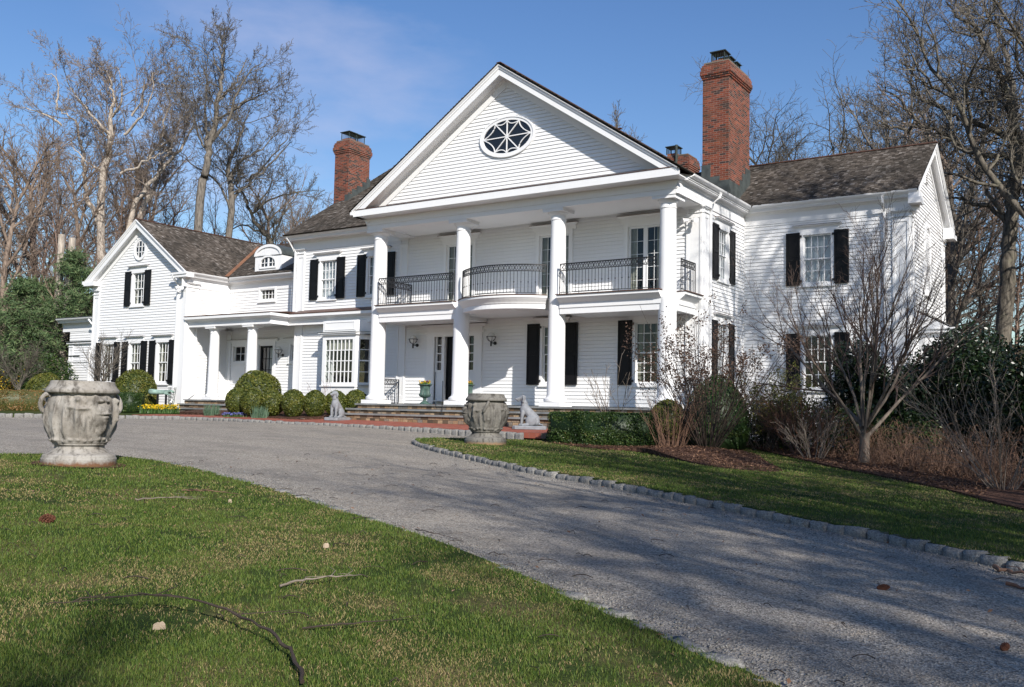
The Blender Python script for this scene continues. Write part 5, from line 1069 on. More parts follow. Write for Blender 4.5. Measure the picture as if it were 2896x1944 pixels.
def scatter_flowers(name, mat, n, area, h0, h1, size, seed, parent=None, loc=None, leafy=0.5):
    """small upright leaves and blossoms; area(r)->x,y,z"""
    r = np.random.RandomState(seed); P = np.array([area(r) for _ in range(n)]); V = []; F = []; rn = []
    for i, (x, y, z) in enumerate(P):
        a = r.uniform(0, 6.28); h = r.uniform(h0, h1); lx, ly = r.uniform(-.25, .25, 2) * h; b = len(V); w = size * .35
        V += [(x - w * math.cos(a), y - w * math.sin(a), z), (x + w * math.cos(a), y + w * math.sin(a), z), (x + lx + w * .3 * math.cos(a), y + ly + w * .3 * math.sin(a), z + h), (x + lx - w * .3 * math.cos(a), y + ly - w * .3 * math.sin(a), z + h)]; F.append((b, b + 1, b + 2, b + 3)); rn.append(r.uniform(0, .48))
        if r.rand() > leafy:
            v = r.uniform(.62 if mat == 'pansy' else .51, 1)
            for k in range(3):
                b = len(V); c = np.array((x + lx, y + ly, z + h)); u = r.normal(size=3); u /= np.linalg.norm(u); w2 = np.cross(u, r.normal(size=3)); w2 /= np.linalg.norm(w2); s = size * r.uniform(.6, 1.1)
                V += [tuple(c - u * s), tuple(c - w2 * s), tuple(c + u * s), tuple(c + w2 * s)]; F.append((b, b + 1, b + 2, b + 3)); rn.append(v)
    return np_mesh(name, V, F, mat, rn, parent=parent, loc=loc if loc is not None else P.mean(0))
def planter(x, y, z, seed, label):
    t = thing('planter_urn', label, 'planter', (x, y, z), 'green metal planters by the front door'); n = 72
    prof = [(.17, 0), (.17, .05), (.15, .06), (.12, .09), (.06, .13), (.05, .17), (.07, .19), (.07, .21), (.05, .22), (.13, .25), (.19, .30), (.205, .35), (.185, .39), (.165, .42), (.16, .52), (.165, .60), (.19, .66), (.24, .69), (.265, .70), (.265, .715), (.24, .715), (.20, .68)]
    rows = []; m = MB()
    for r_, z_ in prof:
        fl = .010 if .26 < z_ < .62 else 0; rows.append([m.p(x + (r_ + fl * math.cos(18 * 2 * math.pi * i / n)) * math.cos(2 * math.pi * i / n), y + (r_ + fl * math.cos(18 * 2 * math.pi * i / n)) * math.sin(2 * math.pi * i / n), z + z_) for i in range(n)])
    for A, B in zip(rows, rows[1:]):
        for i in range(n): m.face((A[i], A[(i + 1) % n], B[(i + 1) % n], B[i]))
    m.face(rows[0]); m.face(rows[-1]); m.build('vase', 'patina', t, True)
    b = MB(); b.box(x - .18, x + .18, y - .18, y + .18, z, z + .035); b.build('foot', 'patina', t)
    def ar(r): a = r.uniform(0, 6.28); q = .2 * math.sqrt(r.rand()); return (x + q * math.cos(a), y + q * math.sin(a), z + .68)
    scatter_flowers('pansies', 'pansy', 170, ar, .06, .16, .028, seed, t, Vector((x, y, z)), .75)
planter(-20.95, 25.95, .17, 5, 'fluted green planter with yellow pansies left of the front door'); planter(-19.12, 26.0, .17, 6, 'fluted green planter half hidden behind the column right of the front door')
tag(MB().box(-21.0, -20.0, 26.35, 26.85, .172, .19).build('door_mat', 'cone_brown', loc=(-20.5, 26.6, .172)), 'brown door mat before the front door', 'mat')

# bronze arm sculpture on two posts
bx_, by_ = -32.99, 23.92; gz = float(walkz(bx_, by_)); t = thing('bronze_sculpture', 'weathered green bronze arm and hand lying across two black posts', 'sculpture', (bx_, by_, gz), None, math.atan2(.553, .8329)); m = MB()
Z0 = .80; capsule(m, (-.47, 0, Z0 + .01), (-.1, 0, Z0 - .01), .115, .10); capsule(m, (-.1, 0, Z0 - .01), (.1, 0, Z0), .10, .095); m.ball((.17, 0, Z0 + .01), (.17, .12, .085), 14, 10)
for k, (yy, zz, l_) in enumerate(((-.09, .05, .17), (-.03, .07, .21), (.03, .06, .19), (.09, .03, .14))): capsule(m, (.26, yy, Z0 + zz - .03), (.26 + l_ * .6, yy * 1.1, Z0 + zz), .034, .03); capsule(m, (.26 + l_ * .6, yy * 1.1, Z0 + zz), (.27 + l_, yy, Z0 + zz - .06), .03, .024)
capsule(m, (.12, -.09, Z0 - .05), (.36, -.12, Z0 - .12), .05, .03); m.ball((-.52, 0, Z0 + .01), (.05, .10, .11), 12, 8); organic(m, 'arm', 'bronze_green', t, .014, 2)
p = MB()
for xx in (-.19, .15): p.box(xx - .035, xx + .035, -.035, .035, -.03, Z0 - .07)
p.build('post', 'black_paint', t, loc=(0, 0, 0)).location = (0, 0, 0)
# trellis leaning by the wall
tx, ty = -34.38, 25.36; t = thing('plant_trellis', 'small dark green fan trellis against the corner of the left gable', 'trellis', (tx, ty, -.32)); m = MB()
for k in range(5): a = (k - 2) / 2; m.tube([(tx + a * .13, ty, -.32), (tx + a * .24, ty + .05, .72)], .012, 4)
for k in range(7): z = -.15 + k * .14; hw = .13 + .11 * (z + .32) / 1.04; m.tube([(tx - hw, ty - .015 + .05 * (z + .32), z), (tx + hw, ty - .015 + .05 * (z + .32), z)], .010, 4)
m.build('lattice', 'trellis_green', t)
RV = Vector((.8329, .553, 0)); DV = Vector((-.553, .83, 0))
def fan(cx, cy, hw, hd): 
    def f(r):
        p_ = Vector((cx, cy, 0)) + RV * r.uniform(-hw, hw) + DV * r.uniform(-hd, hd); return (p_.x, p_.y, float(walkz(p_.x, p_.y)) + .0)
    return f
tag(scatter_flowers('daffodil_bed', 'daffodil', 620, fan(-32.0, 23.1, .66, .33), .16, .33, .034, 3, leafy=.45), 'bed of yellow daffodils below the bronze sculpture', 'flower bed')
tag(scatter_flowers('hyacinth_bed', 'hyacinth', 380, fan(-26.9, 22.98, .75, .16), .08, .16, .03, 4, leafy=.35), 'low strip of blue hyacinths in front of the clipped ball shrubs', 'flower bed')
for (x, y, sd, lb) in ((-28.75, 23.0, 7, 'clump of blue green daffodil leaves beside the side porch steps'), (-25.98, 22.9, 8, 'clump of blue green daffodil leaves in front of the round ball shrubs')):
    tag(scatter_flowers('bulb_leaves', 'blue_leaf', 210, fan(x, y, .26, .16), .2, .46, .03, sd, leafy=1.1), lb, 'plant')
# ------------------------------------------------------------------ trees, shrubs
def polylines_mesh(lines, sides=(6, 5, 4, 3, 3, 3)):
    """lines: list of (points, radii, level) -> vertices and quads"""
    VS = []; FS = []; base = 0
    groups = {}
    for P, Rr, lv in lines: groups.setdefault((len(P), sides[min(lv, len(sides) - 1)]), []).append((P, Rr))
    for (k, n), lst in groups.items():
        P = np.array([a for a, _ in lst], float); Rd = np.array([b for _, b in lst], float); m = len(P)
        T = np.empty_like(P); T[:, 1:-1] = P[:, 2:] - P[:, :-2]; T[:, 0] = P[:, 1] - P[:, 0]; T[:, -1] = P[:, -1] - P[:, -2]; T /= np.linalg.norm(T, axis=-1, keepdims=True) + 1e-9
        ref = np.where(np.abs(T[:, :1, 2:3]) < .9, np.array([0, 0, 1.0]), np.array([1.0, 0, 0])); ref = np.broadcast_to(ref, T.shape); A = np.cross(T, ref); A /= np.linalg.norm(A, axis=-1, keepdims=True) + 1e-9; B = np.cross(T, A)
        th = np.arange(n) * 2 * np.pi / n; V = P[:, :, None] + (A[:, :, None] * np.cos(th)[None, None, :, None] + B[:, :, None] * np.sin(th)[None, None, :, None]) * Rd[:, :, None, None]
        ids = base + np.arange(m * k * n).reshape(m, k, n); nx = np.roll(ids, -1, 2); FS.append(np.stack([ids[:, :-1], nx[:, :-1], nx[:, 1:], ids[:, 1:]], -1).reshape(-1, 4)); VS.append(V.reshape(-1, 3)); base += m * k * n
    return np.concatenate(VS), np.concatenate(FS)

def grow_tree(seed, H, r0, spec, trunk_dir=(0, 0, 1), trunk_frac=0.45, wob=0.10, droop=0.0, min_r=0.004):
    """spec: per level dict(n children, ang, len ratio, seg, wob, up)"""
    rr = random.Random(seed); lines = []
    def rot(d, ang, az):
        d = Vector(d); a = Vector((0, 0, 1)) if abs(d.z) < .95 else Vector((1, 0, 0)); x = d.cross(a).normalized(); y = d.cross(x); return (d * math.cos(ang) + (x * math.cos(az) + y * math.sin(az)) * math.sin(ang)).normalized()
    def br(p, d, L_, r, lv):
        s = spec[lv]; n = s['seg']; P = [tuple(p)]; Rd = [r]; D = [d]; p = Vector(p); d = Vector(d); rend = r * s.get('tap', .35)
        for i in range(n):
            d = (d + Vector((rr.gauss(0, 1), rr.gauss(0, 1), rr.gauss(0, 1))) * s['wob'] + Vector((0, 0, s['up']))).normalized(); p = p + d * (L_ / n); P.append(tuple(p)); Rd.append(max(min_r, r + (rend - r) * ((i + 1) / n))); D.append(d.copy())
        lines.append((P, Rd, lv))
        if lv + 1 >= len(spec): return
        c = s['n']; st = s.get('start', .3); az0 = rr.uniform(0, 6.28)
        for k in range(c):
            t = st + (1 - st) * (k + rr.random() * .8) / c; t = min(t, .999); i = int(t * n); f = t * n - i; q = Vector(P[i]).lerp(Vector(P[i + 1]), f); rq = Rd[i] + (Rd[i + 1] - Rd[i]) * f
            a = R(rr.uniform(*s['ang'])); az = az0 + k * 2.4 + rr.uniform(-.5, .5); dd = rot(D[i + 1], a, az); ln = L_ * rr.uniform(*s['lr']) * (1.15 - .55 * t); br(q, dd, ln, max(min_r, min(rq * .75, r * s.get('rr', .5))), lv + 1)
        for k in range(s.get('fork', 0)): br(Vector(P[-1]), rot(D[-1], R(rr.uniform(12, 34)), rr.uniform(0, 6.28)), L_ * rr.uniform(*s['lr']) * .85, rend, lv + 1)
    br((0, 0, -0.3), Vector(trunk_dir).normalized(), H * trunk_frac, r0, 0)
    return lines
def S(n, ang, lr, seg, wob, up, **k): return dict(n=n, ang=ang, lr=lr, seg=seg, wob=wob, up=up, **k)
TALL = [S(8, (24, 52), (.5, .85), 7, .06, .03, start=.35, fork=3, rr=.5), S(8, (28, 62), (.32, .58), 7, .15, .05, start=.22, fork=2, rr=.42), S(7, (28, 60), (.35, .6), 5, .18, .05, start=.15, fork=1, rr=.45), S(5, (25, 55), (.4, .65), 4, .18, .04, start=.1, rr=.6), S(0, (0, 0), (0, 0), 3, .14, .03)]
FINE = [S(13, (25, 55), (.35, .6), 8, .04, .02, start=.25, fork=2, rr=.35), S(8, (25, 50), (.35, .6), 5, .12, .06, start=.15, fork=1, rr=.45), S(6, (25, 50), (.4, .6), 4, .15, .06, start=.1, rr=.5), S(4, (20, 45), (.4, .7), 3, .15, .05, start=.1, rr=.55), S(0, (0, 0), (0, 0), 3, .12, .04)]
OAK = [S(8, (40, 80), (.6, 1.0), 7, .05, .0, start=.35, fork=3, rr=.48), S(9, (30, 65), (.32, .6), 9, .17, .05, start=.25, fork=2, rr=.42), S(8, (30, 65), (.32, .6), 6, .2, .05, start=.15, fork=1, rr=.45), S(7, (30, 60), (.4, .65), 4, .2, .05, start=.1, rr=.5), S(0, (0, 0), (0, 0), 3, .18, .03)]
THIN = [S(12, (20, 45), (.3, .5), 8, .03, .02, start=.4, fork=1, rr=.35), S(7, (20, 50), (.35, .6), 5, .12, .06, start=.15, rr=.45), S(6, (20, 50), (.4, .6), 4, .15, .05, start=.1, rr=.5), S(0, (0, 0), (0, 0), 3, .15, .04)]
TREE_CACHE = {}
def tree_meshes(key, seed, H, r0, spec, mat, minr=.006, **kw):
    if key not in TREE_CACHE:
        lines = grow_tree(seed, H, r0, spec, min_r=minr, **kw); tr = [l for l in lines if l[2] <= 1]; cr = [l for l in lines if l[2] > 1]
        zmax = max(p[2] for l in lines for p in l[0])
        TREE_CACHE[key] = (np_mesh('trunk', *polylines_mesh(tr, (9, 6)), mat, smooth=True, link=False), np_mesh('crown', *polylines_mesh(cr, (6, 5, 4, 3, 3)), mat, smooth=False, link=False), zmax)
    return TREE_CACHE[key]
def tree(key, x, y, z, h, rot, label, group=None, name='bare_tree', lean=(0, 0)):
    tm, cm, zmax = TREE_CACHE[key]; t = thing(name, label, 'tree', (x, y, z), group, R(rot)); t.rotation_euler = (R(lean[0]), R(lean[1]), R(rot)); t.scale = (h / zmax,) * 3
    for nm, me in (('trunk', tm), ('crown', cm)): o = bpy.data.objects.new(nm, me); COL.objects.link(o); o.parent = t
    return t
# unit-scale originals of each kind (heights in metres)
tree_meshes('pale', 5, 22, .36, TALL, 'bark_pale', .012); tree_meshes('tall', 9, 26, .36, TALL, 'bark_grey', .012, trunk_frac=.6); tree_meshes('fine', 12, 20, .26, FINE, 'bark_brown', .009, trunk_frac=.6); tree_meshes('oak', 21, 20, .36, OAK, 'bark_oak', .009, trunk_frac=.55); tree_meshes('oak_b', 33, 20, .36, OAK, 'bark_oak', .009, trunk_frac=.6); tree_meshes('thin', 41, 18, .16, THIN, 'bark_red', .009, trunk_frac=.8); tree_meshes('grey', 52, 20, .3, FINE, 'bark_grey', .010, trunk_frac=.5)
def gz(x, y): return float(gd(x, y)) - .1
def limb_tree(name, label, x, y, u, mat, limbs, kids, group, z=None, seed=1, minr=.011, twig_mat=None):
    """tree whose main limbs follow given outlines: points (right, up) in units of u metres about the base; depth is added"""
    rr = random.Random(seed); z = gz(x, y) if z is None else z; t = thing(name, label, 'tree', (x, y, z), group); E1 = Vector((.8329, .553, 0)); E2 = Vector((-.553, .8329, 0)); main = []; tw = []
    for li, (pts, r0, r1) in enumerate(limbs):
        P = smooth_line(pts, 4); dep = rr.uniform(-.45, .45) if li else 0; acc = 0; Q = []
        for i, p in enumerate(P):
            if i: acc += float(np.linalg.norm(P[i] - P[i - 1])) * u
            Q.append(E1 * (p[0] * u) + E2 * (dep * acc) + Vector((0, 0, p[1] * u)) + Vector((rr.gauss(0, 1), rr.gauss(0, 1), rr.gauss(0, 1))) * .05)
        n = len(Q); Rd = [r0 + (r1 - r0) * i / (n - 1) for i in range(n)]; main.append(([tuple(q) for q in Q], Rd, 0)); k = max(2, int(acc * kids))
        for c in range(k):
            f = .25 + .75 * (c + rr.random()) / k if r0 > .15 else .06 + .94 * (c + rr.random()) / k; i = min(n - 2, int(f * (n - 1))); d = (Q[i + 1] - Q[i]).normalized(); ax_ = Vector((rr.gauss(0, 1), rr.gauss(0, 1), rr.gauss(0, 1))).cross(d).normalized(); a_ = R(rr.uniform(25, 60)); dd = (d * math.cos(a_) + ax_ * math.sin(a_) + Vector((0, 0, .25))).normalized(); L_ = rr.uniform(1.3, 3.6) * (1.2 - .45 * f)
            g_ = grow_tree(rr.randrange(10 ** 6), L_, min(.04, Rd[i] * .6), [S(6, (25, 58), (.38, .62), 6, .15, .05, start=.15, fork=2, rr=.55), S(5, (25, 58), (.4, .62), 4, .18, .05, start=.12, fork=1, rr=.65), S(3, (25, 50), (.4, .65), 3, .18, .04, start=.1, rr=.8), S(0, (0, 0), (0, 0), 3, .15, .03)], trunk_dir=dd, trunk_frac=1, min_r=minr)
            tw += [([(p[0] + Q[i].x, p[1] + Q[i].y, p[2] + Q[i].z + .3) for p in P_], q_, l + 1) for P_, q_, l in g_]
    np_mesh('trunk', *polylines_mesh(main, (10,)), mat, smooth=True, parent=t); np_mesh('crown', *polylines_mesh(tw, (5, 4, 3, 3, 3)), twig_mat or mat, parent=t); return t
def tr_(b, pts): return [(p[0] - b[0], b[1] - p[1]) for p in pts]
def lim(b, rows): return [(tr_(b, pts), r0, r1) for pts, r0, r1 in rows]
B = (600, 2391 - gz(-57.3, 36.4) / 0.0107)
limb_tree('bare_tree', 'pale barked bare tree with several stems and a broad fan crown behind the left gable', -57.3, 36.4, .0107, 'bark_pale', lim(B, [
    ([(596, B[1]), (582, 1300), (575, 1000), (600, 860), (615, 720), (605, 600), (620, 480), (600, 380), (560, 290)], .30, .03),
    ([(575, 1290), (500, 1170), (430, 1080), (410, 980), (375, 870), (340, 740), (290, 640), (255, 550), (170, 480), (100, 440), (70, 400)], .20, .02), ([(300, 650), (200, 590), (100, 570)], .08, .02), ([(255, 550), (270, 430), (250, 340), (200, 330)], .07, .02), ([(560, 930), (480, 890), (370, 810), (310, 720)], .09, .02),
    ([(610, 700), (520, 610), (460, 540), (400, 450), (370, 360)], .10, .02), ([(600, 860), (560, 690), (480, 590), (390, 500)], .09, .02), ([(605, 600), (680, 500), (690, 380), (660, 290)], .09, .02),
    ([(612, B[1]), (640, 1200), (660, 1000), (700, 850), (700, 700), (740, 580), (750, 440), (770, 300)], .27, .025), ([(700, 700), (780, 630), (850, 560), (900, 450), (910, 340)], .10, .02), ([(740, 580), (820, 480), (840, 370)], .08, .02), ([(680, 950), (800, 910), (880, 860), (960, 830), (1040, 800)], .10, .02),
    ([(622, B[1]), (690, 1200), (760, 1020), (850, 850), (930, 740), (980, 640), (1020, 540), (1010, 470)], .22, .02), ([(850, 850), (960, 770), (1080, 690)], .09, .02), ([(930, 740), (960, 620), (1000, 510), (960, 400)], .08, .02)]), .95, 'bare trees behind the house', seed=3, twig_mat='bark_tip')
B = (1065, 2391 - gz(-50.6, 38.6) / 0.0104)
limb_tree('bare_tree', 'tallest grey bare tree rising above the left gable roof', -50.6, 38.6, .0104, 'bark_grey', lim(B, [
    ([(1062, B[1]), (1085, 1100), (1110, 950), (1120, 800), (1150, 650), (1165, 500), (1180, 380), (1185, 250), (1190, 120), (1175, 50)], .30, .02), ([(1110, 780), (1090, 650), (1055, 520), (1050, 400), (1020, 230), (1010, 150)], .12, .02), ([(1165, 480), (1230, 380), (1270, 250), (1300, 130)], .10, .02), ([(1150, 720), (1250, 600), (1290, 480), (1380, 330), (1460, 260)], .12, .02), ([(1160, 600), (1300, 520), (1400, 460), (1470, 430)], .09, .02), ([(1120, 800), (1060, 700), (1020, 560), (960, 430)], .09, .02), ([(1185, 300), (1120, 200), (1110, 100)], .06, .02)]), .75, 'bare trees behind the house', seed=5)
B = (1210, 2391 - gz(-53.5, 43.6) / 0.0113)
limb_tree('bare_tree', 'dense grey bare tree just right of the tallest one', -53.5, 43.6, .0113, 'bark_grey', lim(B, [
    ([(1208, B[1]), (1215, 1170), (1210, 1020), (1190, 870), (1240, 730), (1280, 600), (1310, 480)], .27, .02), ([(1215, 1100), (1300, 980), (1400, 860), (1490, 720), (1540, 640)], .13, .02), ([(1200, 980), (1250, 850), (1390, 740), (1500, 560)], .11, .02), ([(1215, 1150), (1150, 1000), (1000, 900), (950, 840)], .10, .02), ([(1300, 980), (1420, 900), (1560, 780), (1600, 720)], .08, .02), ([(1215, 1060), (1330, 1000), (1400, 920)], .07, .02)]), .85, 'bare trees behind the house', seed=8)
B = (1640, 2391 - gz(-52.8, 48.2) / 0.0118)
limb_tree('bare_tree', 'dark bare tree leaning left over the dormer roof', -52.8, 48.2, .0118, 'bark_oak', lim(B, [
    ([(1700, B[1]), (1645, 1560), (1590, 1400), (1510, 1300), (1430, 1190), (1380, 1060), (1330, 1000), (1290, 900)], .24, .03), ([(1430, 1170), (1530, 1080), (1650, 1040), (1790, 1010)], .10, .02), ([(1440, 1150), (1540, 1000), (1560, 880)], .08, .02), ([(1560, 1360), (1610, 1230), (1680, 1120), (1740, 1040)], .08, .02), ([(1500, 1290), (1360, 1240), (1240, 1290)], .09, .02)]), .8, 'bare trees behind the house', seed=9)
B = (770, 2670 - gz(-4.4, 42.7) / 0.0064)
OKL = [([(768, B[1]), (785, 1900), (800, 1600), (830, 1380), (850, 1150), (890, 960), (896, 840), (850, 740), (835, 600), (800, 470), (740, 380), (690, 240), (660, 160), (600, 90), (500, 40), (440, -60)], 0.331, .03), ([(850, 1180), (930, 900), (990, 600), (1040, 300), (1060, 0), (1050, -200)], 0.276, .04), ([(830, 1420), (720, 1290), (600, 1250), (560, 1220), (430, 1225)], 0.120, .03), ([(880, 975), (760, 945), (660, 945), (560, 910), (480, 840), (420, 810), (350, 770), (240, 770), (150, 765), (60, 730), (0, 720)], 0.136, .03), ([(240, 765), (215, 680), (150, 600), (80, 520), (20, 470)], 0.064, .02),
    ([(890, 850), (780, 790), (700, 740), (600, 690), (520, 630), (460, 580), (390, 530), (340, 470), (320, 380), (330, 280), (280, 180)], 0.136, .025), ([(700, 740), (680, 640), (620, 540), (560, 490), (450, 500)], 0.072, .02), ([(390, 530), (300, 500), (230, 420), (150, 300)], 0.056, .02), ([(740, 360), (600, 370), (520, 320)], 0.064, .02), ([(710, 290), (800, 230), (890, 150), (960, 60)], 0.072, .02), ([(660, 180), (480, 190), (400, 150)], 0.056, .02), ([(820, 1390), (690, 1200), (650, 1050), (600, 950), (500, 880)], 0.088, .02), ([(1000, 560), (900, 420), (840, 260), (830, 60)], 0.096, .03), ([(460, 830), (560, 740), (600, 600)], 0.048, .02), ([(950, 800), (1100, 640), (1200, 520)], 0.112, .03)]
limb_tree('bare_oak', 'massive bare oak with long spreading limbs right of the wing', -4.4, 42.7, .0064, 'bark_oak', lim(B, OKL), 1.15, 'bare trees behind the house', seed=12, minr=.008, twig_mat='bark_grey')
for k, (key, x, y, h, rot, lean, lb) in enumerate([
    ('fine', -50.2, 26.6, 17.5, 10, (0, -4), 'reddish brown bare tree at the left edge of the picture'), ('fine', -54, 31, 18.5, 100, (0, 0), 'reddish bare tree second from the left edge'), ('fine', -60.5, 36.2, 17.5, 210, (0, 0), 'thin brown bare tree behind the two cut trunks'), ('fine', -62, 40, 18, 320, (0, 0), 'brown bare tree between the stems of the pale fan crowned tree'),
    ('fine', -66, 46.5, 18, 33, (0, 0), 'small grey bare tree on the slope right of the pale tree'), ('grey', -66.5, 63, 14, 120, (0, 0), 'low bare tree just left of the brick chimney'), ('fine', -60, 52, 15.5, 240, (0, 0), 'brown bare tree above the link roof'), ('fine', -57, 55, 13, 190, (0, 0), 'low brown bare tree behind the dormer'),
    ('thin', -48.4, 28, 12.5, 80, (0, 0), 'slim red brown sapling left of the cut trunks'), ('thin', -52, 29, 14, 160, (0, -3), 'slim red brown sapling near the left picture edge'), ('thin', -53, 34.5, 13, 260, (0, 0), 'slim red brown sapling beside the pale leaning stem'),
    ('thin', -58, 39, 15, 20, (0, 0), 'slim brown tree between the pale stems'), ('thin', -61, 44, 16, 140, (0, 0), 'slim brown tree between the pale stems and the tallest grey tree'), ('thin', -57.5, 45.5, 15, 220, (0, 0), 'slim brown tree beside the trunk of the tallest grey tree'), ('thin', -64, 37, 17, 70, (0, 0), 'slim brown tree left of the pale fan crowned tree'),
    ('grey', -12.2, 57.5, 22, 250, (0, 0), 'bare tree rising above the right end of the wing ridge'), ('oak', -18.3, 59, 22, 300, (0, 0), 'bare tree above the middle of the wing roof'), ('thin', 2.2, 51, 21, 0, (0, 0), 'bare tree filling the gap right of the massive oak'), ('thin', -2.6, 47.5, 19, 110, (0, 0), 'bare tree close behind the massive oak trunk'), ('fine', -9.5, 57, 22, 200, (0, 0), 'bare tree behind the gable apex of the wing'),
    ('oak_b', -1.9, 40.0, 23, 60, (0, 4), 'second massive bare oak at the right picture edge'), ('oak_b', -15.7, 61.6, 24.5, 130, (0, 0), 'round crowned bare tree behind the right wing roof'), ('oak_b', -20, 64, 21, 20, (0, 0), 'low bare tree behind the right wing roof beside the tall chimney'),
    ('grey', -31.6, 63, 22, 200, (0, 0), 'bare tree whose top shows above the pediment slope'), ('grey', -7.4, 49.1, 18, 310, (0, 0), 'dark bare tree close behind the right gable end'), ('thin', -6.4, 52, 16, 10, (0, 0), 'slim bare tree between the gable end and the oak'), ('grey', 5, 60, 20, 140, (0, 0), 'bare tree far behind the right picture edge'), ('thin', -4.6, 49, 14, 99, (0, 5), 'slim leaning bare tree left of the oak trunk'), ('thin', -11, 66, 18, 180, (0, 0), 'far bare tree to the right of the wing gable')]):
    tree(key, x, y, gz(x, y), h, rot, lb, 'bare trees behind the house', lean=lean)
# trees out of the frame behind the camera whose shadows stripe the drive, the lawn and the wing
for key, x, y, h, rot, lb in [('oak_b', 15, 0.5, 18, 0, ''), ('oak_b', 17, -9, 19, 130, ''), ('tall', 4.9, 20.4, 24, 40, ''), ('thin', 6.6, 6.7, 17, 300, ''), ('thin', 8.8, 5.6, 18, 30, ''), ('tall', 11.6, 3.4, 20, 200, ''), ('thin', 8.2, 9.2, 16, 77, ''), ('tall', 11, 11, 20, 150, ''), ('grey', 12, -10.5, 15, 120, '')]:
    t = tree(key, x, y, gz(x, y), h, rot, 'bare tree standing beside the lower drive', 'bare trees beside the lower drive')
# cut trunks
for x, y, h, lb, ln in ((-46.2, 27.0, 9.3, 'left one of two tall cut trunks above the pines', .0), (-45.4, 26.9, 9.0, 'right one of two tall cut trunks above the pines', .35)):
    m = MB(); z = gz(x, y); m.tube([(x + ln * t, y, z + h * t + .25 * math.sin(t * 5) * 0) for t in np.linspace(0, 1, 8)], [.19 - .02 * t for t in np.linspace(0, 1, 8)], 12); tag(m.build('cut_trunk', 'bark_pale', smooth=True, loc=(x, y, z)), lb, 'tree trunk', 'cut trunks')

# hillside undergrowth: a mass of saplings nobody could count
lines = []; rr_ = random.Random(4)
for k in range(230):
    a = rr_.random(); x = -47 - 42 * rr_.random(); y = 27 + 40 * rr_.random()
    if (x + 44) * -.75 + (y - 31) * .62 < 2: continue
    H_ = rr_.uniform(2.5, 6.5); g_ = grow_tree(k, H_, .035, [S(8, (25, 60), (.4, .7), 4, .1, .03, start=.1, fork=1, rr=.6), S(5, (25, 60), (.4, .7), 3, .2, .03, start=.1, rr=.7), S(0, (0, 0), (0, 0), 3, .2, 0)], trunk_frac=.7, min_r=.009); z = gz(x, y)
    lines += [([(p[0] + x, p[1] + y, p[2] + z) for p in P], Q, l) for P, Q, l in g_]
tag(np_mesh('hillside_undergrowth', *polylines_mesh(lines, (3, 3, 3)), 'bark_red'), 'brown bare undergrowth covering the wooded slope at left', 'undergrowth', kind='stuff')
lines = []
for k in range(80):
    x = -16 + 34 * rr_.random(); y = 44 + 34 * rr_.random()
    g_ = grow_tree(k + 500, rr_.uniform(2, 5), .03, [S(8, (25, 60), (.4, .7), 4, .1, .03, start=.1, fork=1, rr=.6), S(5, (25, 60), (.4, .7), 3, .2, .03, start=.1, rr=.7), S(0, (0, 0), (0, 0), 3, .2, 0)], trunk_frac=.7, min_r=.010); z = gz(x, y); lines += [([(p[0] + x, p[1] + y, p[2] + z) for p in P], Q, l) for P, Q, l in g_]
tag(np_mesh('woodland_undergrowth', *polylines_mesh(lines, (3, 3, 3)), 'bark_brown'), 'brown bare undergrowth between the trees behind the right wing', 'undergrowth', kind='stuff')

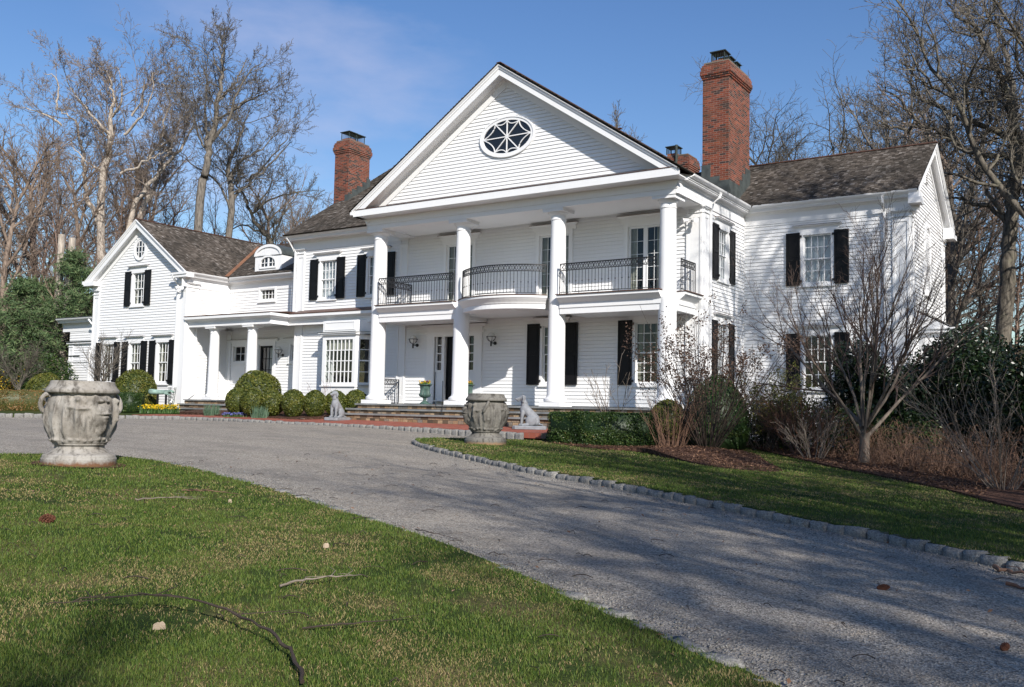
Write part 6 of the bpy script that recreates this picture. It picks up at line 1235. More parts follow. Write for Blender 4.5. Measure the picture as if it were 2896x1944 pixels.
# leaves as little folded diamonds
def leaf_quads(P, Nn, size, r, spread=.9, asp=.55):
    n = len(P); D = Nn + r.normal(size=(n, 3)) * spread; D /= np.linalg.norm(D, axis=1, keepdims=True); A = np.cross(D, r.normal(size=(n, 3))); A /= np.linalg.norm(A, axis=1, keepdims=True); B = np.cross(D, A); s = size * r.uniform(.6, 1.3, n)[:, None]
    V = np.stack([P - A * s, P - B * s * asp + D * s * .15, P + A * s, P + B * s * asp + D * s * .15], 1); F = np.arange(n * 4).reshape(n, 4); return V.reshape(-1, 3), F
def clipped(name, mat, kind, dims, n, size, seed, core=.93):
    """clipped shrub about the origin: kind ball, dome or box; returns mesh"""
    r = np.random.RandomState(seed); a, b, c = dims
    if kind == 'box':
        fw = np.array([b * c, b * c, a * c, a * c, a * b]); f = r.choice(5, n, p=fw / fw.sum()); u, v = r.uniform(-1, 1, n), r.uniform(-1, 1, n); P = np.zeros((n, 3)); Nn = np.zeros((n, 3))
        for k, (ax_, sg) in enumerate(((0, 1), (0, -1), (1, 1), (1, -1), (2, 1))):
            q = f == k; o = [i for i in range(3) if i != ax_]; P[q, ax_] = sg; P[q, o[0]] = u[q]; P[q, o[1]] = v[q]; Nn[q, ax_] = sg
        P = np.sign(P) * np.abs(P) ** 1.0; rad = (np.abs(P) ** 9).sum(1) ** (1 / 9); P /= rad[:, None]; P *= np.array([a / 2, b / 2, c / 2]); P[:, 2] += c / 2
    else:
        d = r.normal(size=(n, 3)); d /= np.linalg.norm(d, axis=1, keepdims=True)
        if kind == 'dome': d[:, 2] = np.where(d[:, 2] < 0, d[:, 2] * .55, d[:, 2])
        P = d * np.array([a / 2, b / 2, c / 2 if kind == 'ball' else c * .72]); Nn = d.copy(); P[:, 2] += c / 2 if kind == 'ball' else c * .28
    ph = r.uniform(0, 6, 6); lump = 1 + .026 * (np.sin(P[:, 0] * 8 + ph[0]) + np.sin(P[:, 1] * 8 + ph[1]) + np.sin(P[:, 2] * 9 + ph[2])) + .05 * (vnoise(P[:, 0] * 5 + P[:, 2] * 2, P[:, 1] * 5 - P[:, 2] * 2, 1.6, seed + 3) - .5) + np.where(r.rand(n) < .03, r.exponential(.03, n), 0); cen = np.array([0, 0, c * .45]); P = cen + (P - cen) * (lump * (1 - r.exponential(.035, n)))[:, None]; P[:, 2] = np.maximum(P[:, 2], .01)
    V, F = leaf_quads(P, Nn, size, r); rn = np.clip(.5 * r.rand(n) + .5 * vnoise(P[:, 0] + P[:, 2], P[:, 1] + P[:, 2], 3.5, seed) + r.normal(size=n) * .08, 0, 1)
    m = MB()
    if kind == 'box': m.box(-a / 2 * core, a / 2 * core, -b / 2 * core, b / 2 * core, 0, c * .96)
    elif kind == 'dome': m.ball((0, 0, c * .28), (a / 2 * core, b / 2 * core, c * .72 * core), 20, 10, 1, -.38)
    else: m.ball((0, 0, c / 2), (a / 2 * core, b / 2 * core, c / 2 * core), 18, 10)
    CV = np.array(m.v); k = len(V); CF = []
    for q in m.f:
        if len(q) == 4: CF.append(q)
        else:
            for i in range(1, len(q) - 1, 2): CF.append((q[0], q[i], q[i + 1], q[min(i + 2, len(q) - 1)]))
    CF = np.array(CF) + k; return np_mesh(name, np.concatenate([V, CV]), np.concatenate([F, CF]), mat, np.concatenate([rn, np.full(len(CF), .02)]), link=False)
def put(me, name, x, y, z, label, cat, group=None, rot=0, sc=(1, 1, 1)):
    o = bpy.data.objects.new(name, me); COL.objects.link(o); o.location = (x, y, z); o.rotation_euler = (0, 0, R(rot)); o.scale = sc; return tag(o, label, cat, group)
BALL = clipped('clipped_ball', 'box_leaf', 'ball', (.86, .86, .92), 4600, .031, 1); DOME = clipped('clipped_dome', 'box_leaf', 'dome', (1.85, 1.85, 1.65), 13500, .035, 2)
HEDGE = clipped('clipped_hedge', 'hedge_leaf', 'box', (2.75, 1.15, .86), 26000, .024, 3); HEDGE2 = clipped('clipped_hedge', 'hedge_leaf', 'box', (1.5, .8, .72), 7000, .03, 4); HEDGE3 = clipped('rusty_hedge', 'rusty_leaf', 'box', (4.6, .8, .7), 12000, .032, 5); DDOME = clipped('dark_dome', 'hedge_leaf', 'dome', (1.75, 1.75, 2.0), 12000, .03, 6)
wz = lambda x, y: float(walkz(x, y))
for i, (x, y, s, lb) in enumerate([(-27.37, 23.05, 1.06, 'leftmost clipped ball shrub, with a rusty left side, in front of the big dome'), (-26.6, 23.1, 1.04, 'clipped ball shrub in the middle before the big dome'), (-25.93, 23.4, 1.0, 'clipped ball shrub overlapping the right side of the big dome'), (-25.0, 23.55, 1.02, 'free standing clipped ball shrub right of the big dome'), (-24.35, 23.95, 1.0, 'clipped ball shrub just left of the dog statue'), (-24.1, 24.75, .98, 'clipped ball shrub half hidden behind the dog statue'), (-23.72, 25.4, 1.02, 'clipped ball shrub against the left end of the terrace')]):
    put(BALL, 'ball_shrub', x, y, wz(x, y) + .06, lb, 'shrub', 'clipped ball shrubs left of the front steps', i * 67, (s, s, s * 1.02))
put(DOME, 'dome_shrub', -27.64, 24.2, wz(-27.6, 24.2) + .04, 'big clipped dome shrub beside the side porch steps', 'shrub', 'clipped dome shrubs', 20, (1, 1, 1.03)); put(DOME, 'dome_shrub', -34.63, 23.8, wz(-34.6, 23.8) + .02, 'clipped dome shrub in front of the left gable windows', 'shrub', 'clipped dome shrubs', 140, (1, 1, 1.05)); put(DOME, 'dome_shrub', -39.6, 22.8, -.45, 'clipped dome shrub beyond the stone urn at far left', 'shrub', 'clipped dome shrubs', 250, (.95, .95, 1.05))
put(HEDGE2, 'box_hedge', -33.75, 22.75, wz(-33.7, 22.7), 'short green box hedge before the left dome shrub', 'hedge', None, 4, (1, 1, 1.05)); put(HEDGE3, 'box_hedge', -39.6, 20.6, -.42, 'low rusty brown and green hedge at the left picture edge', 'hedge', None, 33, (1, 1, 1.2))
put(HEDGE, 'box_hedge', -11.5, 21.65, float(gd(-11.5, 21.6)) + .06, 'dark square clipped box hedge at the right of the front steps', 'hedge', None, 12, (1, 1, 1.02))
put(DDOME, 'dome_shrub', -9.6, 24.7, -.95, 'large dark dome shrub at the right corner of the portico', 'shrub', 'clipped dome shrubs', 40, (1, 1, 1.02)); put(BALL, 'ball_shrub', -10.95, 24.45, -.72, 'dark ball shrub between the last column and the big dark dome', 'shrub', None, 80, (1.2, 1.2, 1.22))

# leafless shrubs
def stems(seed, n, H, spread, r0, branch, base=.18, wob=.05, up=.02, n2=5, lr=(.3, .55), minr=.0032, ang=(18, 40)):
    rr = random.Random(seed); L_ = []
    for k in range(n):
        a = rr.uniform(0, 6.28); q = base * math.sqrt(rr.random()); t = spread * math.sqrt(rr.random()); d = Vector((math.cos(a) * math.sin(t), math.sin(a) * math.sin(t), math.cos(t)))
        sp = [S(branch, ang, lr, 6, wob, up, start=.25, rr=.6, tap=.3)] + ([S(n2, ang, (.35, .6), 4, wob * 1.4, up, start=.2, rr=.65, tap=.4), S(0, (0, 0), (0, 0), 3, wob * 1.5, up)] if n2 else [S(0, (0, 0), (0, 0), 4, wob * 1.5, up)])
        g_ = grow_tree(rr.randrange(10 ** 6), H * rr.uniform(.6, 1.05), r0 * rr.uniform(.7, 1.1), sp, trunk_dir=d, trunk_frac=1.0, min_r=minr); L_ += [([(p[0] + q * math.cos(a), p[1] + q * math.sin(a), p[2] + .25) for p in P], Q, l) for P, Q, l in g_]
    return L_
def bush(name, lines, mat, x, y, z, label, cat='shrub', group=None, rot=0, sides=(5, 3, 3)):
    me = np_mesh(name, *polylines_mesh(lines, sides), mat, link=False); return put(me, name, x, y, z, label, cat, group, rot)
# vase-shaped bare tree on the right
MAPLE = [S(0, (0, 0), (0, 0), 3, .02, 0)]
lines = grow_tree(77, 1.0, .135, [S(0, (0, 0), (0, 0), 4, .02, 0, tap=.82)], trunk_frac=1.0, min_r=.004); rq = random.Random(15)
for k in range(11):
    a = k * 2.4 + rq.uniform(-.3, .3); t = R(rq.uniform(6, 58)); d = Vector((math.cos(a) * math.sin(t), math.sin(a) * math.sin(t), math.cos(t)))
    g_ = grow_tree(900 + k, rq.uniform(3.4, 4.8), rq.uniform(.030, .055), [S(8, (14, 34), (.38, .62), 9, .07, .035, start=.22, rr=.5, tap=.16), S(6, (14, 36), (.38, .62), 6, .06, .03, start=.15, rr=.55), S(4, (18, 40), (.4, .6), 4, .08, .02, start=.15, rr=.7), S(0, (0, 0), (0, 0), 3, .08, .02)], trunk_dir=d, trunk_frac=1.0, min_r=.0028); z0 = rq.uniform(.55, .95); lines += [([(p[0] + math.cos(a) * .07, p[1] + math.sin(a) * .07, p[2] + z0 + .25) for p in P], Q, l + 1) for P, Q, l in g_]
mx_, my_ = -5.4, 23.3; t = thing('bare_maple', 'small vase shaped bare tree with many upright limbs before the right wing', 'tree', (mx_, my_, float(bedBz(mx_, my_))), None, R(20))
for nm, cond, mt in (('trunk', lambda l: l <= 1, 'bark_smooth'), ('crown', lambda l: l > 1, 'twig_bud')): np_mesh(nm, *polylines_mesh([q for q in lines if cond(q[2])], (10, 7, 4, 3, 3)), mt, smooth=True, parent=t)
# hydrangea with dried heads
hx_, hy_ = -8.6, 21.5; L1 = stems(31, 48, 3.3, .66, .016, 4, .22, .035, .012, 0, (.25, .5), .004); z = float(bedAz(hx_, hy_)) - .05
t = thing('hydrangea_shrub', 'tall leafless shrub with dried brown flower heads at the corner of the portico', 'shrub', (hx_, hy_, z)); np_mesh('stems', *polylines_mesh(L1, (5, 4, 3)), 'twig_dark', parent=t)
rp = np.random.RandomState(6); tips = [P[-1] for P, Q, l in L1 if P[-1][2] > 1.3]; Pp = np.concatenate([np.array(q) + rp.normal(size=(46, 3)) * np.array([.065, .065, .11]) for q in tips if rp.rand() < .5]); Vq, Fq = leaf_quads(Pp, rp.normal(size=Pp.shape), .024, rp, 1, .8); np_mesh('flower_heads', Vq, Fq, 'dry_head', parent=t)
bush('cane_shrub', stems(32, 60, 1.45, .50, .010, 2, .30, .03, .0, 0, (.25, .45), .004), 'cane', -9.25, 20.85, float(bedAz(-9.25, 20.9)) - .1, 'clump of straight tan canes beside the square box hedge')
bush('twiggy_magnolia', stems(33, 6, 2.2, .5, .018, 4, .1, .07, .03, 2, (.3, .5), .006), 'twig_grey', -11.7, 22.75, -.75, 'open leafless young shrub behind the square box hedge')
bush('brown_shrub', stems(34, 22, 1.7, .75, .013, 7, .25, .08, .02, 4, (.35, .6), .0035), 'twig_red', -7.2, 24.6, float(bedBz(-7.2, 24.6)), 'dense brown twiggy shrub left of the vase shaped bare tree')
bush('pale_shrub', stems(35, 16, 1.25, .6, .014, 5, .22, .08, .02, 3, (.35, .6), .004), 'twig_grey', -6.6, 23.4, float(bedBz(-6.6, 23.4)), 'small pale twiggy shrub at the foot of the vase shaped bare tree')
bush('arching_shrub', stems(36, 24, 2.6, .8, .009, 6, .25, .08, .0, 3, (.3, .55), .0028), 'twig_grey', -2.0, 19.0, float(bedBz(-2, 19)), 'tall arching grey twiggy shrub at the right picture edge')
bush('arching_shrub', stems(37, 16, 2.9, .5, .010, 5, .3, .07, .02, 3, (.3, .55), .0028), 'twig_grey', -.2, 17.6, float(bedBz(-.2, 17.6)), 'grey twiggy shrub cut by the right picture edge')
bush('brown_shrub', stems(38, 22, 2.2, .8, .012, 6, .3, .08, .02, 4, (.35, .6), .0035), 'twig_dark', -8.0, 25.6, float(bedBz(-8, 25.6)), 'dark twiggy shrub below the lower window of the wing')
# loose green shrub with new leaves
L2 = stems(39, 26, 2.2, .62, .011, 6, .3, .07, .03, 3, (.35, .6), .0035); z = float(bedBz(-8.7, 25.9)); t = thing('spring_shrub', 'loose shrub with fresh yellow green leaves right of the dark dome', 'shrub', (-8.7, 25.9, z)); np_mesh('stems', *polylines_mesh(L2, (4, 3, 3)), 'twig_grey', parent=t)
Pt = np.array([P[int(rp.randint(1, len(P)))] for P, Q, l in L2 if l >= 1 for _ in range(9)]); Pt = Pt[Pt[:, 2] > .4] + rp.normal(size=(int((Pt[:, 2] > .4).sum()), 3)) * .03; Vq, Fq = leaf_quads(Pt, rp.normal(size=Pt.shape), .032, rp, 1); np_mesh('leaves', Vq, Fq, 'spring_leaf', rp.rand(len(Fq)), parent=t)
# hollies and other evergreens
def holly(name, x, y, z, blobs, n, size, mat, seed, label, stem=True, group=None):
    r = np.random.RandomState(seed); t = thing(name, label, 'shrub', (x, y, z), group); w = np.array([b[3] * b[4] * b[5] for b in blobs]); w = w / w.sum(); P = []
    for (bx, by, bz, rx, ry, rz), ww in zip(blobs, w):
        k = int(n * ww); d = r.normal(size=(k, 3)); d /= np.linalg.norm(d, axis=1, keepdims=True); q = r.rand(k) ** .45; P.append(np.array([bx, by, bz]) + d * q[:, None] * np.array([rx, ry, rz]))
    P = np.concatenate(P); cl = vnoise(P[:, 0] * 1.3 + P[:, 2], P[:, 1] * 1.3 - P[:, 2] * .7, 2.6, seed); P = P[cl > .28]; P = P[P[:, 2] > 0.02]; P += r.normal(size=P.shape) * .05
    Vq, Fq = leaf_quads(P, np.tile([0, 0, .5], (len(P), 1)), size, r, 1); np_mesh('foliage', Vq, Fq, mat, np.clip(r.beta(1.6, 2.2, len(Fq)), 0, 1), parent=t)
    L_ = []; rr = random.Random(seed)
    for b in blobs:
        for k in range(3): e = Vector((b[0] + rr.uniform(-.3, .3), b[1] + rr.uniform(-.3, .3), b[2] + b[5] * .5)); s0 = Vector((b[0] * .35, b[1] * .35, 0)); L_.append(([tuple(s0.lerp(e, q / 5) + Vector((rr.gauss(0, .03), rr.gauss(0, .03), 0))) for q in range(6)], [.03 - .004 * q for q in range(6)], 1))
    np_mesh('stems', *polylines_mesh(L_, (5, 5)), 'twig_grey', parent=t); return t
holly('holly_shrub', -6.4, 28.2, float(bedBz(-6, 28)), [(0, 0, 1.2, 1.3, 1.0, 1.3), (-.3, -.2, 2.3, .9, .8, 1.0), (.7, .2, 1.0, .9, .9, 1.0)], 26000, .055, 'holly_leaf', 61, 'dark glossy holly in front of the wing corner')
holly('holly_shrub', -4.3, 28.3, float(bedBz(-5, 29.5)), [(0, 0, 1.1, 1.5, 1.2, 1.3), (.3, 0, 2.3, 1.1, 1.0, 1.2), (-.9, -.4, 1.5, .9, .9, 1.1), (1.2, .3, 1.2, 1.1, 1, 1.2), (-.6, 1.2, 1.6, 1.2, 1.2, 1.6), (.4, 1.6, 2.6, 1.2, 1.2, 1.3)], 52000, .055, 'holly_leaf', 62, 'dark glossy holly hiding the side bay of the wing')
holly('holly_shrub', -2.2, 27.2, float(bedBz(-3, 27)), [(0, 0, 1.3, 1.6, 1.3, 1.5), (.6, .2, 2.5, 1.2, 1.0, 1.2), (1.5, .4, 1.6, 1.3, 1.2, 1.6)], 34000, .055, 'holly_leaf', 63, 'broad dark evergreen shrub at the right picture edge')
holly('holly_shrub', -.6, 24.5, float(bedBz(-.6, 24.5)), [(0, 0, 1.1, 1.3, 1.2, 1.3), (.8, .2, 1.8, 1.2, 1.0, 1.3)], 24000, .055, 'holly_leaf', 64, 'dark evergreen shrub behind the arching twiggy shrub')
holly('low_evergreen', -6.6, 26.6, float(bedBz(-6.6, 26.6)), [(0, 0, .6, 1.2, .8, .8), (1.5, -.3, .55, 1.0, .8, .7), (-1.4, .1, .75, 1.1, .9, .9), (-2.4, .4, .6, .9, .8, .9)], 26000, .04, 'hedge_leaf', 65, 'low dark evergreen shrubs under the wing window')
# dry brush on the bank at right
r7 = np.random.RandomState(71); L3 = []
for k in range(620):
    t_ = r7.rand(); x = -6.2 + 9.5 * t_ + r7.normal() * .7; y = 23.6 - 9.6 * t_ + r7.uniform(.6, 3.4)
    for q in range(3): a = r7.uniform(0, 6.28); h = r7.uniform(.2, .8) * (.5 + 1.1 * float(vnoise(np.array([x]), np.array([y]), .9, 3)[0])); s = r7.uniform(.2, .8); z = float(bedBz(x, y)); L3.append(([(x + s * f * math.cos(a), y + s * f * math.sin(a), z + h * math.sin(f * 2.1)) for f in np.linspace(0, 1, 6)], [.006 - .0006 * f for f in range(6)], 2))
tag(np_mesh('dry_brush', *polylines_mesh(L3, (3, 3, 3)), 'brush_red'), 'tangle of dry reddish brush on the bank at right', 'brush', kind='stuff')
Pp = np.column_stack([x_ := r7.uniform(-7, 3, 9000), np.zeros(9000), np.zeros(9000)]); Pp[:, 1] = 23.4 - 1.02 * (Pp[:, 0] + 6) + r7.uniform(.4, 4.2, 9000); Pp[:, 2] = bedBz(Pp[:, 0], Pp[:, 1]) + r7.exponential(.10, 9000); Vq, Fq = leaf_quads(Pp, np.tile([0, 0, .6], (9000, 1)), .028, r7, 1, .35); tag(np_mesh('leaf_litter_bank', Vq, Fq, 'dry_brush', r7.rand(9000)), 'dry leaves and stalks lying on the bank at right', 'leaf litter', kind='stuff')
# mulch chips
for nm, poly, zf, cnt, sd in (('mulch_chips', bedA, bedAz, 5200, 81), ('mulch_chips', bedB[:40] + [(-2, 22), (-9, 28)], bedBz, 5200, 82)):
    r8 = np.random.RandomState(sd); pts = np.array([(p[0], p[1]) for p in poly]); x = r8.uniform(pts[:, 0].min(), pts[:, 0].max(), cnt * 4); y = r8.uniform(pts[:, 1].min(), pts[:, 1].max(), cnt * 4); ok = inside(poly, x, y); x, y = x[ok][:cnt], y[ok][:cnt]; Pp = np.column_stack([x, y, zf(x, y) + .012]); Vq, Fq = leaf_quads(Pp, np.tile([0, 0, 1.2], (len(Pp), 1)), .035, r8, .6, .35); tag(np_mesh(nm, Vq, Fq, 'dry_brush', r8.rand(len(Fq)) * .8), 'loose bark chips on the mulch bed', 'mulch', kind='stuff')
# pines and the far left planting
def pine(x, y, h, w, seed, label):
    r = np.random.RandomState(seed); z = gz(x, y); t = thing('white_pine', label, 'tree', (x, y, z), 'evergreen pines at left'); m = []; P = []; Nn = []
    for k in range(int(h * 18)):
        f = r.rand() ** .8; zz = h * (.06 + .92 * f); ln = w * (1.02 - f) ** .6 * r.uniform(.6, 1.05); a = r.uniform(0, 6.28); e = np.array([ln * math.cos(a), ln * math.sin(a), zz + ln * r.uniform(.0, .35)]); s0 = np.array([0, 0, zz]); m.append(([tuple(s0 + (e - s0) * q) for q in np.linspace(0, 1, 5)], [.03 * (1 - .8 * q) for q in np.linspace(0, 1, 5)], 1)); c = 60; q = r.uniform(.3, 1.03, c); P.append(s0 + (e - s0) * q[:, None] + r.normal(size=(c, 3)) * np.array([.2, .2, .13])); Nn.append(np.tile([math.cos(a) * .4, math.sin(a) * .4, .8], (c, 1)))
    m.append(([(0, 0, h * q) for q in np.linspace(0, 1, 6)], [.16 * (1 - .9 * q) for q in np.linspace(0, 1, 6)], 0)); np_mesh('trunk', *polylines_mesh(m, (7, 4)), 'bark_oak', parent=t); P = np.concatenate(P); Nn = np.concatenate(Nn); Vq, Fq = leaf_quads(P, Nn, .13, r, .8, .14); V2, F2 = leaf_quads(P + r.normal(size=P.shape) * .07, Nn, .12, r, .9, .14); np_mesh('crown', np.concatenate([Vq, V2]), np.concatenate([Fq, F2 + len(Vq)]), 'pine_leaf', r.rand(2 * len(Fq)), parent=t)
pine(-44.8, 27.0, 8.3, 3.4, 91, 'tallest bushy pine left of the gable'); pine(-47.2, 25.8, 6.9, 3.3, 92, 'bushy pine in the middle of the thicket at left'); pine(-44.4, 29.6, 8.6, 3.0, 93, 'pine close behind the left gable eave'); pine(-45.4, 22.8, 5.6, 3.0, 94, 'lower pine at the left picture edge'); pine(-50, 28.5, 7.2, 3.4, 95, 'pine at the back of the thicket'); pine(-47.5, 21.0, 5.6, 3.0, 96, 'pine cut by the left picture edge')
holly('laurel_thicket', -43.2, 24.9, gz(-43, 25), [(0, 0, 1.4, 1.7, 1.2, 1.6), (-1.8, -.8, 1.3, 1.5, 1.2, 1.5), (-3.2, -1.8, 1.2, 1.4, 1.2, 1.4)], 20000, .06, 'hedge_leaf', 97, 'green shrub thicket below the pines')
t = thing('forsythia_shrub', 'yellow flowering forsythia at the left picture edge', 'shrub', (-44.6, 22.6, -.5)); L4 = stems(98, 40, 2.2, .8, .012, 6, .5, .08, .02, 0, (.3, .5), .006); np_mesh('stems', *polylines_mesh(L4, (4, 3, 3)), 'cane', parent=t); Pt = np.array([P[int(rp.randint(1, len(P)))] for P, Q, l in L4 for _ in range(8)]) + rp.normal(size=(8 * len(L4), 3)) * .05; Vq, Fq = leaf_quads(Pt, rp.normal(size=Pt.shape), .035, rp, 1); np_mesh('blossom', Vq, Fq, 'forsythia', rp.rand(len(Fq)), parent=t)
def small_tree(x, y, z, h, seed, mat, label, spread=.75):
    L_ = grow_tree(seed, h * .36, .05, [S(0, (0, 0), (0, 0), 4, .03, 0, tap=.8)], trunk_frac=1, min_r=.006); rr = random.Random(seed)
    for k in range(10):
        a = k * 2.4; t_ = spread * rr.uniform(.35, 1); d = Vector((math.cos(a) * math.sin(t_), math.sin(a) * math.sin(t_), math.cos(t_))); g_ = grow_tree(seed * 31 + k, h * rr.uniform(.42, .62), .022, [S(9, (20, 45), (.3, .55), 6, .08, .05, start=.15, rr=.55), S(7, (20, 45), (.4, .6), 4, .1, .04, start=.15, rr=.7), S(0, (0, 0), (0, 0), 3, .1, .03)], trunk_dir=d, trunk_frac=1, min_r=.005); z0 = h * rr.uniform(.2, .34); L_ += [([(p[0], p[1], p[2] + z0 + .25) for p in P], Q, l + 1) for P, Q, l in g_]
    t = thing('young_tree', label, 'tree', (x, y, z))
    for nm, cond in (('trunk', lambda l: l <= 1), ('crown', lambda l: l > 1)): np_mesh(nm, *polylines_mesh([q for q in L_ if cond(q[2])], (7, 5, 3, 3)), mat, parent=t)
small_tree(-35.6, 22.9, -.4, 3.6, 101, 'bark_grey', 'slender bare young tree before the left gable windows'); small_tree(-41.4, 22.6, -.45, 3.7, 102, 'bark_oak', 'bare young tree with an upright crown before the pines')
# twigs behind the ball shrubs
bush('rose_canes', stems(103, 7, 1.3, .5, .008, 3, .2, .12, .02, 0, (.3, .5), .004), 'cane', -25.6, 25.6, -.25, 'thin leafless rose canes against the wall behind the ball shrubs'); bush('rose_canes', stems(104, 5, 1.9, .25, .009, 3, .1, .08, .03, 0, (.2, .4), .005), 'twig_grey', -29.6, 25.0, -.3, 'thin leafless stems beside the side porch column')

# ------------------------------------------------------------------ fallen branches, cones and chips on the ground
def fallen(name, pts, rad, mat, zf, label, cat, twigs=0, seed=0):
    rr = random.Random(seed); P = smooth_line([(x, y, h) for x, y, h in pts], 6); loc = (float(P[0][0]), float(P[0][1]), float(zf(P[0][0], P[0][1]))); n = len(P); m = MB(); Q = [(p[0], p[1], float(zf(p[0], p[1])) + p[2]) for p in P]; Q = [(q[0] + rr.gauss(0, rad * .7), q[1] + rr.gauss(0, rad * .7), q[2] + rr.gauss(0, rad * .4)) for q in Q]; m.tube(Q, [rad * (1 - .8 * i / (n - 1)) * rr.uniform(.8, 1.25) for i in range(n)], 7)
    for k in range(twigs):
        i = rr.randrange(n // 3, n - 1); a = rr.uniform(0, 6.28); l_ = rr.uniform(.15, .45); q = Q[i]; m.tube([q, (q[0] + l_ * .5 * math.cos(a), q[1] + l_ * .5 * math.sin(a), q[2] + .02), (q[0] + l_ * math.cos(a + .4), q[1] + l_ * math.sin(a + .4), q[2] + rr.uniform(0, .05))], [rad * .35, rad * .25, rad * .12], 4)
    return tag(m.build(name, mat, smooth=True, loc=loc), label, cat)
fallen('fallen_branch', [(-3.30, 3.22, .03), (-3.55, 3.42, .05), (-3.85, 3.55, .08), (-4.35, 3.65, .10), (-4.85, 3.62, .10), (-5.2, 3.35, .06), (-5.35, 3.15, .03)], .0115, 'twig_dark', llz, 'long curved fallen branch on the foreground lawn', 'branch', 9, 3)
fallen('fallen_twig', [(-4.9, 4.55, .02), (-4.85, 4.75, .05), (-4.7, 4.95, .06), (-4.75, 5.2, .03)], .009, 'twig_grey', llz, 'forked grey twig in the middle of the left lawn', 'twig', 4, 4); fallen('fallen_twig', [(-9.2, 6.4, .02), (-9.0, 6.6, .05), (-8.8, 6.9, .04)], .010, 'twig_grey', llz, 'dark upright twig on the lawn below the pale urn', 'twig', 4, 5); fallen('fallen_twig', [(-9.6, 7.3, .02), (-9.3, 7.5, .03), (-8.9, 7.6, .02)], .009, 'cane', llz, 'thin tan twig on the lawn right of the pale urn', 'twig', 3, 6); fallen('fallen_twig', [(-4.0, 3.9, .02), (-3.8, 4.2, .04), (-3.7, 4.5, .02)], .006, 'twig_dark', llz, 'thin dark twig beside the long curved branch', 'twig', 3, 7)
fallen('fallen_stick', [(-1.15, 10.0, .03), (-.95, 9.85, .03), (-.6, 9.65, .03)], .022, 'cane', gd, 'brown stick on the gravel beside the kerb at right', 'stick', 1, 8); fallen('fallen_stick', [(-.95, 9.2, .02), (-.6, 9.05, .03)], .018, 'twig_red', gd, 'short brown stick on the gravel at the right picture edge', 'stick', 0, 9); fallen('fallen_twig', [(-6.0, 7.35, .02), (-5.7, 7.25, .03), (-5.3, 7.2, .02)], .006, 'twig_dark', gd, 'thin dark twig on the gravel by the flush edging', 'twig', 3, 10)
def cone(x, y, zf, rot, s, label):
    m = MB(); z = float(zf(x, y)) + .03 * s; d = Vector((math.cos(rot), math.sin(rot), .15)); n_ = d.cross(Vector((0, 0, 1))).normalized(); u_ = n_.cross(d)
    for k in range(9):
        f = k / 8; rad = .034 * s * math.sin(.5 + f * 2.3)
        for q in range(7): a = q * .898 + k * .4; c = Vector((x, y, z)) + d * (f - .5) * .13 * s; o = (n_ * math.cos(a) + u_ * math.sin(a)); m.tube([c, c + o * rad + d * .012 * s, c + o * rad * 1.25 + d * .03 * s], [.010 * s, .011 * s, .003 * s], 4)
    tag(m.build('pine_cone', 'cone_brown', loc=(x, y, z - .03 * s)), label, 'pine cone')
cone(-1.75, 8.15, gd, .4, .62, 'brown pine cone on the gravel in the right half of the drive'); cone(-.72, 6.75, gd, 1.3, .6, 'upright brown pine cone near the lower right of the drive'); cone(-8.3, 4.85, llz, .2, 1.1, 'reddish brown cone cluster on the left of the lawn')
def chip(x, y, zf, rot, l_, w, mat, label):
    m = MB(); z = float(zf(x, y)); c, s = math.cos(rot), math.sin(rot); pts = [(-l_, -w * .6), (-l_ * .3, -w), (l_ * .8, -w * .7), (l_, w * .2), (l_ * .5, w), (-l_ * .8, w * .8)]; lo = [m.p(x + a * c - b * s, y + a * s + b * c, z + .004) for a, b in pts]; up = [m.p(x + (a * c - b * s) * .85, y + (a * s + b * c) * .85 + y * 0, z + .035) for a, b in pts]
    lo_ = lo; m.v[up[0]:] = [(x + (a * c - b * s) * .85, y + (a * s + b * c) * .85, z + .035 + .012 * math.sin(k * 2)) for k, (a, b) in enumerate(pts)]
    for i in range(6): m.face((lo[i], lo[(i + 1) % 6], up[(i + 1) % 6], up[i]))
    m.face(lo[::-1]); m.face(up); tag(m.build('wood_chip', mat, loc=(x, y, z)), label, 'wood chip')
chip(-5.75, 5.85, llz, .5, .026, .010, 'bare_wood', 'pale white wood chip in the middle of the lawn'); chip(-4.55, 3.35, llz, .9, .036, .009, 'bare_wood', 'splintered wood chip beside the curved fallen branch'); chip(-8.55, 7.15, llz, .2, .024, .009, 'bare_wood', 'pale broken wood chip on the lawn near the drive edge')
r9 = np.random.RandomState(55); n9 = 420; x = r9.uniform(-13, 1, n9); y = r9.uniform(4, 16, n9); Pp = np.column_stack([x, y, gd(x, y) + .03]); Vq, Fq = leaf_quads(Pp, np.tile([0, 0, 1.5], (n9, 1)), .022, r9, .5, .5); tag(np_mesh('dead_leaves', Vq, Fq, 'dry_brush', r9.uniform(.2, 1, n9)), 'scattered small dead leaves on the drive and lawn', 'leaves', kind='stuff')

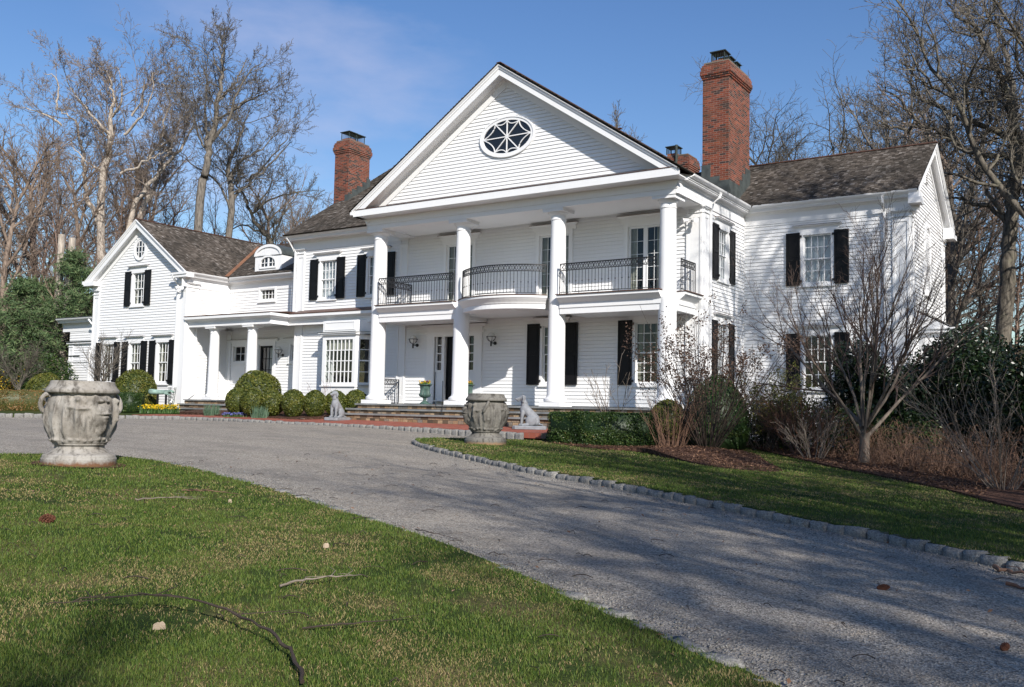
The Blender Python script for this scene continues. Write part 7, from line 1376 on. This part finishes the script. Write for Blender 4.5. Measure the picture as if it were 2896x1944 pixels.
rt = random.Random(9); LT = []
for k in range(210):
    x, y = rt.uniform(-13, 0.5), rt.uniform(3.2, 14); on = inside(lawn_l, np.array(x), np.array(y)); z = float(llz(x, y) if on else gd(x, y)) + .012; a = rt.uniform(0, 6.28); l_ = rt.uniform(.04, .19); q = [(x + l_ * f * math.cos(a + f * rt.uniform(-.3, .6)), y + l_ * f * math.sin(a + f * .4), z + .02 * math.sin(f * 3.1)) for f in np.linspace(0, 1, 5)]; LT.append((q, [rt.uniform(.0018, .004)] * 5, 1))
tag(np_mesh('twig_litter', *polylines_mesh(LT, (4, 4)), 'twig_dark'), 'small broken twigs scattered over the lawn and drive', 'twigs', kind='stuff')
r10 = np.random.RandomState(66); Pg = []
for line, zf, off in ((LE, gd, .2), (CL, gd, -.25)):
    for a, b in zip(line, line[1:]):
        k = max(1, int(np.linalg.norm(b - a) * 170)); t_ = r10.rand(k)[:, None]; d = (b - a) / (np.linalg.norm(b - a) + 1e-9); nn = np.array((-d[1], d[0])) * np.sign(off); q = a + (b - a) * t_ + nn * (.08 + r10.exponential(abs(off), k))[:, None]; Pg.append(q)
Pg = np.concatenate(Pg); Pg = Pg[(np.hypot(*Pg.T) < 22) & ~inside(lawn_l, Pg[:, 0], Pg[:, 1])]; sz = r10.uniform(.004, .012, len(Pg)); base_ = np.array([(1, 0, 0), (0, 1, 0), (-1, 0, 0), (0, -1, 0), (0, 0, 1), (0, 0, -1)], float); V_ = np.column_stack([Pg, gd(Pg[:, 0], Pg[:, 1]) + sz * .5])[:, None] + (base_[None] + r10.normal(size=(len(Pg), 6, 3)) * .2) * sz[:, None, None]; oc = np.array([(0, 1, 4), (1, 2, 4), (2, 3, 4), (3, 0, 4), (1, 0, 5), (2, 1, 5), (3, 2, 5), (0, 3, 5)]); F_ = (np.arange(len(Pg))[:, None, None] * 6 + oc[None]).reshape(-1, 3); tag(np_mesh('loose_gravel', V_.reshape(-1, 3), F_, 'granite'), 'loose stones along the edges of the gravel drive', 'gravel', kind='stuff')
